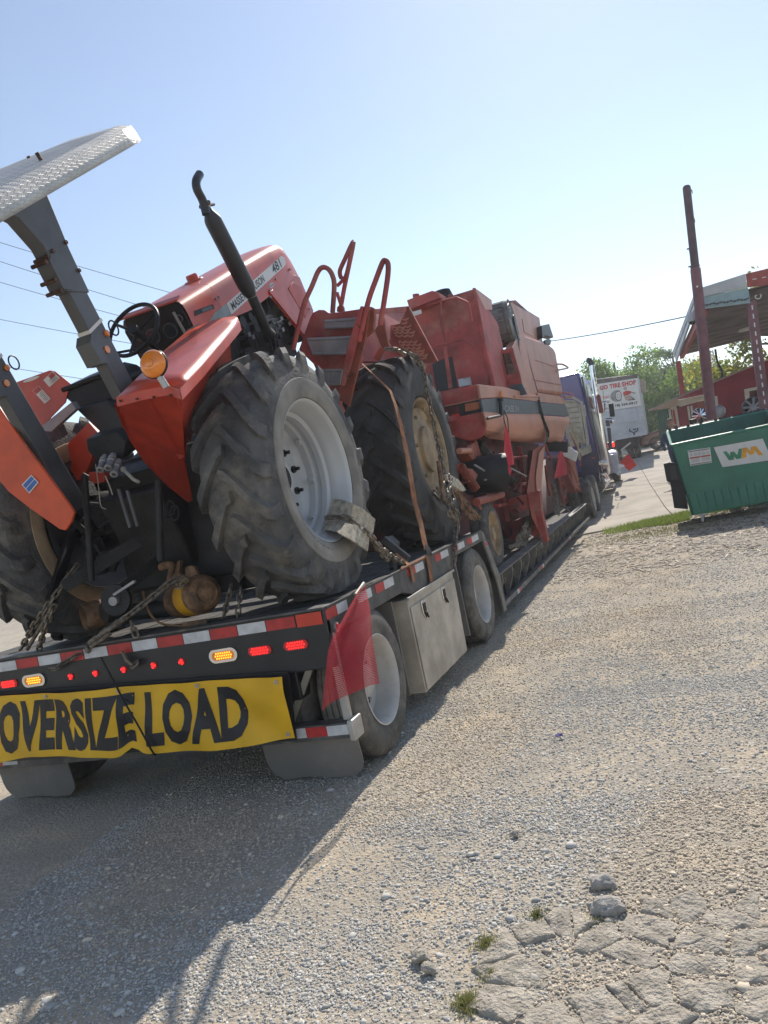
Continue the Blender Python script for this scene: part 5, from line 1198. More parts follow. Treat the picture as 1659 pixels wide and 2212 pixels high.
hood.modifiers.new('bevel', 'BEVEL').width = .06; hood.modifiers['bevel'].segments = 4; hood.modifiers['bevel'].limit_method = 'ANGLE'; hood.modifiers['bevel'].angle_limit = R(25)
S3([(842, 560), (850, 560), (905, 800), (985, 1090), (978, 1090), (898, 810)], 'cdark', 'hood_seam', 0, SX-.049, (.003, 0, 0), hood)
S3([(805, 520), (850, 530), (900, 810), (975, 1080), (870, 1060), (850, 900), (805, 640)], 'cfade', 'rear_hood_panel', .004, SX-.045, (-.03, 0, 0))
S3([(938, 752), (945, 750), (1112, 806), (1108, 812)], 'cred', 'hood_groove', 0, SX-.048, (.004, 0, 0), hood)
S3([(920, 925), (1185, 975), (1186, 983), (922, 934)], 'cred', 'hood_groove', 0, SX-.048, (.004, 0, 0), hood)
S3([(760, 1070), (975, 1072), (975, 1084), (765, 1084)], 'cfade', 'hood_ledge', .002, SX+.02, (-.15, 0, 0))
S3([(965, 1045), (1200, 1085), (1218, 1140), (985, 1120)], 'cfade', 'lower_hood_panel', .004, SX-.01, (-.03, 0, 0))
# --- rotary air screen
Cs = V3((-1.99, 13.0, 4.12)); scr = obj('rotary_screen', MB().lathe([(.37, -.02), (.385, .0), (.39, -.02), (.39, -.06), (.372, -.08), (.372, -.46), (.39, -.48), (.39, -.52), (.37, -.54)], Cs, (1, 0, 0), 48), mat('dusty_mesh_drum', (.17, .165, .15), .7, .3, var=.4, vs=7, dust=(.3, .28, .24), da=.3), cmb)
obj('screen_disc', MB().lathe([(.001, -.01), (.37, -.01)], Cs, (1, 0, 0), 48), 'band', scr)
m = MB()
for r_ in (.12, .19, .25, .31): m.tube([Cs+V3((.0, r_*math.cos(t), r_*math.sin(t))) for t in np.linspace(0, 6.28, 37)[:-1]], .007, 5, close=True)
for k in range(8): t = k*.785; m.tube([Cs+V3((0, .08*math.cos(t), .08*math.sin(t))), Cs+V3((0, .37*math.cos(t), .37*math.sin(t)))], .007, 5)
for t in np.linspace(0, 6.28, 25)[:-1]: m.tube([Cs+V3((-.08, .376*math.cos(t), .376*math.sin(t))), Cs+V3((-.46, .376*math.cos(t), .376*math.sin(t)))], .006, 4)
obj('screen_bars', m, 'galv', scr)
obj('screen_duct', MB().slab([Cs+V3((.012, .10, .14)), Cs+V3((.012, .02, .10)), Cs+V3((.012, -.02, -.02)), Cs+V3((.012, .02, -.3)), Cs+V3((.012, .16, -.3))], (.02, 0, 0)), 'ink', scr)
# --- open radiator door
Yd = 12.0
fr = [(540, 680), (750, 642), (860, 960), (690, 985), (600, 985)]; 
dr = obj('screen_door', MB().slab([P(*c3(*q), Y=Yd) for q in ((540, 680), (745, 642), (752, 680), (555, 715))], (0, .06, 0)).slab([P(*c3(*q), Y=Yd) for q in ((715, 690), (752, 680), (810, 885), (775, 870))], (0, .06, 0)).slab([P(*c3(*q), Y=Yd) for q in ((550, 715), (570, 712), (630, 905), (605, 975))], (0, .06, 0)).slab([P(*c3(*q), Y=Yd) for q in ((605, 975), (630, 903), (775, 865), (810, 885), (825, 962), (690, 992))], (0, .06, 0)), 'cred', cmb)
obj('door_mesh', MB().slab([P(*c3(*q), Y=Yd+.04) for q in ((568, 712), (715, 688), (778, 866), (630, 903))], (0, .01, 0)), mat('dusty_brown_mesh', (.16, .11, .095), .9, var=.3, vs=10), dr)
m = MB(); m.tube([P(*c3(598, 800), Y=Yd+.03), P(*c3(745, 770), Y=Yd+.03)], .01, 5).tube([P(*c3(660, 700), Y=Yd+.03), P(*c3(700, 880), Y=Yd+.03)], .01, 5); obj('mesh_bars', m, 'cdark', dr)
obj('door_bar', MB().tube([P(*c3(568, 712), Y=Yd-.03), P(*c3(630, 900), Y=Yd-.03)], .012, 6), 'slat', dr)
S3([(740, 640), (775, 568), (780, 580), (830, 760), (862, 965), (855, 1060), (812, 890)], 'cfade', 'door_side', .004, -1.98, (-.12, 0, 0), dr)
pl([(690, 985), (825, 962), (870, 1055), (730, 1088), (700, 1050)], c3, (0, .1, 0), 'door_foot', 'band', dr, .004, Y=Yd-.01)
# --- lamps and handles on the far end
l_ = pl([(1005, 440), (1072, 425), (1112, 548), (1040, 530), (1012, 555)], c3, (-.15, .1, 0), 'tail_lamp_bracket', 'plastic', None, .006, X=-1.98)
pl([(1040, 575), (1060, 560), (1092, 570), (1085, 612), (1035, 608)], c3, (-.1, .1, 0), 'work_lamp', 'plastic', None, .006, X=-1.98)
obj('grab_handle', MB().tube(smoothpath([P(*c3(*q), X=-1.9) for q in ((1145, 790), (1190, 790), (1240, 818), (1225, 828), (1155, 842))], 3), .022, 6), 'cfade', cmb)
obj('grab_handle', MB().tube(smoothpath([P(*c3(*q), X=-1.9) for q in ((1195, 1048), (1235, 1045), (1285, 1070), (1270, 1080), (1210, 1085))], 3), .02, 6), 'cred', cmb)
# amber flag lamp and bracket on the skirt corner
obj('marker_lamp', MB().cyl(P(*c3(635, 1040), X=SX+.03), P(*c3(640, 1090), X=SX+.03), .022, 10), 'amber', cmb)
obj('marker_post', MB().cyl(P(*c3(633, 1130), X=SX+.03), P(*c3(638, 1245), X=SX+.03), .026, 10).cyl(P(*c3(520, 1278), X=SX+.03), P(*c3(640, 1250), X=SX+.03), .016, 8).box(*[v for ab in zip(*[sorted((P(*c3(612, 1120), X=SX+.03)[i]-.03*(i != 2), P(*c3(662, 1100), X=SX+.03)[i]+.03*(i != 2))) for i in range(3)]) for v in ()] or (SX, SX+.06, P(*c3(637, 1110), X=SX+.03).y-.05, P(*c3(637, 1110), X=SX+.03).y+.05, P(*c3(637, 1110), X=SX+.03).z-.02, P(*c3(637, 1110), X=SX+.03).z+.02)), 'iron', cmb)
# --- under-body
core = MB().box(-4.4, -2.55, 8.6, 16.2, 1.55, 2.75).box(-4.3, -2.7, 9.2, 15.5, .95, 1.6)
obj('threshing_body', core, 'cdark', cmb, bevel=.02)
obj('upper_core', MB().box(-4.7, -2.75, 11.2, 16.5, 2.6, 3.9), 'cred', cmb, bevel=.02)
f4 = lambda pts, m, name, off=(0, .06, 0), parent=None, bevel=.004, **k: pl(pts, c4, off, name, m, parent, bevel, None, **k)
f4([(1010, 410), (1040, 400), (985, 820), (1000, 1060), (1062, 1275), (1020, 1285), (915, 1060), (870, 830), (925, 460)], 'crust', 'side_leg', (-.08, .3, 0), X=-2.08)
f4([(985, 480), (1030, 420), (1000, 830), (1010, 1010), (970, 860), (955, 700)], 'cfade', 'leg_flange', (-.02, 0, 0), X=-2.05)
f4([(700, 900), (985, 820), (995, 985), (700, 1010)], 'cred', 'cross_channel', (0, .2, 0), Y=11.6)
f4([(690, 1120), (1000, 1000), (1060, 1280), (1000, 1295), (900, 1210), (720, 1280)], 'cred', 'lower_channel', (0, .2, 0), Y=11.9)
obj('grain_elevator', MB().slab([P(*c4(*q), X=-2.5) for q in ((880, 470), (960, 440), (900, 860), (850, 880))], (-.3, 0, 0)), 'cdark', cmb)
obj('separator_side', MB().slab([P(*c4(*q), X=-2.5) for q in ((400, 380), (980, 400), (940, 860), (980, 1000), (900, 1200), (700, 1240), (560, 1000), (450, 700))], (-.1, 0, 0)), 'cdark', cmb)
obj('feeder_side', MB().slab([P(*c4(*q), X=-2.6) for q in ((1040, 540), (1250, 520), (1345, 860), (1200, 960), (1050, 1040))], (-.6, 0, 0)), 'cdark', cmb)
for a_, b_, w_ in (((470, 560), (860, 520), .08), ((520, 800), (880, 760), .10), ((560, 480), (700, 1100), .07), ((800, 430), (860, 900), .09), ((600, 960), (900, 900), .08)):
    obj('frame_rib', MB().beam(P(*c4(*a_), X=-2.47), P(*c4(*b_), X=-2.47), .05, w_, (1, 0, 0)), 'cred', cmb, bevel=.006)
for a_, b_ in (((560, 640), (640, 700)), ((760, 600), (800, 700))):
    q_ = P(*c4(*a_), X=-2.46); pu = obj('belt_pulley', MB().lathe([(.001, .03), (.04, .03), (.045, .015), (.12, .01), (.14, .03), (.14, -.03), (.001, -.03)], q_, (1, 0, 0), 28), 'crust', cmb)
# corrugated hose and coil spring
def coil(a, b, R_, r_, turns, seg=12):
    d = (b-a); u, w = perp(d); return [a+d*(i/(turns*seg))+(u*math.cos(2*math.pi*i/seg)+w*math.sin(2*math.pi*i/seg))*R_ for i in range(turns*seg+1)]
a, b = P(*c4(430, 395), X=-2.25), P(*c4(740, 740), X=-2.25); d = b-a; n_ = 34
obj('corrugated_hose', MB().lathe([(.055+(.013 if i % 2 else 0), d.length*i/(n_*1.0)) for i in range(n_+1)], a, tuple(d), 14), 'iron', cmb)
a, b = P(*c4(270, 600), X=-2.12), P(*c4(410, 805), X=-2.12); obj('coil_spring', MB().tube(coil(a, b, .045, .01, 13, 10), .012, 5), 'crust', cmb)
# straw drum
a = P(*c4(330, 690), Y=9.3); obj('belt_drum', MB().lathe([(.001, -.05), (.2, -.05), (.24, 0), (.24, .5), (.001, .5)], a, (.85, .25, -.1), 24), 'iron', cmb)
obj('drum_shield', MB().slab([P(*c4(*q), X=-2.1) for q in ((300, 620), (380, 625), (430, 680), (400, 745), (340, 740), (380, 690))], (-.2, 0, 0)), 'crust', cmb)
obj('shield_edge', MB().tube([P(*c4(*q), X=-2.1) for q in ((400, 590), (595, 708), (648, 850))], .012, 6).tube([P(*c4(490, 725), X=-2.1), P(*c4(595, 708), X=-2.1)], .012, 6), 'galv', cmb)
obj('axle_tube', MB().cyl(P(*c4(415, 925), X=-2.0), P(*c4(645, 858), X=-2.1), .045, 12).cyl(P(*c4(415, 925), X=-2.0), P(*c4(455, 985), X=-2.0), .02, 8), 'crust', cmb)
# hydraulic ram and pivot by the drive wheel
obj('steering_ram', MB().tube([P(*c4(155, 180), X=-2.35), P(*c4(285, 165), X=-2.35)], .035, 10).tube([P(*c4(300, 190), X=-2.3), P(*c4(370, 370), X=-2.3)], .06, 12).tube([P(*c4(345, 290), X=-2.3), P(*c4(375, 370), X=-2.3)], .075, 12), 'cred', cmb)
obj('ram_bracket', MB().slab([P(*c4(*q), X=-2.2) for q in ((375, 400), (425, 375), (462, 500), (440, 520), (385, 545), (345, 480))], (-.15, 0, 0)), 'crust', cmb, bevel=.006)
obj('pivot_pin', MB().cyl(P(*c4(260, 465), X=-2.18), P(*c4(365, 462), X=-2.18), .035, 12).lathe([(.03, .03), (.065, .03), (.065, -.03), (.03, -.03)], P(*c4(365, 462), X=-2.18), (1, .2, 0), 20), 'cfade', cmb)
obj('tie_rod', MB().cyl(P(*c4(690, 600), X=-2.0), P(*c4(868, 693), X=-2.0), .011, 8), 'galv', cmb)
m = MB(); rnd.seed(4)
for k in range(36):
    x, y = rnd.uniform(420, 860), rnd.uniform(560, 1080); c = P(*c4(x, y), Y=rnd.uniform(11.2, 11.5)); r_ = rnd.uniform(.03, .06)
    if k % 2: m.obox(c, (r_, 0, r_*.4), (0, r_*.6, 0), (-r_*.3, 0, r_*.7))
    else: m.cyl(c, c+V3((rnd.uniform(-.2, .2), rnd.uniform(-.1, .1), rnd.uniform(-.2, .2))), r_*.6, 10)
obj('underbody_fittings', m, 'cdark', cmb, kind='stuff')
m = MB()
for q in (((1035, 400), (1080, 540)), ((1200, 370), (1250, 560), (1355, 830)), ((1040, 525), (1150, 505)), ((1165, 480), (1160, 700), (1210, 960)), ((1040, 600), (1055, 740), (1085, 870)), ((1180, 720), (1220, 800), (1210, 900)), ((1255, 200), (1350, 400)), ((1260, 290), (1350, 500), (1355, 600)), ((1240, 670), (1310, 830)), ((1290, 780), (1340, 760))): obj('frame_tube', MB().tube([P(*c4(*a), X=-2.2) for a in q], .028, 8), 'crust', cmb)
f4([(1250, 500), (1300, 500), (1355, 830), (1290, 780)], 'crust', 'front_plate', (-.3, 0, 0), X=-2.2)
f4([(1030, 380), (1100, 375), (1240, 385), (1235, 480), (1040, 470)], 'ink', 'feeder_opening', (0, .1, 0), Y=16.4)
f4([(1170, 440), (1250, 425), (1330, 480), (1310, 560), (1180, 500)], 'white', 'pale_panel', (0, .1, 0), Y=17)
m = MB()
for k in range(9): x = 1380+k*7; m.tube([P(*c3(x-110, 1360+k*12), X=-2.3), P(*c3(x-30, 1440+k*10), X=-2.25), P(*c3(x-10, 1560), X=-2.2)], .025, 6)
obj('header_fingers', m, 'slat', cmb)
obj('header_arm', MB().tube([P(*c3(1255, 1300), X=-2.1), P(*c3(1340, 1490), X=-2.1)], .03, 8).tube([P(*c3(1260, 1390), X=-2.1), P(*c3(1330, 1530), X=-2.15), P(*c3(1345, 1650), X=-2.2)], .03, 8).tube([P(*c3(1250, 1500), X=-2.1), P(*c3(1300, 1590), X=-2.1)], .025, 8), 'slat', cmb)
obj('header_bar', MB().beam(P(*c3(1340, 1590), X=-2.3), P(*c3(1436, 1550), X=-2.1), .12, .22), 'slat', cmb, bevel=.02)
# --- platform, steps and ladder
Yl = 6.3
wall = pl([(200, 1075), (240, 960), (300, 790), (325, 740), (380, 714), (430, 716), (475, 748), (760, 705), (770, 1180), (560, 1490), (420, 1400), (330, 1200)], c1, (0, .03, 0), 'step_wall', 'cred', None, .006, Y=6.55)
obj('platform_beam', MB().slab([P(*c1(475, 742), Y=6.55), P(*c1(1180, 680), Y=8.6), P(*c1(1180, 735), Y=8.6), P(*c1(475, 800), Y=6.55)], (-.05, .05, 0)), 'cred', cmb, bevel=.004)
obj('platform_side', MB().slab([P(*c1(600, 770), Y=6.7), P(*c1(1180, 735), Y=8.65), P(*c1(1400, 1180), Y=8.65), P(*c1(760, 1180), Y=6.8)], (-.04, .04, 0)), 'cred', cmb)
def step(q, y, rows, label=None):
    bl, br_, tr_, tl_ = [P(*c1(*a), Y=y) for a in q]
    s_ = obj('step', MB().tube([tl_, tr_, br_, bl], .014, 8, close=True), 'galv', cmb)
    m = MB()
    for i in range(1, rows): t = i/rows; m.beam(tl_.lerp(bl, t)+V3((0, .002*i, 0)), tr_.lerp(br_, t)+V3((0, .002*i, 0)), .008, .022)
    for i in (1, 2, 3): t = i/3.3; m.beam(tl_.lerp(tr_, t), bl.lerp(br_, t), .012, .02)
    n = int((tr_-tl_).length/.012)
    for i in range(n): c = tl_.lerp(tr_, (i+.5)/n); m.obox(c+V3((0, 0, .012)), (.0035, 0, 0), (0, .008, 0), (0, 0, .006))
    obj('grating', m, 'galv', s_); return s_
step(((330, 1112), (650, 1105), (672, 968), (282, 985)), 6.38, 6)
step(((440, 875), (720, 865), (732, 800), (440, 822)), 6.48, 4)
step(((430, 1390), (570, 1380), (592, 1265), (400, 1265)), 6.38, 5)
strg = pl([(545, 1500), (655, 1590), (700, 1390), (800, 990), (840, 700), (810, 685), (770, 700), (735, 850), (640, 1210)], c1, (0, .03, 0), 'ladder_stringer', 'crust', None, .006, Y=Yl-.05)
pl([(640, 1130), (715, 860), (775, 690), (800, 690), (760, 900), (690, 1180), (620, 1400), (600, 1400)], c1, (0, -.05, 0), 'stringer_flange', 'cred', strg, .004, Y=Yl-.08)
m = MB()
for q in ((745, 865), (735, 850), (655, 1310), (692, 1290), (690, 1365), (760, 1060), (790, 930)): m.cyl(P(*c1(*q), Y=Yl-.13), P(*c1(*q), Y=Yl-.05), .011, 8)
obj('bolts', m, 'rustspot', strg)
pl([(800, 690), (850, 685), (880, 700), (880, 800), (870, 900), (800, 960), (770, 960), (830, 850)], c1, (0, .05, 0), 'ladder_bracket', 'crust', None, .006, Y=Yl)
pl([(880, 900), (960, 780), (1000, 1000), (1040, 1090), (960, 1080)], c1, (0, .05, 0), 'gusset_plate', 'crust', None, .006, Y=7.0)
pl([(870, 1150), (930, 1050), (965, 1060), (925, 1160), (900, 1170)], c1, (0, .05, 0), 'gusset_foot', 'crust', None, .004, Y=6.9)
def rail(pts, y, r_=.019): obj('handrail', MB().tube(smoothpath([P(*c1(*q), Y=(y if not isinstance(y, (list, tuple)) else yy)) for q, yy in zip(pts, y if isinstance(y, (list, tuple)) else [y]*len(pts))], 5), r_, 10), 'cred', cmb)
rail([(150, 1075), (195, 880), (250, 660), (320, 500), (375, 370), (420, 332), (470, 350), (505, 410), (520, 500), (505, 740)], 6.15, .022)
rail([(740, 1000), (790, 790), (835, 610), (900, 430), (950, 300), (975, 270), (1003, 300), (1003, 400), (975, 600), (935, 850)], 6.2, .023)
rail([(580, 690), (610, 520), (650, 330), (692, 120), (675, 130), (620, 250), (575, 350), (572, 400), (585, 430)], 6.9, .022)
rail([(545, 500), (590, 455), (625, 400), (660, 250)], 6.85, .017)
rail([(545, 560), (570, 640), (585, 690)], 6.85, .017)
pl([(540, 730), (545, 690), (580, 655), (600, 690), (605, 735)], c1, (0, .04, 0), 'rail_foot', 'crust', None, .004, Y=6.8)
# platform tread plate with raised ovals, seen from below
Yp_ = 7.85
tp_ = pl([(985, 930), (1010, 860), (1110, 840), (1150, 760), (1182, 690), (1440, 1170), (1380, 1190), (1200, 1160), (1050, 1085), (1010, 1060)], c1, (0, .02, 0), 'tread_plate', 'crust', None, 0, Y=Yp_)
obj('tread_plate_edge', MB().beam(P(*c1(1180, 690), Y=Yp_), P(*c1(1440, 1180), Y=Yp_), .05, .035), 'crust', tp_)
m = MB()
for r_, (y0, xs0) in enumerate(((785, (1162,)), (820, (1148,)), (850, (1185,)), (858, (1035, 1088, 1135)), (880, (1020, 1075, 1125, 1180)), (905, (1070, 1115, 1165, 1218)), (912, (1015,)), (935, (1060, 1110, 1160, 1210)), (942, (1008,)), (990, (1090, 1140, 1190, 1240)), (998, (1030,)), (1015, (1080, 1130, 1180, 1230, 1278)), (1025, (1025,)), (1045, (1070, 1120, 1168, 1218, 1268)), (1070, (1160, 1210, 1260, 1305)), (1095, (1250, 1300)), (1110, (1335, 1285)), (1135, (1325,)))):
    for x0 in xs0:
        c = P(*c1(x0, y0+4), Y=Yp_-.003); m.tube([c+V3((.034*math.cos(t), 0, -.018*math.sin(t)))for t in np.linspace(.15, 3.0, 7)], [.003, .008, .0105, .011, .0105, .008, .003], 5)
obj('raised_ovals', m, 'cfade', tp_)
pl([(1060, 1075), (1110, 1068), (1180, 1095), (1260, 1140), (1340, 1210), (1330, 1250), (1290, 1250), (1200, 1180), (1110, 1110)], c1, (0, .03, 0), 'rounded_strip', 'rimcream', None, .004, Y=7.7)

# ================================================================ STRAPS, CHAINS AND FLAGS ON THE COMBINE
def webbing(pts, X_, w_, name, label, m='strap', cat='strap'):
    rows = []
    for (x, y), xx in zip(pts, X_): p = P(*c2(x, y), X=xx); ww = w_*(.55+.9*min(1, len(rows)/6)); rows.append([p+V3((0, -ww/2, 0)), p+V3((0, ww/2, 0))])
    return obj(name, MB().grid(rows, (.005, 0, 0)), m, label=label, cat=cat)
webbing([(195, 215), (330, 340), (470, 475), (520, 620), (565, 790), (620, 1050), (655, 1270), (690, 1490), (740, 1660), (775, 1830), (795, 1900)], [-2.5, -2.35, -2.2, -2.13, -2.11, -2.10, -2.10, -2.09, -2.07, -2.04, -2.03], .085, 'tie_down_strap', 'faded orange webbing strap crossing the big cream-rimmed combine wheel')
st = thing('strap_end', 'frayed orange strap tail above the toolbox, the nearer of the two', 'strap', tuple(P(*cq(800, 590), X=XR+.02)))
obj('webbing', MB().grid([[P(*cq(x-9, y), X=XR+xx), P(*cq(x+12, y-6), X=XR+xx)] for (x, y), xx in zip(((680, 480), (740, 530), (790, 580), (805, 620), (822, 700)), (-.12, -.05, .012, .016, .02))], (.004, 0, 0)), 'strap', st)
obj('rope_tail', MB().tube([P(*cq(720, 600), X=XR+.01), P(*cq(830, 545), X=XR+.01), P(*cq(920, 500), X=XR+.01)], .009, 6), 'strap', st)
st = thing('strap_end', 'orange strap tail with flat steel hook above the toolbox, the farther one', 'strap', tuple(P(*cq(940, 560), X=XR+.02)))
obj('webbing', MB().grid([[P(*cq(x-12, y), X=XR+xx), P(*cq(x+12, y-6), X=XR+xx)] for (x, y), xx in zip(((925, 495), (935, 560), (948, 620), (958, 700)), (.012, .016, .016, .02))], (.004, 0, 0)), 'strap', st)
obj('flat_hook', MB().slab([P(*cq(*q), X=XR+.012) for q in ((912, 410), (925, 410), (955, 460), (958, 490), (925, 500), (915, 470))], (.006, 0, 0)), 'wood', st)
m = MB()
pth = [P(*c2(x, y), X=xx) for (x, y), xx in zip(((430, 100), (560, 105), (650, 140), (720, 180), (770, 290), (800, 460), (840, 650), (880, 860), (930, 1100), (970, 1240), (990, 1380)), (-2.3, -2.2, -2.12, -2.08, -2.07, -2.07, -2.08, -2.09, -2.07, -2.05, -2.04))]
chain(pth, .085, .0095, .036, m, .3)
for k in range(7):
    o = V3((rnd.uniform(0, .05), rnd.uniform(-.04, .04), rnd.uniform(-.03, .03)))
    chain(smoothpath([P(*c2(970+rnd.randint(-15, 25), 1260+k*12), X=-2.05)+o, P(*c2(960+rnd.randint(-40, 70), 1420+k*8), X=-2.03)+o, P(*c2(1000+rnd.randint(-40, 50), 1530+k*10), X=-2.02)+o, P(*c2(1050+rnd.randint(-30, 30), 1650), X=-2.01)+o], 4), .075, .0085, .034, m, .5)
chain([P(*c2(1030, 1560), X=-2.01), P(*c2(1065, 1700), X=-2.005), P(*c2(1055, 1850), X=-2.0), P(*c2(1045, 2080), X=-2.0)], .08, .009, .036, m, .3)
chain([P(*c2(1075, 1620), X=-2.01), P(*c2(1080, 1780), X=-2.0)], .08, .009, .036, m, .4)
chain(smoothpath([P(*c2(860, 1380), X=-2.15), P(*c2(900, 1440), X=-2.1), P(*c2(980, 1480), X=-2.04)], 4), .08, .009, .036, m, .4)
obj('wheel_chain', m, 'chain', cat='chain', label='long chain draped over the big combine wheel and bunched down to the side rail')
pt_ = thing('chain_pad', 'curved pale fibre pad with tangled chains hooked at the front of the combine wheel', 'pad', tuple(P(*c2(1050, 1300), X=-2.0)))
obj('pad', MB().slab([P(*c2(*q), X=-2.0) for q in ((975, 1225), (1020, 1235), (1090, 1280), (1145, 1350), (1155, 1375), (1120, 1380), (1040, 1330), (990, 1280))], (-.03, 0, 0)), 'burlap', pt_, bevel=.006)
m = MB()
for k in range(6): chain(smoothpath([P(*c2(1040+k*10, 1370), X=-2.05), P(*c2(1140+rnd.randint(-20, 30), 1480+k*14), X=-2.03), P(*c2(1200+rnd.randint(-30, 40), 1560+k*10), X=-2.02), P(*c2(1260+rnd.randint(-20, 30), 1620+rnd.randint(-20, 30)), X=-2.04)], 4), .07, .008, .03, m, .5)
obj('chain_links', m, 'rustbrown', pt_)
obj('pry_bar', MB().tube([P(*c2(905, 1110), X=-2.02), P(*c2(930, 1300), X=-2.02), P(*c2(950, 1470), X=-2.01)], [.022, .024, .016], 8), 'rustbrown', cat='bar', label='rusty binder handle standing against the big combine wheel')
m = MB()
for k in range(10):
    chain(smoothpath([P(*c4(880+rnd.randint(-10, 30), 1050+rnd.randint(0, 40)), X=-2.2), P(*c4(860+rnd.randint(-40, 40), 1170+rnd.randint(0, 30)), X=-2.2), P(*c4(810+rnd.randint(-50, 90), 1270+rnd.randint(0, 40)), X=-2.25), P(*c4(770+rnd.randint(-60, 160), 1320+rnd.randint(-10, 25)), X=-2.2)], 3), .10, .012, .045, m, .6)
obj('chain_heap', m, 'chain', cat='chain', label='heap of brassy brown chain on the low deck by the big red channel')
m = MB()
for k in range(4): chain(smoothpath([P(*c4(1110+rnd.randint(-15, 15), 770), X=-2.25), P(*c4(1115+rnd.randint(-25, 35), 900), X=-2.25), P(*c4(1140+rnd.randint(-30, 40), 1040), X=-2.2)], 4), .10, .011, .045, m, .5)
chain([P(*c4(1180, 940), X=-2.2), P(*c4(1270, 1020), X=-2.05)], .1, .012, .045, m)
mh = m
m = MB(); chain(smoothpath([P(*c4(970, 1230), X=-2.1), P(*c4(1000, 1280), X=-2.05), P(*c4(980, 1330), X=-2.05), P(*c4(930, 1330), X=-2.1)], 4), .10, .011, .045, m, .4)
obj('chain_loop', m, 'chain', cat='chain', label='short loop of chain over the deck edge beside the brassy chain heap')
m = mh
obj('hanging_chain', m, 'chain', cat='chain', label='bundle of dark chain hanging over the low deck near the second red flag')
def cloth(name, f, q, X_, label, m, n=12, amp=.03):
    (a, b, c, d) = [P(*f(*p), X=X_) for p in q]; rows = []
    for i in range(n+1):
        v = i/n; r_ = []
        for j in range(9): u = j/8; p = a.lerp(b, u).lerp(d.lerp(c, u), v); p.x += amp*math.sin(u*8+v*2)*v; r_.append(p)
        rows.append(r_)
    t = thing(name, label, 'flag', tuple((a+b)/2)); obj('cloth', MB().grid(rows, (.003, 0, 0)), m, t); return t
t = cloth('red_flag', c4, ((672, 250), (690, 250), (760, 585), (640, 610)), SX+.03, 'bright red flag hanging on a cord from the combine side', 'flag')
obj('torn_corner', MB().slab([P(*c4(*q), X=SX+.02) for q in ((668, 605), (712, 590), (735, 640), (720, 685), (690, 650))], (.003, 0, 0)), 'flag', t)
obj('cord', MB().tube(smoothpath([P(*c4(665, 100), X=SX+.04), P(*c4(665, 180), X=SX+.04), P(*c4(682, 250), X=SX+.03)], 3), .007, 5).tube(smoothpath([P(*c4(668, 110), X=SX+.04), P(*c4(698, 180), X=SX+.04), P(*c4(706, 300), X=SX+.03)], 3), .007, 5), 'rope', t)
cloth('red_flag', c4, ((1165, 470), (1190, 470), (1240, 670), (1100, 720)), -2.0, 'dark red mesh flag hanging at the front of the combine, near the truck wheels', 'flag')
obj('load_strap', MB().tube([P(*c3(975, 1110), X=SX+.02), P(*c3(1000, 1210), X=SX+.02), P(*c3(1022, 1290), X=SX+.03), P(*c3(1065, 1400), X=SX+.03), P(*c3(1062, 1440), X=SX+.02), P(*c3(1040, 1490), X=SX-.1)], .02, 6), 'rope', cat='strap', label='black strap wrapped round the faded combine skirt')

# ================================================================ SEMI TRUCK
tk = thing('semi_truck', 'purple sleeper-cab semi truck with chrome exhaust stacks pulling the trailer', 'truck', (-3.3, 24, gz(0, 24)))
def PK(x, y, X): return P(*ck(x, y), X=X)
XT = -1.87
yb = 23.2
zt = P(*ck(550, 290), Y=yb).z
slp = obj('sleeper', MB().slab([(XT-.02, yb, 1.15), (XT-.02, yb+2.3, 1.15), (XT-.02, yb+2.3, zt-.25), (XT-.1, yb+1.6, zt+.05), (XT-.1, yb, zt)], (-2.35, 0, 0)), 'purple', tk)
slp.modifiers.new('bevel', 'BEVEL').width = .08; slp.modifiers['bevel'].segments = 3; slp.modifiers['bevel'].limit_method = 'ANGLE'
obj('sleeper_corner', MB().box(XT-.07, XT-.018, yb-.02, yb+.3, 1.1, zt-.15), 'purpled', slp, bevel=.02)
obj('sleeper_side', MB().box(XT-.03, XT-.0, yb+.35, yb+4.3, 1.15, 2.95), 'purpled', slp, bevel=.01)
obj('sleeper_window', MB().slab([(XT-.012, yb+.5, zt-.35), (XT-.012, yb+1.5, zt-.35), (XT-.012, yb+1.8, zt-.85), (XT-.012, yb+1.6, zt-1.1), (XT-.012, yb+.6, zt-1.05)], (.01, 0, 0)), 'glass', slp)
obj('cab', MB().slab([(XT-.05, yb+2.31, 1.0), (XT-.05, yb+4.35, 1.0), (XT-.05, yb+4.3, 2.2), (XT-.2, yb+3.8, 3.1), (XT-.2, yb+2.31, 3.2)], (-2.1, 0, 0)), 'purpled', tk, bevel=.05)
obj('engine_hood', MB().slab([(XT-.45, yb+4.36, 1.0), (XT-.45, yb+7.0, 1.0), (XT-.45, yb+7.0, 1.8), (XT-.45, yb+4.36, 2.1)], (-1.4, 0, 0)), 'purpled', tk, bevel=.08)
ys_ = yb+2.5; zs = P(*ck(730, 45), Y=ys_).z-.1
xs0 = XT+.12
stk = obj('exhaust_stack', MB().cyl((xs0-.16, ys_, 1.2), (xs0, ys_, zs-.17), .085, 18), 'chrome', tk)
obj('stack_elbow', MB().tube(smoothpath([V3((xs0, ys_, zs-.19)), V3((xs0-.005, ys_, zs-.11)), V3((xs0-.03, ys_-.02, zs-.03)), V3((xs0-.08, ys_-.07, zs))], 4), .088, 18), 'black', stk)
m = MB()
for k in range(9): z = zs-1.7+k*.16; m.box(xs0+.03, xs0+.05, ys_-.083, ys_-.080, z, z+.09)
obj('stack_slots', m, 'iron', stk)
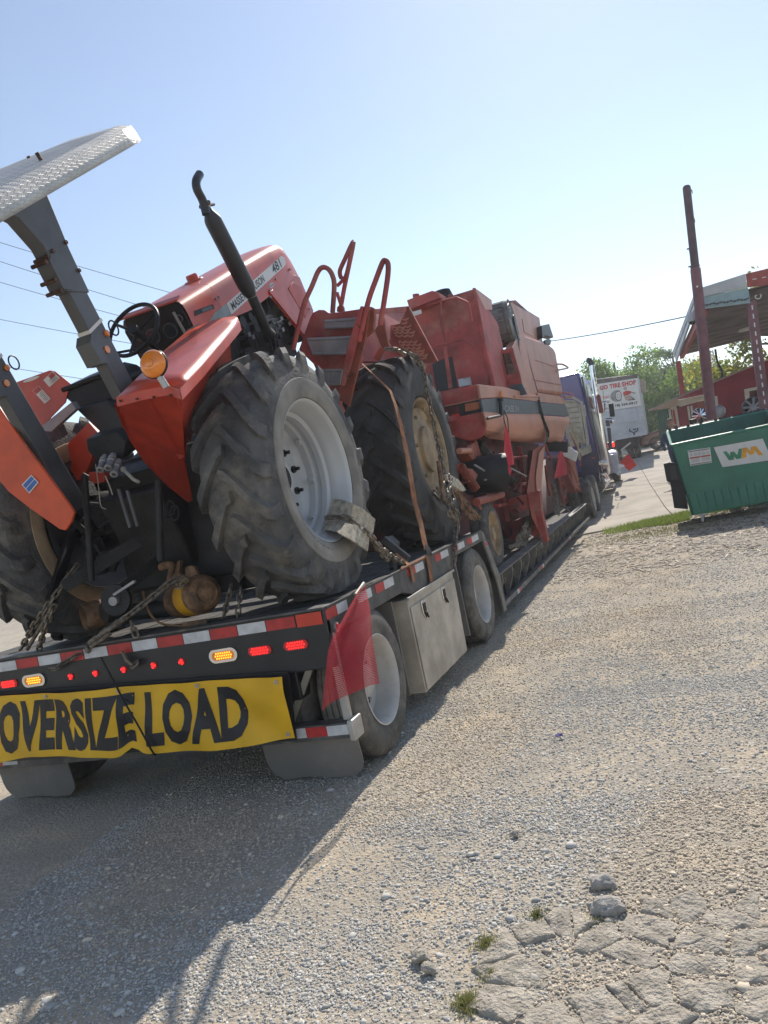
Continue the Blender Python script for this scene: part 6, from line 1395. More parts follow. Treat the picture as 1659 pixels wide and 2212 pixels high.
for q in (((748, 880), (800, 880), (842, 1330), (792, 1342)), ((795, 1390), (850, 1385), (888, 1620), (835, 1640)), ((640, 420), (700, 430), (725, 560), (668, 570))):
    obj('chrome_panel', MB().slab([P(*ck(*a_), Y=ys_-.12) for a_ in q], (0, .02, 0)), 'chrome', tk, bevel=.015)
rf = P(*ck(848, 810), Y=ys_-.16); obj('stack_reflector', MB().slab([rf+V3((.07*math.cos(t), 0, .09*math.sin(t)+(.22 if math.sin(t) > 0 else -.22))) for t in np.linspace(0, 6.28, 21)[:-1]], (0, .02, 0)), 'canred', tk)
obj('antenna', MB().tube([PK(905, 380, XT+.3), PK(900, 600, XT+.3), PK(930, 930, XT+.3)], .008, 5), 'rope', tk)
yc = yb+3.9
mr = obj('wing_mirror', MB().slab([P(*ck(*q), Y=yc) for q in ((985, 810), (1065, 795), (1090, 1010), (1010, 1020))], (0, .1, 0)), 'plastic', tk, bevel=.02)
obj('round_mirror', MB().sph(P(*ck(1050, 1085), Y=yc), .085, 16, sy=.5), 'chrome', mr)
obj('marker_ball', MB().sph(P(*ck(980, 765), Y=yc), .06, 12), 'chrome', mr)
m = MB()
for q in (((890, 780), (980, 765)), ((940, 1050), (1040, 1040)), ((940, 1080), (1000, 1080)), ((930, 800), (925, 930))): m.tube([P(*ck(*a), Y=yc) for a in q], .018, 6)
obj('mirror_arms', m, 'iron', mr)
obj('cab_door_edge', MB().slab([P(*ck(*q), Y=yc+.3) for q in ((960, 1190), (1015, 1190), (1042, 1510), (1000, 1520))], (0, .3, 0)), 'purpled', tk, bevel=.02)
obj('side_box', MB().slab([P(*ck(*q), Y=yc+.25) for q in ((935, 1080), (1000, 1090), (1005, 1170), (950, 1170))], (0, .3, 0)), 'rops', tk)
# fuel tank, steps, front fender and wheel
obj('fuel_tank', MB().lathe([(.001, 0), (.30, 0), (.33, .03), (.33, .5), (.335, .5), (.335, .54), (.33, .54), (.33, 1.2), (.335, 1.2), (.335, 1.24), (.33, 1.24), (.33, 1.7), (.3, 1.73), (.001, 1.73)], (XT-.32, yb+.4, .78), (0, 1, 0), 32), 'chrome', tk)
obj('chrome_elbow', MB().tube(smoothpath([V3((xs0-.16, ys_, 1.25)), V3((xs0-.19, ys_+.1, 1.0)), V3((xs0-.3, ys_+.3, .95))], 5), .09, 14), 'chrome', tk)
m = MB()
for k in range(5): m.tube([PK(830+k*28, 1740-k*6, XT+.05), PK(850+k*28, 1770, XT+.12)], .03, 8)
obj('pipe_clamps', m, 'chrome', tk)
yw = yb+5.9; zf = gz(0, yw)
m = MB(); rows = []
for t in np.linspace(R(200), R(-5), 18): rows.append([V3((XT-.36, yw+.60*math.cos(t), zf+.56+.60*math.sin(t))), V3((XT+.0, yw+.62*math.cos(t), zf+.56+.62*math.sin(t))), V3((XT+.14, yw+.60*math.cos(t), zf+.54+.60*math.sin(t))), V3((XT+.17, yw+.55*math.cos(t), zf+.52+.55*math.sin(t)))])
obj('front_fender', MB().grid(rows, (-.004, 0, -.015)), mat('pale_lilac_fender', (.52, .55, .64), .3, coat=.6), tk)
obj('fender_skirt', MB().slab([P(*ck(*q), Y=yw-.7) for q in ((1000, 1620), (1120, 1620), (1140, 1760), (1150, 1960), (990, 1850))], (0, .25, 0)), bpy.data.materials['pale_lilac_fender'], tk, bevel=.02)
truck_wheel(XT+.10, yw, zf+.52, tk, Rr=.52, rim='chrome', deep=.04)
truck_wheel(XT-2.3-.03, yw, zf+.52, tk, Rr=.52, rim='chrome', side=-1, deep=.04)
obj('hub_spikes', MB().lathe([(.001, .22), (.03, .2), (.06, .1), (.08, .02)], (XT+.10, yw, zf+.52), (1, 0, 0), 12), 'chrome', tk)
obj('step_board', MB().box(XT-.4, XT+.02, yb+2.6, yb+4.0, .45, .53), 'chrome', tk)
obj('front_bumper', MB().box(XT-2.3, XT, yb+7.05, yb+7.2, .5, 1.0), 'chrome', tk, bevel=.03)
obj('marker_light', MB().slab([P(*ck(*q), Y=yw-.2) for q in ((1045, 1430), (1080, 1425), (1085, 1490), (1050, 1500))], (0, .06, 0)), 'ledr', tk)
# drive wheels, frame, quarter fender
for y, z in ((20.55, .0), (21.95, .06)):
    for xo in (XT-.15, XT-.45): truck_wheel(xo, y, z+.52, tk, Rr=.52, deep=.16 if xo > XT-.2 else .05)
    for xo in (XT-2.4, XT-2.1): truck_wheel(xo, y, z+.52, tk, Rr=.52, side=-1, deep=.16 if xo < XT-2.2 else .05)
    obj('drive_axle', MB().cyl((XT-2.3, y, z+.52), (XT-.2, y, z+.52), .09, 14), 'iron', tk)
obj('frame_rail', MB().box(-3.75, -3.65, 19.8, yb+5.8, .72, 1.0).box(-2.85, -2.75, 19.8, yb+5.8, .72, 1.0), 'black', tk)
obj('frame_box', MB().slab([P(*ck(*q), Y=yb-.15) for q in ((545, 1600), (790, 1560), (850, 2040), (560, 2080))], (0, .2, 0)), 'purpled', tk)
obj('cross_step', MB().slab([P(*ck(*q), Y=yb-.2) for q in ((705, 1665), (775, 1660), (777, 1675), (707, 1680))], (0, .02, 0)), 'chrome', tk)
# slatted rack behind the sleeper
Yk = 22.3
k3 = lambda *q: [P(*ck(a, b), Y=Yk) for a, b in q]
rk = obj('headache_rack_frame', MB().tube(k3((290, 700), (420, 705), (555, 790), (600, 1050), (655, 1420), (650, 1480)), .045, 6).tube(k3((300, 760), (430, 765), (520, 835), (600, 1400)), .03, 6), 'slat', tk)
obj('rack_backing', MB().slab([q+V3((0, .05, 0)) for q in k3((285, 745), (425, 750), (520, 820), (625, 1440), (380, 1500), (300, 1300))], (0, .03, 0)), 'slat', rk)
for i in range(7):
    y0 = 780+i*82; x1 = 500+i*16; obj('slat', MB().slab(k3((290+i*2, y0+30), (x1-10 if i else 470, y0), (x1+2, y0+70), (300+i*2, y0+100)), (0, .03, 0)), 'slat', rk, bevel=.008)
obj('side_bracket', MB().slab(k3((575, 825), (608, 825), (632, 1010), (600, 1015)), (0, .08, 0)), 'slat', rk)
obj('dark_strip', MB().slab(k3((560, 1000), (580, 1000), (632, 1360), (612, 1370)), (0, .03, 0)), 'ink', rk)
t = thing('red_flag', 'square orange-red flag sticking out beyond the truck front fender', 'flag', tuple(P(*ck(1300, 1610), Y=yw+.3)))
qd = [P(*ck(*q), Y=yw+.3) for q in ((1305, 1600), (1440, 1790), (1315, 1885), (1170, 1740))]
obj('cloth', MB().grid([[qd[0].lerp(qd[1], u).lerp(qd[3].lerp(qd[2], u), v)+V3((0, .04*math.sin(u*5+v*3), 0)) for u in np.linspace(0, 1, 9)] for v in np.linspace(0, 1, 9)], (0, .004, 0)), 'flago', t)
obj('stick', MB().tube([P(*ck(1170, 1650), Y=yw+.32), P(*ck(1310, 1610), Y=yw+.32)], .02, 6), 'slat', t)

# ================================================================ BOX VAN WITH THE TYRE SHOP SIGN
def lean(k, x, y): return x, y
def van():
    Yv = 36.; V_ = lambda x, y, o=0: P(*ca(x, y), Y=Yv-o)
    v = thing('box_truck', 'pale box truck parked beyond the semi, its rear carrying a tire shop sign', 'truck', tuple(P(*ca(560, 1030), Y=Yv)))
    tl, tr_, br_, bl = V_(300, 440), V_(650, 398), V_(718, 862), V_(370, 925)
    obj('cargo_box', MB().slab([tl, tr_, br_, bl], (0, 6, 0)), 'vanw', v, bevel=.03)
    obj('top_trim', MB().slab([V_(300, 445, .03), V_(650, 398, .03), V_(654, 430, .03), V_(302, 480, .03)], (0, .02, 0)), 'canund', v)
    obj('rear_sill', MB().slab([V_(370, 890, .05), V_(715, 830, .05), V_(719, 866, .05), V_(370, 928, .05)], (0, .04, 0)), 'vanw', v, bevel=.01)
    bd = obj('sign_board', MB().slab([V_(320, 478, .05), V_(652, 428, .05), V_(680, 640, .05), V_(340, 695, .05)], (0, .03, 0)), 'white', v)
    def q(a, b, c, d): return quadfn(V_(*a, .062), V_(*b, .062), V_(*c, .062), V_(*d, .062))
    m = MB(); text_quad(m, 'GO TIRE SHOP', q((362, 523), (643, 478), (358, 490), (638, 440)), .045, 1.05)
    text_quad(m, 'TO FRIDAY', q((382, 590), (438, 582), (380, 572), (434, 562)), .01)
    obj('sign_lettering', m, 'signr', bd, smooth=0)
    m = MB(); text_quad(m, '18) 269-0917', q((484, 655), (656, 632), (480, 632), (652, 607)), .03); text_quad(m, '401', q((395, 672), (428, 668), (393, 658), (426, 654)), .01)
    obj('phone_number', m, 'ink', bd, smooth=0)
    # drawn tyre and a plain kneeling worker
    c = V_(505, 565, .062); m = MB(); ux = (V_(555, 560, .062)-c)/50; uz = (c-V_(508, 600, .062))/35
    for k in range(20):
        t = R(60)+k*R(240)/19; m.slab([c+ux*28*math.cos(t)+uz*38*math.sin(t), c+ux*28*math.cos(t+.1)+uz*38*math.sin(t+.1), c+ux*(-8+54*math.cos(t+.12))+uz*44*math.sin(t+.12), c+ux*(-8+54*math.cos(t))+uz*44*math.sin(t)], (0, -.002, 0))
    for t in np.linspace(0, 6.28, 25)[:-1]: m.slab([c+ux*26*math.cos(t)+uz*38*math.sin(t), c+ux*26*math.cos(t+.27)+uz*38*math.sin(t+.27), c+ux*22*math.cos(t+.27)+uz*33*math.sin(t+.27), c+ux*22*math.cos(t)+uz*33*math.sin(t)], (0, -.002, 0))
    for k in range(5): t = k*1.257; m.slab([c+ux*(10*math.cos(t)+2.5*math.cos(s))+uz*(15*math.sin(t)+3.5*math.sin(s)) for s in np.linspace(0, 6.28, 9)[:-1]], (0, -.002, 0))
    obj('drawn_tyre', m, 'ink', bd, smooth=0)
    obj('drawn_shirt', MB().slab([V_(x, y, .064) for x, y in ((540, 540), (565, 525), (605, 530), (600, 548), (575, 560), (545, 565))], (0, -.002, 0)), 'signr', bd)
    m = MB().slab([V_(557+14*math.cos(t), 508+14*math.sin(t), .064) for t in np.linspace(0, 6.28, 13)[:-1]], (0, -.001, 0)).slab([V_(x, y, .064) for x, y in ((548, 565), (600, 560), (620, 590), (560, 602))], (0, -.001, 0))
    obj('drawn_figure', m, 'soffit', bd)
    m = MB(); 
    for a, b in (((605, 575), (632, 595)), ((580, 600), (632, 592)), ((605, 540), (635, 545))): m.beam(V_(*a, .066), V_(*b, .066), .02, .03)
    obj('drawn_outline', m, 'ink', bd)
    m = MB()
    for pts in (((590, 820), (595, 840), (620, 848), (628, 870)), ((655, 812), (650, 835), (628, 850), (628, 870))): m.tube([V_(*p, .06) for p in pts], .022, 6)
    m.tube([V_(618, 825, .06), V_(640, 822, .06)], .03, 6); obj('hitch_chain', m, 'iron', v)
    obj('door_panel', MB().slab([V_(430, 690, .045), V_(640, 655, .045), V_(660, 760, .045), V_(440, 790, .045)], (0, .03, 0)), 'vanw', v, bevel=.006)
    obj('small_plate', MB().slab([V_(506, 855, .06), V_(536, 850, .06), V_(538, 862, .06), V_(508, 867, .06)], (0, .01, 0)), 'sticker', v)
    obj('side_box', MB().slab([P(*ca(*q_), Y=Yv+2.5) for q_ in ((668, 445), (710, 440), (715, 530), (672, 532))], (0, 1.2, 0)), 'soffit', v, bevel=.02)
    zg = gz(0, Yv)
    a, b = V_(480, 900), V_(660, 880)
    obj('underframe', MB().slab([V_(480, 905, -.4), V_(655, 880, -.4), V_(668, 960, -.4), V_(500, 985, -.4)], (0, 4, 0)), 'iron', v)
    obj('frame_diagonal', MB().beam(V_(525, 985, -.3), V_(600, 925, -.3), .05, .08), 'rimwhite', v)
    for x in (P(*ca(650, 970), Y=Yv+1).x, P(*ca(500, 1000), Y=Yv+1).x+.0):
        for xx in (0, -.3): truck_wheel(x+.13+xx, Yv+1.1, zg+.5, v, Rr=.5)
    obj('tail_light', MB().slab([V_(456, 930, .02), V_(472, 928, .02), V_(475, 955, .02), V_(458, 958, .02)], (0, .05, 0)), 'ledr', v)
van()

# ================================================================ RED CAR
def car():
    c = P(*ca(760, 900), Y=41); x0, x1 = P(*ca(665, 900), Y=40).x, P(*ca(665, 900), Y=40).x+1.8; zg = gz(0, 41); y0 = 39.5
    t = thing('parked_car', 'dark red car parked beyond the box truck, half hidden by the green door', 'car', (x0+.9, y0, zg))
    f = lambda y, z: V3((x0, y0+y, zg+z))
    # seen from its side: it stands across, nose to the left
    X0 = x0; L_ = 4.4
    def S(a, z, d=0): return V3((X0+a, y0+d, zg+z))
    prof = [(0, .35), (.02, .6), (.15, .8), (1.0, .92), (1.5, 1.30), (2.1, 1.46), (3.2, 1.44), (4.0, 1.05), (4.4, .95), (4.45, .4), (4.3, .28), (.2, .28)]
    b = obj('body', MB().slab([S(a, z) for a, z in prof], (0, 1.75, 0)), 'carred', t); bv = b.modifiers.new('bevel', 'BEVEL'); bv.width = .08; bv.segments = 3; bv.limit_method = 'ANGLE'; bv.angle_limit = R(20)
    obj('side_window', MB().slab([S(a, z, -.012) for a, z in ((1.2, .97), (1.58, 1.28), (2.1, 1.38), (2.35, 1.38), (2.35, .98))], (0, .02, 0)), 'glass', t)
    obj('side_window', MB().slab([S(a, z, -.012) for a, z in ((2.42, .98), (2.42, 1.38), (3.1, 1.36), (3.7, 1.05))], (0, .02, 0)), 'glass', t)
    obj('windscreen', MB().slab([V3((X0+a, y0+d, zg+z)) for a, z, d in ((.98, .94, .15), (.98, .94, 1.6), (1.48, 1.31, 1.5), (1.48, 1.31, .25))], (-.02, 0, .03)), 'glass', t)
    obj('sill_trim', MB().beam(S(.8, .36, -.01), S(3.6, .36, -.01), .02, .03), 'chrome', t); obj('door_handle', MB().beam(S(2.1, .86, -.02), S(2.26, .86, -.02), .03, .03), 'chrome', t)
    obj('wing_mirror', MB().sph(S(1.35, .98, -.1), .09, 10), 'carred', t)
    for a in (.75, 3.5):
        w = obj('wheel', MB().lathe([(.21, -.005), (.2, -.04), (.05, -.02), (.001, -.01)], S(a, .33, .0), (0, -1, 0), 24), 'chrome', t)
        obj('tyre', MB().lathe([(.2, -.02), (.22, .005), (.31, .0), (.335, -.03), (.335, -.18), (.2, -.2)], S(a, .33, -.0), (0, -1, 0), 32), 'rubber', w)
        m = MB()
        for k in range(5): q = k*1.257; m.beam(S(a, .33, -.008), S(a+.19*math.cos(q), .33+.19*math.sin(q), -.008), .03, .04, (0, 1, 0))
        obj('spokes', m, 'iron', w)
car()

# ================================================================ RED SHOP BUILDING
def shop():
    Yb_ = 27.; B = lambda x, y, o=0: P(*ca(x, y), Y=Yb_-o)
    b = thing('shop_building', 'low red shop building with beige soffit, cream trimmed windows and a green side', 'building', tuple(P(*ca(1100, 800), Y=Yb_)))
    zg = gz(0, Yb_)
    obj('wall', MB().slab([B(905, 610), B(1000, 565), B(1250, 460), B(1659, 285), B(1800, 220), B(1850, 900), B(940, 900), B(890, 665)], (0, .2, 0)), 'barn', b)
    # standing seams of the siding
    for k in range(11):
        x = 1010+k*68; m = MB().slab([B(x, 900, .012), B(x+6, 900, .012), B(x+6-45, 560-k*27+60, .012), B(x-45, 563-k*27+60, .012)], (0, .012, 0)); obj('siding_seam', m, 'barn', b)
    obj('roof_edge', MB().slab([B(735, 672, .9), B(1230, 455, .3), B(1659, 278, .3), B(1800, 215, .3), B(1800, 226, .3), B(1659, 290, .3), B(1230, 468, .3), B(738, 686, .9)], (0, .12, 0)), 'soffit', b)
    obj('soffit', MB().slab([B(735, 680, .9), B(965, 578, .6), B(970, 640, 0), B(880, 665, 0)], (0, .03, .03)), 'soffit', b)
    obj('soffit', MB().slab([B(960, 600, .35), B(1165, 560, .35), B(1170, 590, .02), B(900, 665, .02)], (0, .03, .02)), 'cream', b)
    def win(pts, inner, m='redd'):
        w = obj('window_frame', MB().slab([B(*q, .02) for q in pts], (0, .05, 0)), 'cream', b); obj('window_pane', MB().slab([B(*q, .035) for q in inner], (0, .012, 0)), m, w)
    win(((1475, 515), (1600, 490), (1606, 530), (1520, 545), (1524, 640), (1488, 648)), ((1515, 530), (1612, 512), (1630, 680), (1528, 690)), 'cdark')
    obj('door_trim', MB().slab([B(x, y, .02) for x, y in ((1240, 570), (1268, 565), (1282, 690), (1255, 695))], (0, .05, 0)), 'cream', b)
    for x in (895, 945, 1040, 1065): obj('door_trim', MB().slab([B(x-6, 668-(x-895)*.14, .02), B(x+10, 664-(x-895)*.14, .02), B(x+32, 800, .02), B(x+16, 804, .02)], (0, .05, 0)), 'cream', b)
    win(((915, 668), (940, 664), (962, 790), (934, 795)), ((920, 675), (936, 672), (955, 785), (938, 788)))
    obj('door', MB().slab([B(x, y, .015) for x, y in ((1110, 612), (1180, 600), (1205, 800), (1135, 800))], (0, .04, 0)), 'crust', b)
    obj('trim_band', MB().slab([B(x, y, .025) for x, y in ((900, 660), (1105, 600), (1180, 588), (1181, 600), (1106, 614), (902, 672))], (0, .04, 0)), 'cream', b)
    # green side wall in ribs
    for k in range(7):
        x = 806+k*14; obj('green_wall_panel', MB().slab([B(x, 682-k*2.2, .0), B(x+12, 680-k*2.2, .0), B(x+36, 970-k*22, .0), B(x+24, 972-k*22, .0)], (0, .06, 0)), 'gdoor', b)
    obj('bird_ornament', MB().sph(B(965, 652, .15), .05, 8), 'iron', b)
shop()

# ================================================================ CANOPY
def canopy():
    # runs away from the near corner; deck sheets are ribbed
    c = thing('open_canopy', 'tall open canopy with white fascia and red trim over the shop yard', 'canopy', (3.2, 22, gz(0, 22)))
    K1 = lambda x, y, Y: P(*cb(x, y), Y=Y)
    n0 = K1(1060, 1080, 19.0); n1 = K1(1460, 950, 19.0)       # near fascia, left part
    # near fascia: white upper board, pale blue lower board, red part to the right
    obj('fascia', MB().slab([K1(985, 1130, 19), K1(1060, 1068, 19), K1(1455, 942, 19), K1(1470, 1060, 19), K1(1070, 1150, 19), K1(995, 1190, 19)], (0, .08, 0)), 'canwhite', c)
    obj('lower_fascia', MB().slab([K1(1068, 1152, 19.03), K1(1480, 1068, 19.03), K1(1500, 1205, 19.03), K1(1080, 1258, 19.03)], (0, .06, 0)), 'canblue', c)
    m = MB()
    for k in range(34): q = K1(1100+k*11.5, 1222-k*1.6+5*math.sin(k*.9), 18.99); m.obox(q, (.02, 0, 0), (0, .006, 0), (.004, 0, .012+.008*math.sin(k*2.3)))
    obj('bird_droppings', m, 'rops', c)
    obj('red_fascia', MB().slab([K1(1460, 942, 18.98), K1(1620, 905, 18.98), K1(1800, 865, 18.98), K1(1800, 1000, 18.98), K1(1640, 1040, 18.98), K1(1478, 1062, 18.98)], (0, .08, 0)), 'canred', c)
    for x in (1520, 1605): obj('white_mark', MB().slab([K1(x, 990-(x-1520)*.18, 18.96), K1(x+38, 984-(x-1520)*.18, 18.96), K1(x+38, 991-(x-1520)*.18, 18.96), K1(x, 997-(x-1520)*.18, 18.96)], (0, .01, 0)), 'white', c)
    # left fascia running away
    a, b = K1(990, 1130, 19.0), K1(800, 1640, 29.0); a2, b2 = K1(1000, 1235, 19.0), K1(828, 1740, 29.0)
    obj('side_fascia', MB().slab([a, b, b.lerp(b2, .42), a.lerp(a2, .42)], (.05, 0, 0)), 'canwhite', c)
    obj('side_fascia_lower', MB().slab([a.lerp(a2, .42)+V3((.03, 0, 0)), b.lerp(b2, .42)+V3((.03, 0, 0)), b2, a2], (.05, 0, 0)), 'vanw', c)
    # ribbed roof sheets seen from below
    R0, R1 = V3((a.x+.1, 19.1, K1(1080, 1262, 19.1).z+.12)), V3((b.x+.3, 28.6, K1(900, 1670, 28.6).z+.05))
    xr = 9.0
    for k in range(10):
        y0 = 19.1+k*.95; t0, t1 = (y0-19.1)/9.5, (y0+.95-19.1)/9.5
        x0 = R0.x+(R1.x-R0.x)*t0; z0 = R0.z+(R1.z-R0.z)*t0; z1 = R0.z+(R1.z-R0.z)*t1
        obj('roof_sheet', MB().slab([(x0, y0+.02, z0), (x0, y0+.20, z0-.09), (x0, y0+.75, z0-.09), (x0, y0+.93, z1)], (xr-x0, 0, 0)).slab([(x0, y0, z0+.03), (xr, y0, z0+.03), (xr, y0+.95, z1+.03), (x0, y0+.95, z1+.03)], (0, 0, .03)), 'canund', c)
    for k, (x, y, Y_) in enumerate(((1470, 1450, 23.5), (1230, 1760-330, 24.5))): 
        if k == 0: q = K1(x, y, Y_); obj('round_light', MB().lathe([(.001, 0), (.22, 0), (.2, .06), (.001, .06)], q, (0, 0, 1), 20), 'white', c)
    # edge beams and posts
    e0, e1 = K1(1085, 1275, 19.15), K1(880, 1680, 28.5)
    obj('edge_beam', MB().beam(e0, e1, .12, .22), 'canred', c)
    obj('post', MB().beam(K1(850, 1730, 28.6), P(*ca(1015, 800), Y=28.6)-V3((0, 0, 1.3)), .17, .17), 'canred', c, bevel=.01)
    p0, p1 = K1(1508, 1215, 19.2), P(*ca(1640, 700), Y=19.2); d = (p1-p0).normalized()
    pr = obj('post', MB().beam(p0+V3((0, 0, .05)), p1+d*1.9, .2, .2), 'pole', c, bevel=.01)
    for k in range(13):
        q = p0.lerp(p1, .02+k*.078)+V3((.0, -.108, 0)); obj('white_dash', MB().beam(q, q+d*.1, .028, .006, (0, 1, 0)), 'white', pr)
    hk = K1(1570, 1145, 19.3); m = MB().tube([K1(1525, 1115, 19.3), K1(1560, 1140, 19.3)], .015, 6).tube([hk+V3((.06*math.cos(t), 0, .06*math.sin(t))) for t in np.linspace(0, 6.28, 15)[:-1]], .014, 6, close=True); obj('hook_ring', m, 'white', c)
    obj('brace', MB().beam(K1(1010, 1530, 25), K1(940, 1600, 25), .04, .06).beam(K1(1085, 1280, 19.3), K1(1130, 1262, 19.3), .05, .08), 'pole', c)
    cm = obj('camera_dome', MB().lathe([(.001, .1), (.06, .1), (.1, .05), (.11, -.06), (.10, -.10)], K1(970, 1335, 18.7), (0, 0, 1), 18), 'vanw', None, label='white dome security camera on the tall maroon pole', cat='security camera')
    ORG[cm.name] = ORG[cm.name]
    obj('camera_lens', MB().sph(K1(970, 1335, 18.7)+V3((0, 0, -.09)), .085, 14), 'glass', cm)
    obj('camera_arm', MB().beam(K1(975, 1290, 18.7), K1(1005, 1320, 18.65), .04, .05), 'vanw', cm)
canopy()
def bigpole():
    a, b = P(*cb(925, 155), Y=18.5), P(*ca(1228, 780), Y=18.5); d = (b-a).normalized()
    m_ = P(*cb(1000, 905), Y=18.5); Ls = (m_-a).length; L_ = (b-a).length+1.9
    t = thing('sign_pole', 'tall bare maroon steel pole with a thicker lower half behind the green dumpster', 'pole', tuple(a+d*L_))
    obj('upper_tube', MB().lathe([(.001, -.02), (.06, -.01), (.085, .03), (.088, Ls)], a, tuple(d), 24), 'poledark', t)
    obj('lower_tube', MB().lathe([(.088, Ls-.03), (.108, Ls-.01), (.11, Ls+.05), (.112, L_)], a, tuple(d), 24), 'pole', t)
    m = MB()
    for x, y in ((965, 195), (988, 455), (938, 720), (1012, 710), (952, 880), (1035, 870)): q = P(*cb(x, y), Y=18.5); m.obox(q, (.025, 0, 0), (0, .02, 0), (0, 0, .012)).obox(q+V3((-.02 if x > 990 else .02, 0, -.03)), (.008, 0, 0), (0, .01, 0), (0, 0, .04))
    obj('climbing_lugs', m, 'iron', t)
    obj('small_marker', MB().cyl(P(*cb(1022, 1058), Y=18.38), P(*cb(1022, 1058), Y=18.36), .022, 12), 'white', t)
bigpole()

# ================================================================ DUMPSTER
def dumpster():
    D = 15.1; f = lambda x, y, Y=D: P(*ca(x, y), Y=Y)
    t = thing('dumpster', 'open green front-load dumpster with a white logo panel and warning sticker', 'dumpster', tuple(f(1300, 1520)))
    fl, fr_ = f(912, 938), f(1659, 803); fr_ = fl+(fr_-fl)*1.12; zb = .17
    bl = f(1075, 1505); wid = fr_.x-fl.x
    zt0 = (fl.z+fr_.z)/2; y1 = D+1.45; zt1 = f(852, 852, y1).z
    xl, xr = fl.x, fr_.x; xbl, xbr = bl.x+.02, xr-.06
    A = dict(ftl=V3((xl, D, zt0)), ftr=V3((xr, D, zt0)), fbl=V3((xbl, D+.02, zb)), fbr=V3((xbr, D+.02, zb)), btl=V3((xl-.02, y1, zt1)), btr=V3((xr, y1, zt1)), bbl=V3((xbl, y1-.1, zb)), bbr=V3((xbr, y1-.1, zb)))
    def plate(q, off, nm, m='wmg'): return obj(nm, MB().slab([A[k] for k in q], off), m, t, bevel=.004)
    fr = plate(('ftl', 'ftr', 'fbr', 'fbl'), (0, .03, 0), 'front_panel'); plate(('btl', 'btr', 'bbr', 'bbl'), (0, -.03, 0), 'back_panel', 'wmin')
    plate(('ftl', 'btl', 'bbl', 'fbl'), (.03, 0, 0), 'side_panel'); plate(('ftr', 'btr', 'bbr', 'fbr'), (-.03, 0, 0), 'side_panel'); plate(('fbl', 'fbr', 'bbr', 'bbl'), (0, 0, .03), 'floor_panel')
    rim = MB()
    for a, b in (('ftl', 'ftr'), ('ftl', 'btl'), ('btl', 'btr'), ('ftr', 'btr')): rim.tube([A[a], A[b]], .028, 8)
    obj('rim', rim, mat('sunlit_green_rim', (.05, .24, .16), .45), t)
    # pressed ribs in the lower half
    fp = lambda u, v: A['ftl'].lerp(A['ftr'], u).lerp(A['fbl'].lerp(A['fbr'], u), v)
    def low(u): return .69 if u < .39 else (.72 if u > .42 else .69+.03*(u-.39)/.03) - (0 if u < .42 else .0)
    for k in range(12):
        u0, u1 = .02+k*.082, .02+(k+1)*.082-.006; v0 = .70 if u1 < .45 else .735-.02*(k-5)*.6
        a, b, c, d = fp(u0, v0), fp(u1, v0), fp(u1, .99), fp(u0, .99); o = V3((0, -.008, -.0))
        mb = MB().add([a, b, c, d, a+o+V3((.01, 0, -.03)), b+o+V3((-.01, 0, -.03)), c+o, d+o], [(4, 5, 6, 7), (0, 1, 5, 4), (1, 2, 6, 5), (2, 3, 7, 6), (3, 0, 4, 7)])
        obj('pressed_rib', mb, 'wmg', t)
    for k in range(6):
        u0 = k/6; a, b = A['ftl'].lerp(A['btl'], u0+.02), A['ftl'].lerp(A['btl'], u0+.15); c, d = A['fbl'].lerp(A['bbl'], u0+.02), A['fbl'].lerp(A['bbl'], u0+.15)
        a, b = a.lerp(c, .72), b.lerp(d, .72); obj('pressed_rib', MB().slab([a, b, d, c], (-.025, 0, 0)), 'wmg', t, bevel=.006)
    # logo panel
    Y_ = D-.0
    def g(x, y): p = P(*ca(x, y), Y=D-.006); return p
    lp = obj('logo_panel', MB().slab([g(*q) for q in ((1240, 962), (1618, 895), (1690, 1060), (1308, 1116))], (0, -.004, 0)), 'sticker', t)
    bl_, br__, tl_, tr__ = g(1338, 1066), g(1622, 1020), g(1312, 996), g(1592, 946)
    Q = lambda u, v: bl_.lerp(br__, u).lerp(tl_.lerp(tr__, u), v)+V3((0, -.006, 0))
    m = MB(); w_ = .105; zq = [0]
    def stroke(m, a, b, w=w_):
        zq[0] += 1; o_ = V3((0, -.0012*zq[0], 0)); m.slab([Q(a[0]-w/2, a[1])+o_, Q(a[0]+w/2, a[1])+o_, Q(b[0]+w/2, b[1])+o_, Q(b[0]-w/2, b[1])+o_], (0, -.001, 0))
    stroke(m, (.045, 1), (.125, 0)); stroke(m, (.235, .82), (.16, 0)); stroke(m, (.235, .82), (.33, 0)); m.slab([Q(.27, 0), Q(.41, 0), Q(.52, 1), Q(.44, 1)], (0, -.0015, 0))
    obj('logo_letter', m, 'logog', lp, smooth=0)
    m = MB(); m.slab([Q(.42, 0), Q(.55, 0), Q(.635, 1), Q(.53, 1)], (0, -.0025, 0)); stroke(m, (.60, 1), (.72, .22)); stroke(m, (.83, 1), (.72, .22)); m.slab([Q(.80, 1), Q(.90, 1), Q(1.0, 0), Q(.88, 0)], (0, -.0015, 0))
    obj('logo_letter', m, 'logoy', lp, smooth=0)
    sp = obj('warning_sticker', MB().slab([g(*q) for q in ((1038, 988), (1212, 963), (1226, 1080), (1060, 1106))], (0, -.003, 0)), 'sticker', t)
    s0, s1, s2, s3 = g(1060, 1106), g(1226, 1080), g(1038, 988), g(1212, 963)
    W = lambda u, v, o=.005: s0.lerp(s1, u).lerp(s2.lerp(s3, u), v)+V3((0, -o, 0))
    m = MB().slab([W(.03, .88), W(.97, .88), W(.97, .95), W(.03, .95)], (0, -.001, 0)).slab([W(.03, .04), W(.97, .04), W(.97, .10), W(.03, .10)], (0, -.001, 0)); obj('sticker_print', m, 'stickg', sp)
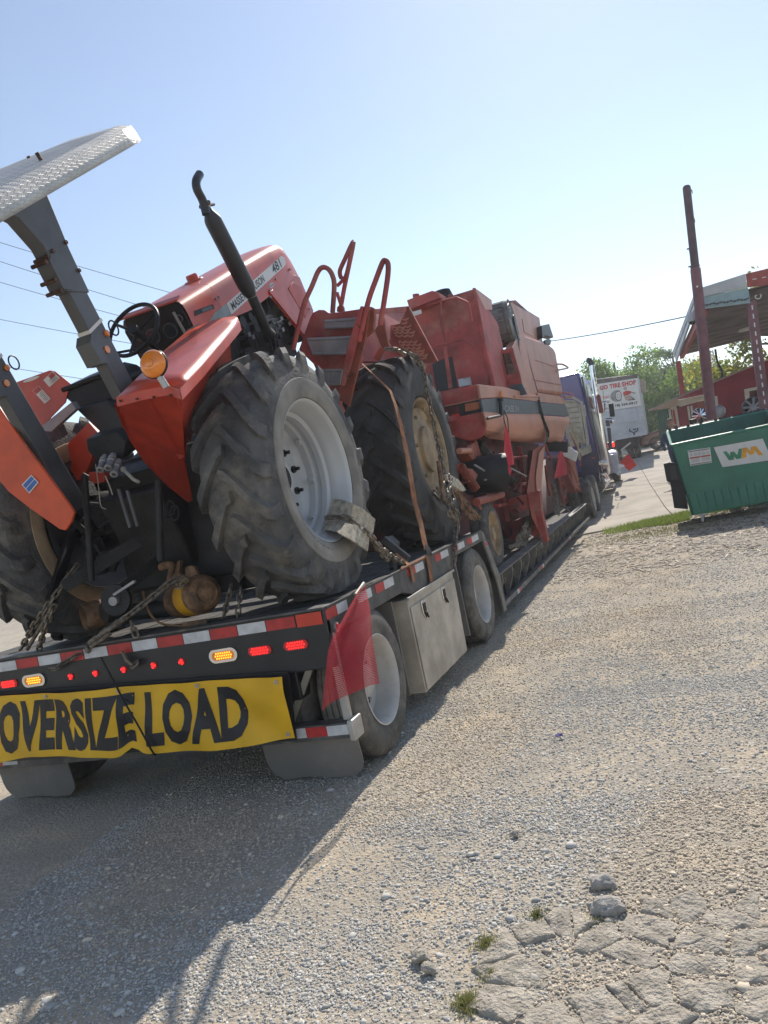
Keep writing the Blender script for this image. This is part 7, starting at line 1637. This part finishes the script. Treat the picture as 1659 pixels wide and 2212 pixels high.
    obj('sticker_print', MB().slab([W(.04, .44), W(.5, .44), W(.5, .54), W(.04, .54)], (0, -.001, 0)).slab([W(.53, .44), W(.97, .44), W(.97, .54), W(.53, .54)], (0, -.001, 0)), 'stickr', sp)
    m = MB()
    for k in range(5):
        c = W(.13+k*.185, .70); m.tube([c+V3((.022*math.cos(a), 0, .022*math.sin(a))) for a in np.linspace(0, 6.28, 15)[:-1]], .0025, 4, close=True).beam(c+V3((-.015, 0, .015)), c+V3((.015, 0, -.015)), .003, .004)
    for k in range(3): m.beam(W(.08, .36-k*.07), W(.46, .36-k*.07), .002, .006).beam(W(.56, .36-k*.07), W(.94, .36-k*.07), .002, .006)
    obj('sticker_print', m, 'stickg', sp)
    # fork pocket, wheels, lids hinge rod
    x0 = xl-.055
    pk = obj('fork_pocket', MB().slab([P(*ca(*q), Y=D+.1) for q in ((852, 1090), (900, 1078), (1030, 1100), (1045, 1215), (905, 1235), (878, 1225))], (0, .25, 0)), 'plastic', t, bevel=.01)
    obj('fork_pocket_opening', MB().slab([P(*ca(*q), Y=D+.09) for q in ((905, 1105), (945, 1100), (960, 1205), (915, 1215))], (0, -.004, 0)), 'ink', pk)
    obj('fork_sleeve', MB().slab([P(*ca(*q), Y=D+.14) for q in ((905, 1235), (1010, 1215), (1045, 1440), (935, 1432))], (0, .9, 0)), 'plastic', t, bevel=.01)
    obj('fork_sleeve', MB().box(xr+.0, xr+.14, D+.1, D+1.1, .5, .75), 'plastic', t)
    for x in (f(1150, 1500).x, xbr-.15):
        fk = obj('caster_fork', MB().slab([(x-.09, D+.02, .165), (x+.10, D+.02, .165), (x+.10, D+.02, .145), (x+.03, D+.02, .13), (x+.02, D+.02, .0+.02), (x-.02, D+.02, .02), (x-.02, D+.02, .13)], (0, .03, 0)), 'alu', t)
        obj('caster_wheel', MB().cyl((x+.02, D+.10, .06), (x+.05, D+.10, .06), .06, 16), 'rubber', fk)
    hr = A['btl']+V3((0, .05, .03)); he = A['btr']+V3((0, .05, .03)); m = MB().tube([hr, he], .02, 8)
    for u in (.03, .1, .22, .35, .5, .55, .75, .9): c = hr.lerp(he, u); m.obox(c, (.03, 0, 0), (0, .035, 0), (0, 0, .03))
    obj('hinge_rod', m, 'iron', t)
    # the lids hang open behind
    obj('lid', MB().slab([hr+V3((.03, .05, -.02)), hr.lerp(he, .5)+V3((-.01, .05, -.02)), hr.lerp(he, .5)+V3((-.01, .12, -1.1)), hr+V3((.03, .12, -1.1))], (0, .03, 0)), 'plastic', t)
    obj('lid', MB().slab([hr.lerp(he, .5)+V3((.01, .05, -.02)), he+V3((-.03, .05, -.02)), he+V3((-.03, .12, -1.1)), hr.lerp(he, .5)+V3((.01, .12, -1.1))], (0, .03, 0)), 'plastic', t)
dumpster()

# ================================================================ WHEELS ON DISPLAY, PERSON, BIN
def alloy(px, py, r, Y_, m, n, label, tyre=True, tw=.3):
    c = P(*ca(px, py), Y=Y_); ax = V3((-.25, -1, .1)).normalized(); u, w = perp(ax)
    t = thing('display_wheel', label, 'wheel', tuple(c-V3((0, 0, r)))); 
    obj('rim_ring', MB().lathe([(r*.92, 0), (r, .02), (r*.96, .04), (r*.9, .0), (r*.86, -.1), (r*.86, -.2), (r, -.22), (r*.92, -.2)], c, tuple(ax), 40), m, t)
    s = MB()
    for k in range(n):
        a = 2*math.pi*k/n; d1 = u*math.cos(a)+w*math.sin(a); d2 = u*math.cos(a+tw)+w*math.sin(a+tw)
        s.beam(c+d1*r*.12+ax*.02, c+d2*r*.9, .03, r*.10, tuple(ax)); s.beam(c+d1*r*.12+ax*.02, c+(u*math.cos(a-tw*.3)+w*math.sin(a-tw*.3))*r*.9, .03, r*.07, tuple(ax))
    s.cyl(c-ax*.03, c+ax*.04, r*.16, 16); obj('spokes', s, m, t); obj('wheel_back', MB().cyl(c-ax*.16, c-ax*.14, r*.85, 24), 'iron', t)
alloy(1137, 715, .21, 22.5, 'chrome', 6, 'chrome alloy wheel with oval openings on display left of the pole')
alloy(1545, 655, .27, 21.5, 'galv', 8, 'dark alloy wheel with bright blade spokes on display by the cream window', tw=.55)
c_ = P(*ca(1300, 695), Y=22); obj('car_wing', MB().slab([P(*ca(*q), Y=22) for q in ((1250, 640), (1300, 628), (1340, 665), (1330, 720), (1270, 745), (1255, 700))], (0, .3, 0)), 'galv', cat='wheel rim stack', label='grey silvery bulky wheel cover standing right of the pole behind the dumpster', bevel=.08)
obj('black_bucket', MB().lathe([(.001, .0), (.09, 0), (.1, .17), (.085, .18), (.001, .18)], P(*ca(1088, 795), Y=22), (0, 0, 1), 18), 'plastic', cat='bucket', label='small black bucket showing above the dumpster lid hinge')
def person():
    Y_ = 24; h = P(*ca(908, 772), Y=Y_); t = thing('person', 'person in a dark blue shirt and a cap, mostly hidden behind the dumpster', 'person', (h.x, Y_, gz(0, Y_)))
    zg = gz(0, Y_)
    prof = [(.001, 1.52), (.06, 1.50), (.075, 1.44), (.19, 1.38), (.22, 1.25), (.2, 1.05), (.19, .9), (.2, .8), (.17, .5), (.12, .1), (.11, .0), (.001, .0)]
    dz = h.z-1.66-zg
    mb = MB().lathe([(r, z) for r, z in reversed(prof)], (h.x, Y_, zg+dz), (0, 0, 1), 20)
    mb.v = [(h.x+(x-h.x)*1.15, Y_+(y-Y_)*.7, z) for x, y, z in mb.v]
    mb.tube([(h.x-.22, Y_, zg+dz+1.35), (h.x-.33, Y_-.02, zg+dz+1.1), (h.x-.30, Y_-.15, zg+dz+.9)], [.07, .06, .045], 8).tube([(h.x+.22, Y_, zg+dz+1.35), (h.x+.33, Y_-.02, zg+dz+1.1), (h.x+.30, Y_-.15, zg+dz+.9)], [.07, .06, .045], 8)
    obj('body', mb, 'bluecloth', t)
    obj('head', MB().sph(h, .10, 14, sy=1.1, sz=1.25).cyl((h.x, Y_, h.z-.2), h, .055, 10).sph((h.x-.02, Y_-.11, h.z-.01), .02, 6), 'skin', t); obj('cap', MB().sph(h+V3((0, .01, .06)), .105, 14, sz=.75).obox(h+V3((-.03, -.12, .06)), (.07, 0, 0), (0, .06, 0), (0, 0, .008)), 'hair', t)
person()

# ================================================================ TREES, MAST, WIRES
def tree(label, x, y, h, rx, rz, m, n, seed, ls=.09, group='trees beyond the yard'):
    z0 = gz(x, y); rg = np.random.default_rng(seed); t = thing('tree', label, 'tree', (x, y, z0), group)
    tb = MB().tube(smoothpath([V3((x, y, z0-.2)), V3((x+.1, y, z0+h*.3)), V3((x-.1, y, z0+h*.6)), V3((x, y, z0+h*.9))], 3), [.22*(1-i/10.)+.03 for i in range(10)], 8)
    cl = []
    for k in range(26):
        a = rg.uniform(0, 6.28); e = rg.uniform(-.4, 1.0); rr = rg.uniform(.45, .92); cx = x+rx*rr*math.cos(a)*math.cos(e*.9); cy = y+rx*rr*math.sin(a)*math.cos(e*.9); cz = z0+h-rz+rz*rr*math.sin(e*1.5)
        cl.append((cx, cy, cz, rg.uniform(.22, .42)*rx)); tb.tube([V3((x, y, z0+h*rg.uniform(.3, .6))), V3(((x+cx)/2, (y+cy)/2, (z0+h*.5+cz)/2)), V3((cx, cy, cz))], [.07, .05, .02], 5)
    obj('trunk', tb, 'bark', t)
    per = n//len(cl); V = []
    for cx, cy, cz, r in cl:
        d = rg.normal(size=(per, 3)); d /= np.linalg.norm(d, axis=1)[:, None]; c = np.array([cx, cy, cz])+d*r*(rg.random((per, 1))**.45)*np.array([1, 1, .8])*rg.uniform(.8, 1.25, (per, 1))
        a1 = rg.normal(size=(per, 3)); a1 /= np.linalg.norm(a1, axis=1)[:, None]; a2 = np.cross(a1, rg.normal(size=(per, 3))); a2 /= np.linalg.norm(a2, axis=1)[:, None]
        s = ls*rg.uniform(.6, 1.4, (per, 1)); V.append(np.stack([c-a1*s, c+a2*s*.55, c+a1*s, c-a2*s*.55], 1))
    V = np.concatenate(V); N = len(V); o0 = np.array([x, y, z0]); me = bpy.data.meshes.new('crown'); me.vertices.add(N*4); me.vertices.foreach_set('co', (V-o0).reshape(-1))
    me.loops.add(N*4); me.loops.foreach_set('vertex_index', np.arange(N*4)); me.polygons.add(N); me.polygons.foreach_set('loop_start', np.arange(N)*4); me.update(calc_edges=True); me.materials.append(K[m])
    o = bpy.data.objects.new('crown', me); COL.objects.link(o); o.parent = t
def tp(px, py, Y_): q = P(px, py, Y=Y_); return q.x, q.z
def tree_at(label, px, py, Y_, rx, rz, m, n, seed, **k):
    x, z = tp(px, py, Y_); tree(label, x, Y_, z-gz(x, Y_), rx, rz, m, n, seed, **k)
tree_at('leafy green tree above the box truck, left of the others', 1322, 762, 50, 2.6, 2.6, 'leaf', 9000, 1)
tree_at('dark evergreen-looking tree in the gap between two brighter trees', 1395, 790, 55, 2.6, 2.8, 'leafd', 9000, 2)
tree_at('bright green tree just right of the box truck', 1432, 785, 49, 2.6, 3.2, 'leaf', 11000, 3)
tree_at('tall slender pale tree peeking out behind the canopy corner', 1448, 742, 62, 1.9, 3.6, 'leafd', 7000, 4)
tree_at('green tree seen under the canopy left of the pole', 1500, 790, 47, 2.4, 3.0, 'leaf', 10000, 5)
tree_at('green bush in front of the trees beside the box truck', 1420, 870, 47, 2.1, 2.1, 'leaf', 8000, 6)
tree_at('green bush behind the building roof', 1470, 840, 48, 2.4, 2.2, 'leaf', 8000, 7)
tree_at('yellowing tree behind the shop roof at the right edge', 1625, 735, 34, 2.6, 2.8, 'leafy', 10000, 8)
tree_at('yellow-green tree rising over the canopy roof at the top right', 1665, 560, 36, 2.4, 3.6, 'leafy', 9000, 9)
for k in range(9):   # a line of trees on the far left, hidden here by the load
    tree(('nearest', 'second nearest', 'third nearest', 'fourth nearest', 'middle', 'fourth farthest', 'third farthest', 'second farthest', 'farthest')[k]+' tree in the far row left of the trailer', -12-k*7, 62+k*2, 6.5+rnd.random(), 3.2, 2.8, 'leafd', 5000, 30+k, ls=.16)
def mast():
    Yk_ = 45; t = thing('lattice_mast', 'thin steel lattice mast behind the shop under the canopy', 'mast', tuple(P(*ca(1260, 440), Y=Yk_)))
    m = MB(); a = [P(*ca(*q), Y=Yk_) for q in ((1212, 215), (1222, 440))]; b = [P(*ca(*q), Y=Yk_) for q in ((1232, 213), (1280, 430))]
    m.tube(a, .03, 5).tube(b, .03, 5); 
    for k in range(9): m.tube([a[0].lerp(a[1], k/9), b[0].lerp(b[1], (k+1)/9)], .018, 4).tube([b[0].lerp(b[1], k/9), a[0].lerp(a[1], (k+1)/9)], .018, 4)
    obj('lattice', m, 'galv', t)
    obj('service_pipe', MB().tube(smoothpath([P(*ca(*q), Y=27.3) for q in ((1252, 205), (1268, 300), (1300, 370), (1305, 410), (1285, 432))], 5), .035, 6), 'iron', cat='cable', label='thick black cable coming down to the shop roof under the canopy')
mast()
def wire(a, b, Ya, Yb, label, r=.012, sg=.0, group='overhead wires behind the tractor'):
    p, q = P(*a, Y=Ya), P(*b, Y=Yb); o = obj('overhead_wire', MB().tube(sag(p, q, sg), r, 5), 'wire', cat='wire', label=label)
    if group: o['group'] = group
W_ = [((-60, 505), (620, 700), 'topmost thin wire crossing the sky behind the grey roll-over post'), ((-60, 545), (620, 752), 'second overhead wire from the top behind the tractor'), ((-60, 592), (620, 775), 'third overhead wire from the top behind the tractor'), ((-60, 678), (620, 795), 'fourth overhead wire from the top, passing behind the steering wheel'), ((-60, 780), (560, 868), 'lowest overhead wire, just above the seat back')]
for a, b, l_ in W_: wire(a, b, 30, 34, l_, .014, .12)
wire((1150, 742), (1500, 680), 40, 30, 'single twisted wire running from the combine to the canopy', .022, .08, None)
# litter
for (x, y), l_ in (((1207, 1588), 'small purple plastic scrap lying on the gravel'), ((1428, 1115+18), 'small white scrap on the grass by the concrete'), ((1405, 1162), 'pale splinter of wood on the dirt before the grass'), ((1338, 1171), 'white scrap lying on the dirt near the trailer')):
    p = P(x, y, Z=.012); obj('litter', MB().obox(p, (.022, .008, 0), (-.003, .008, .004), (0, 0, .002)).obox(p+V3((.01, .006, .004)), (.015, -.004, .003), (0, .004, 0), (0, 0, .002)), 'purple' if 'purple' in l_ else 'sticker', label=l_, cat='litter')

add_haze(.0016, 14.5)
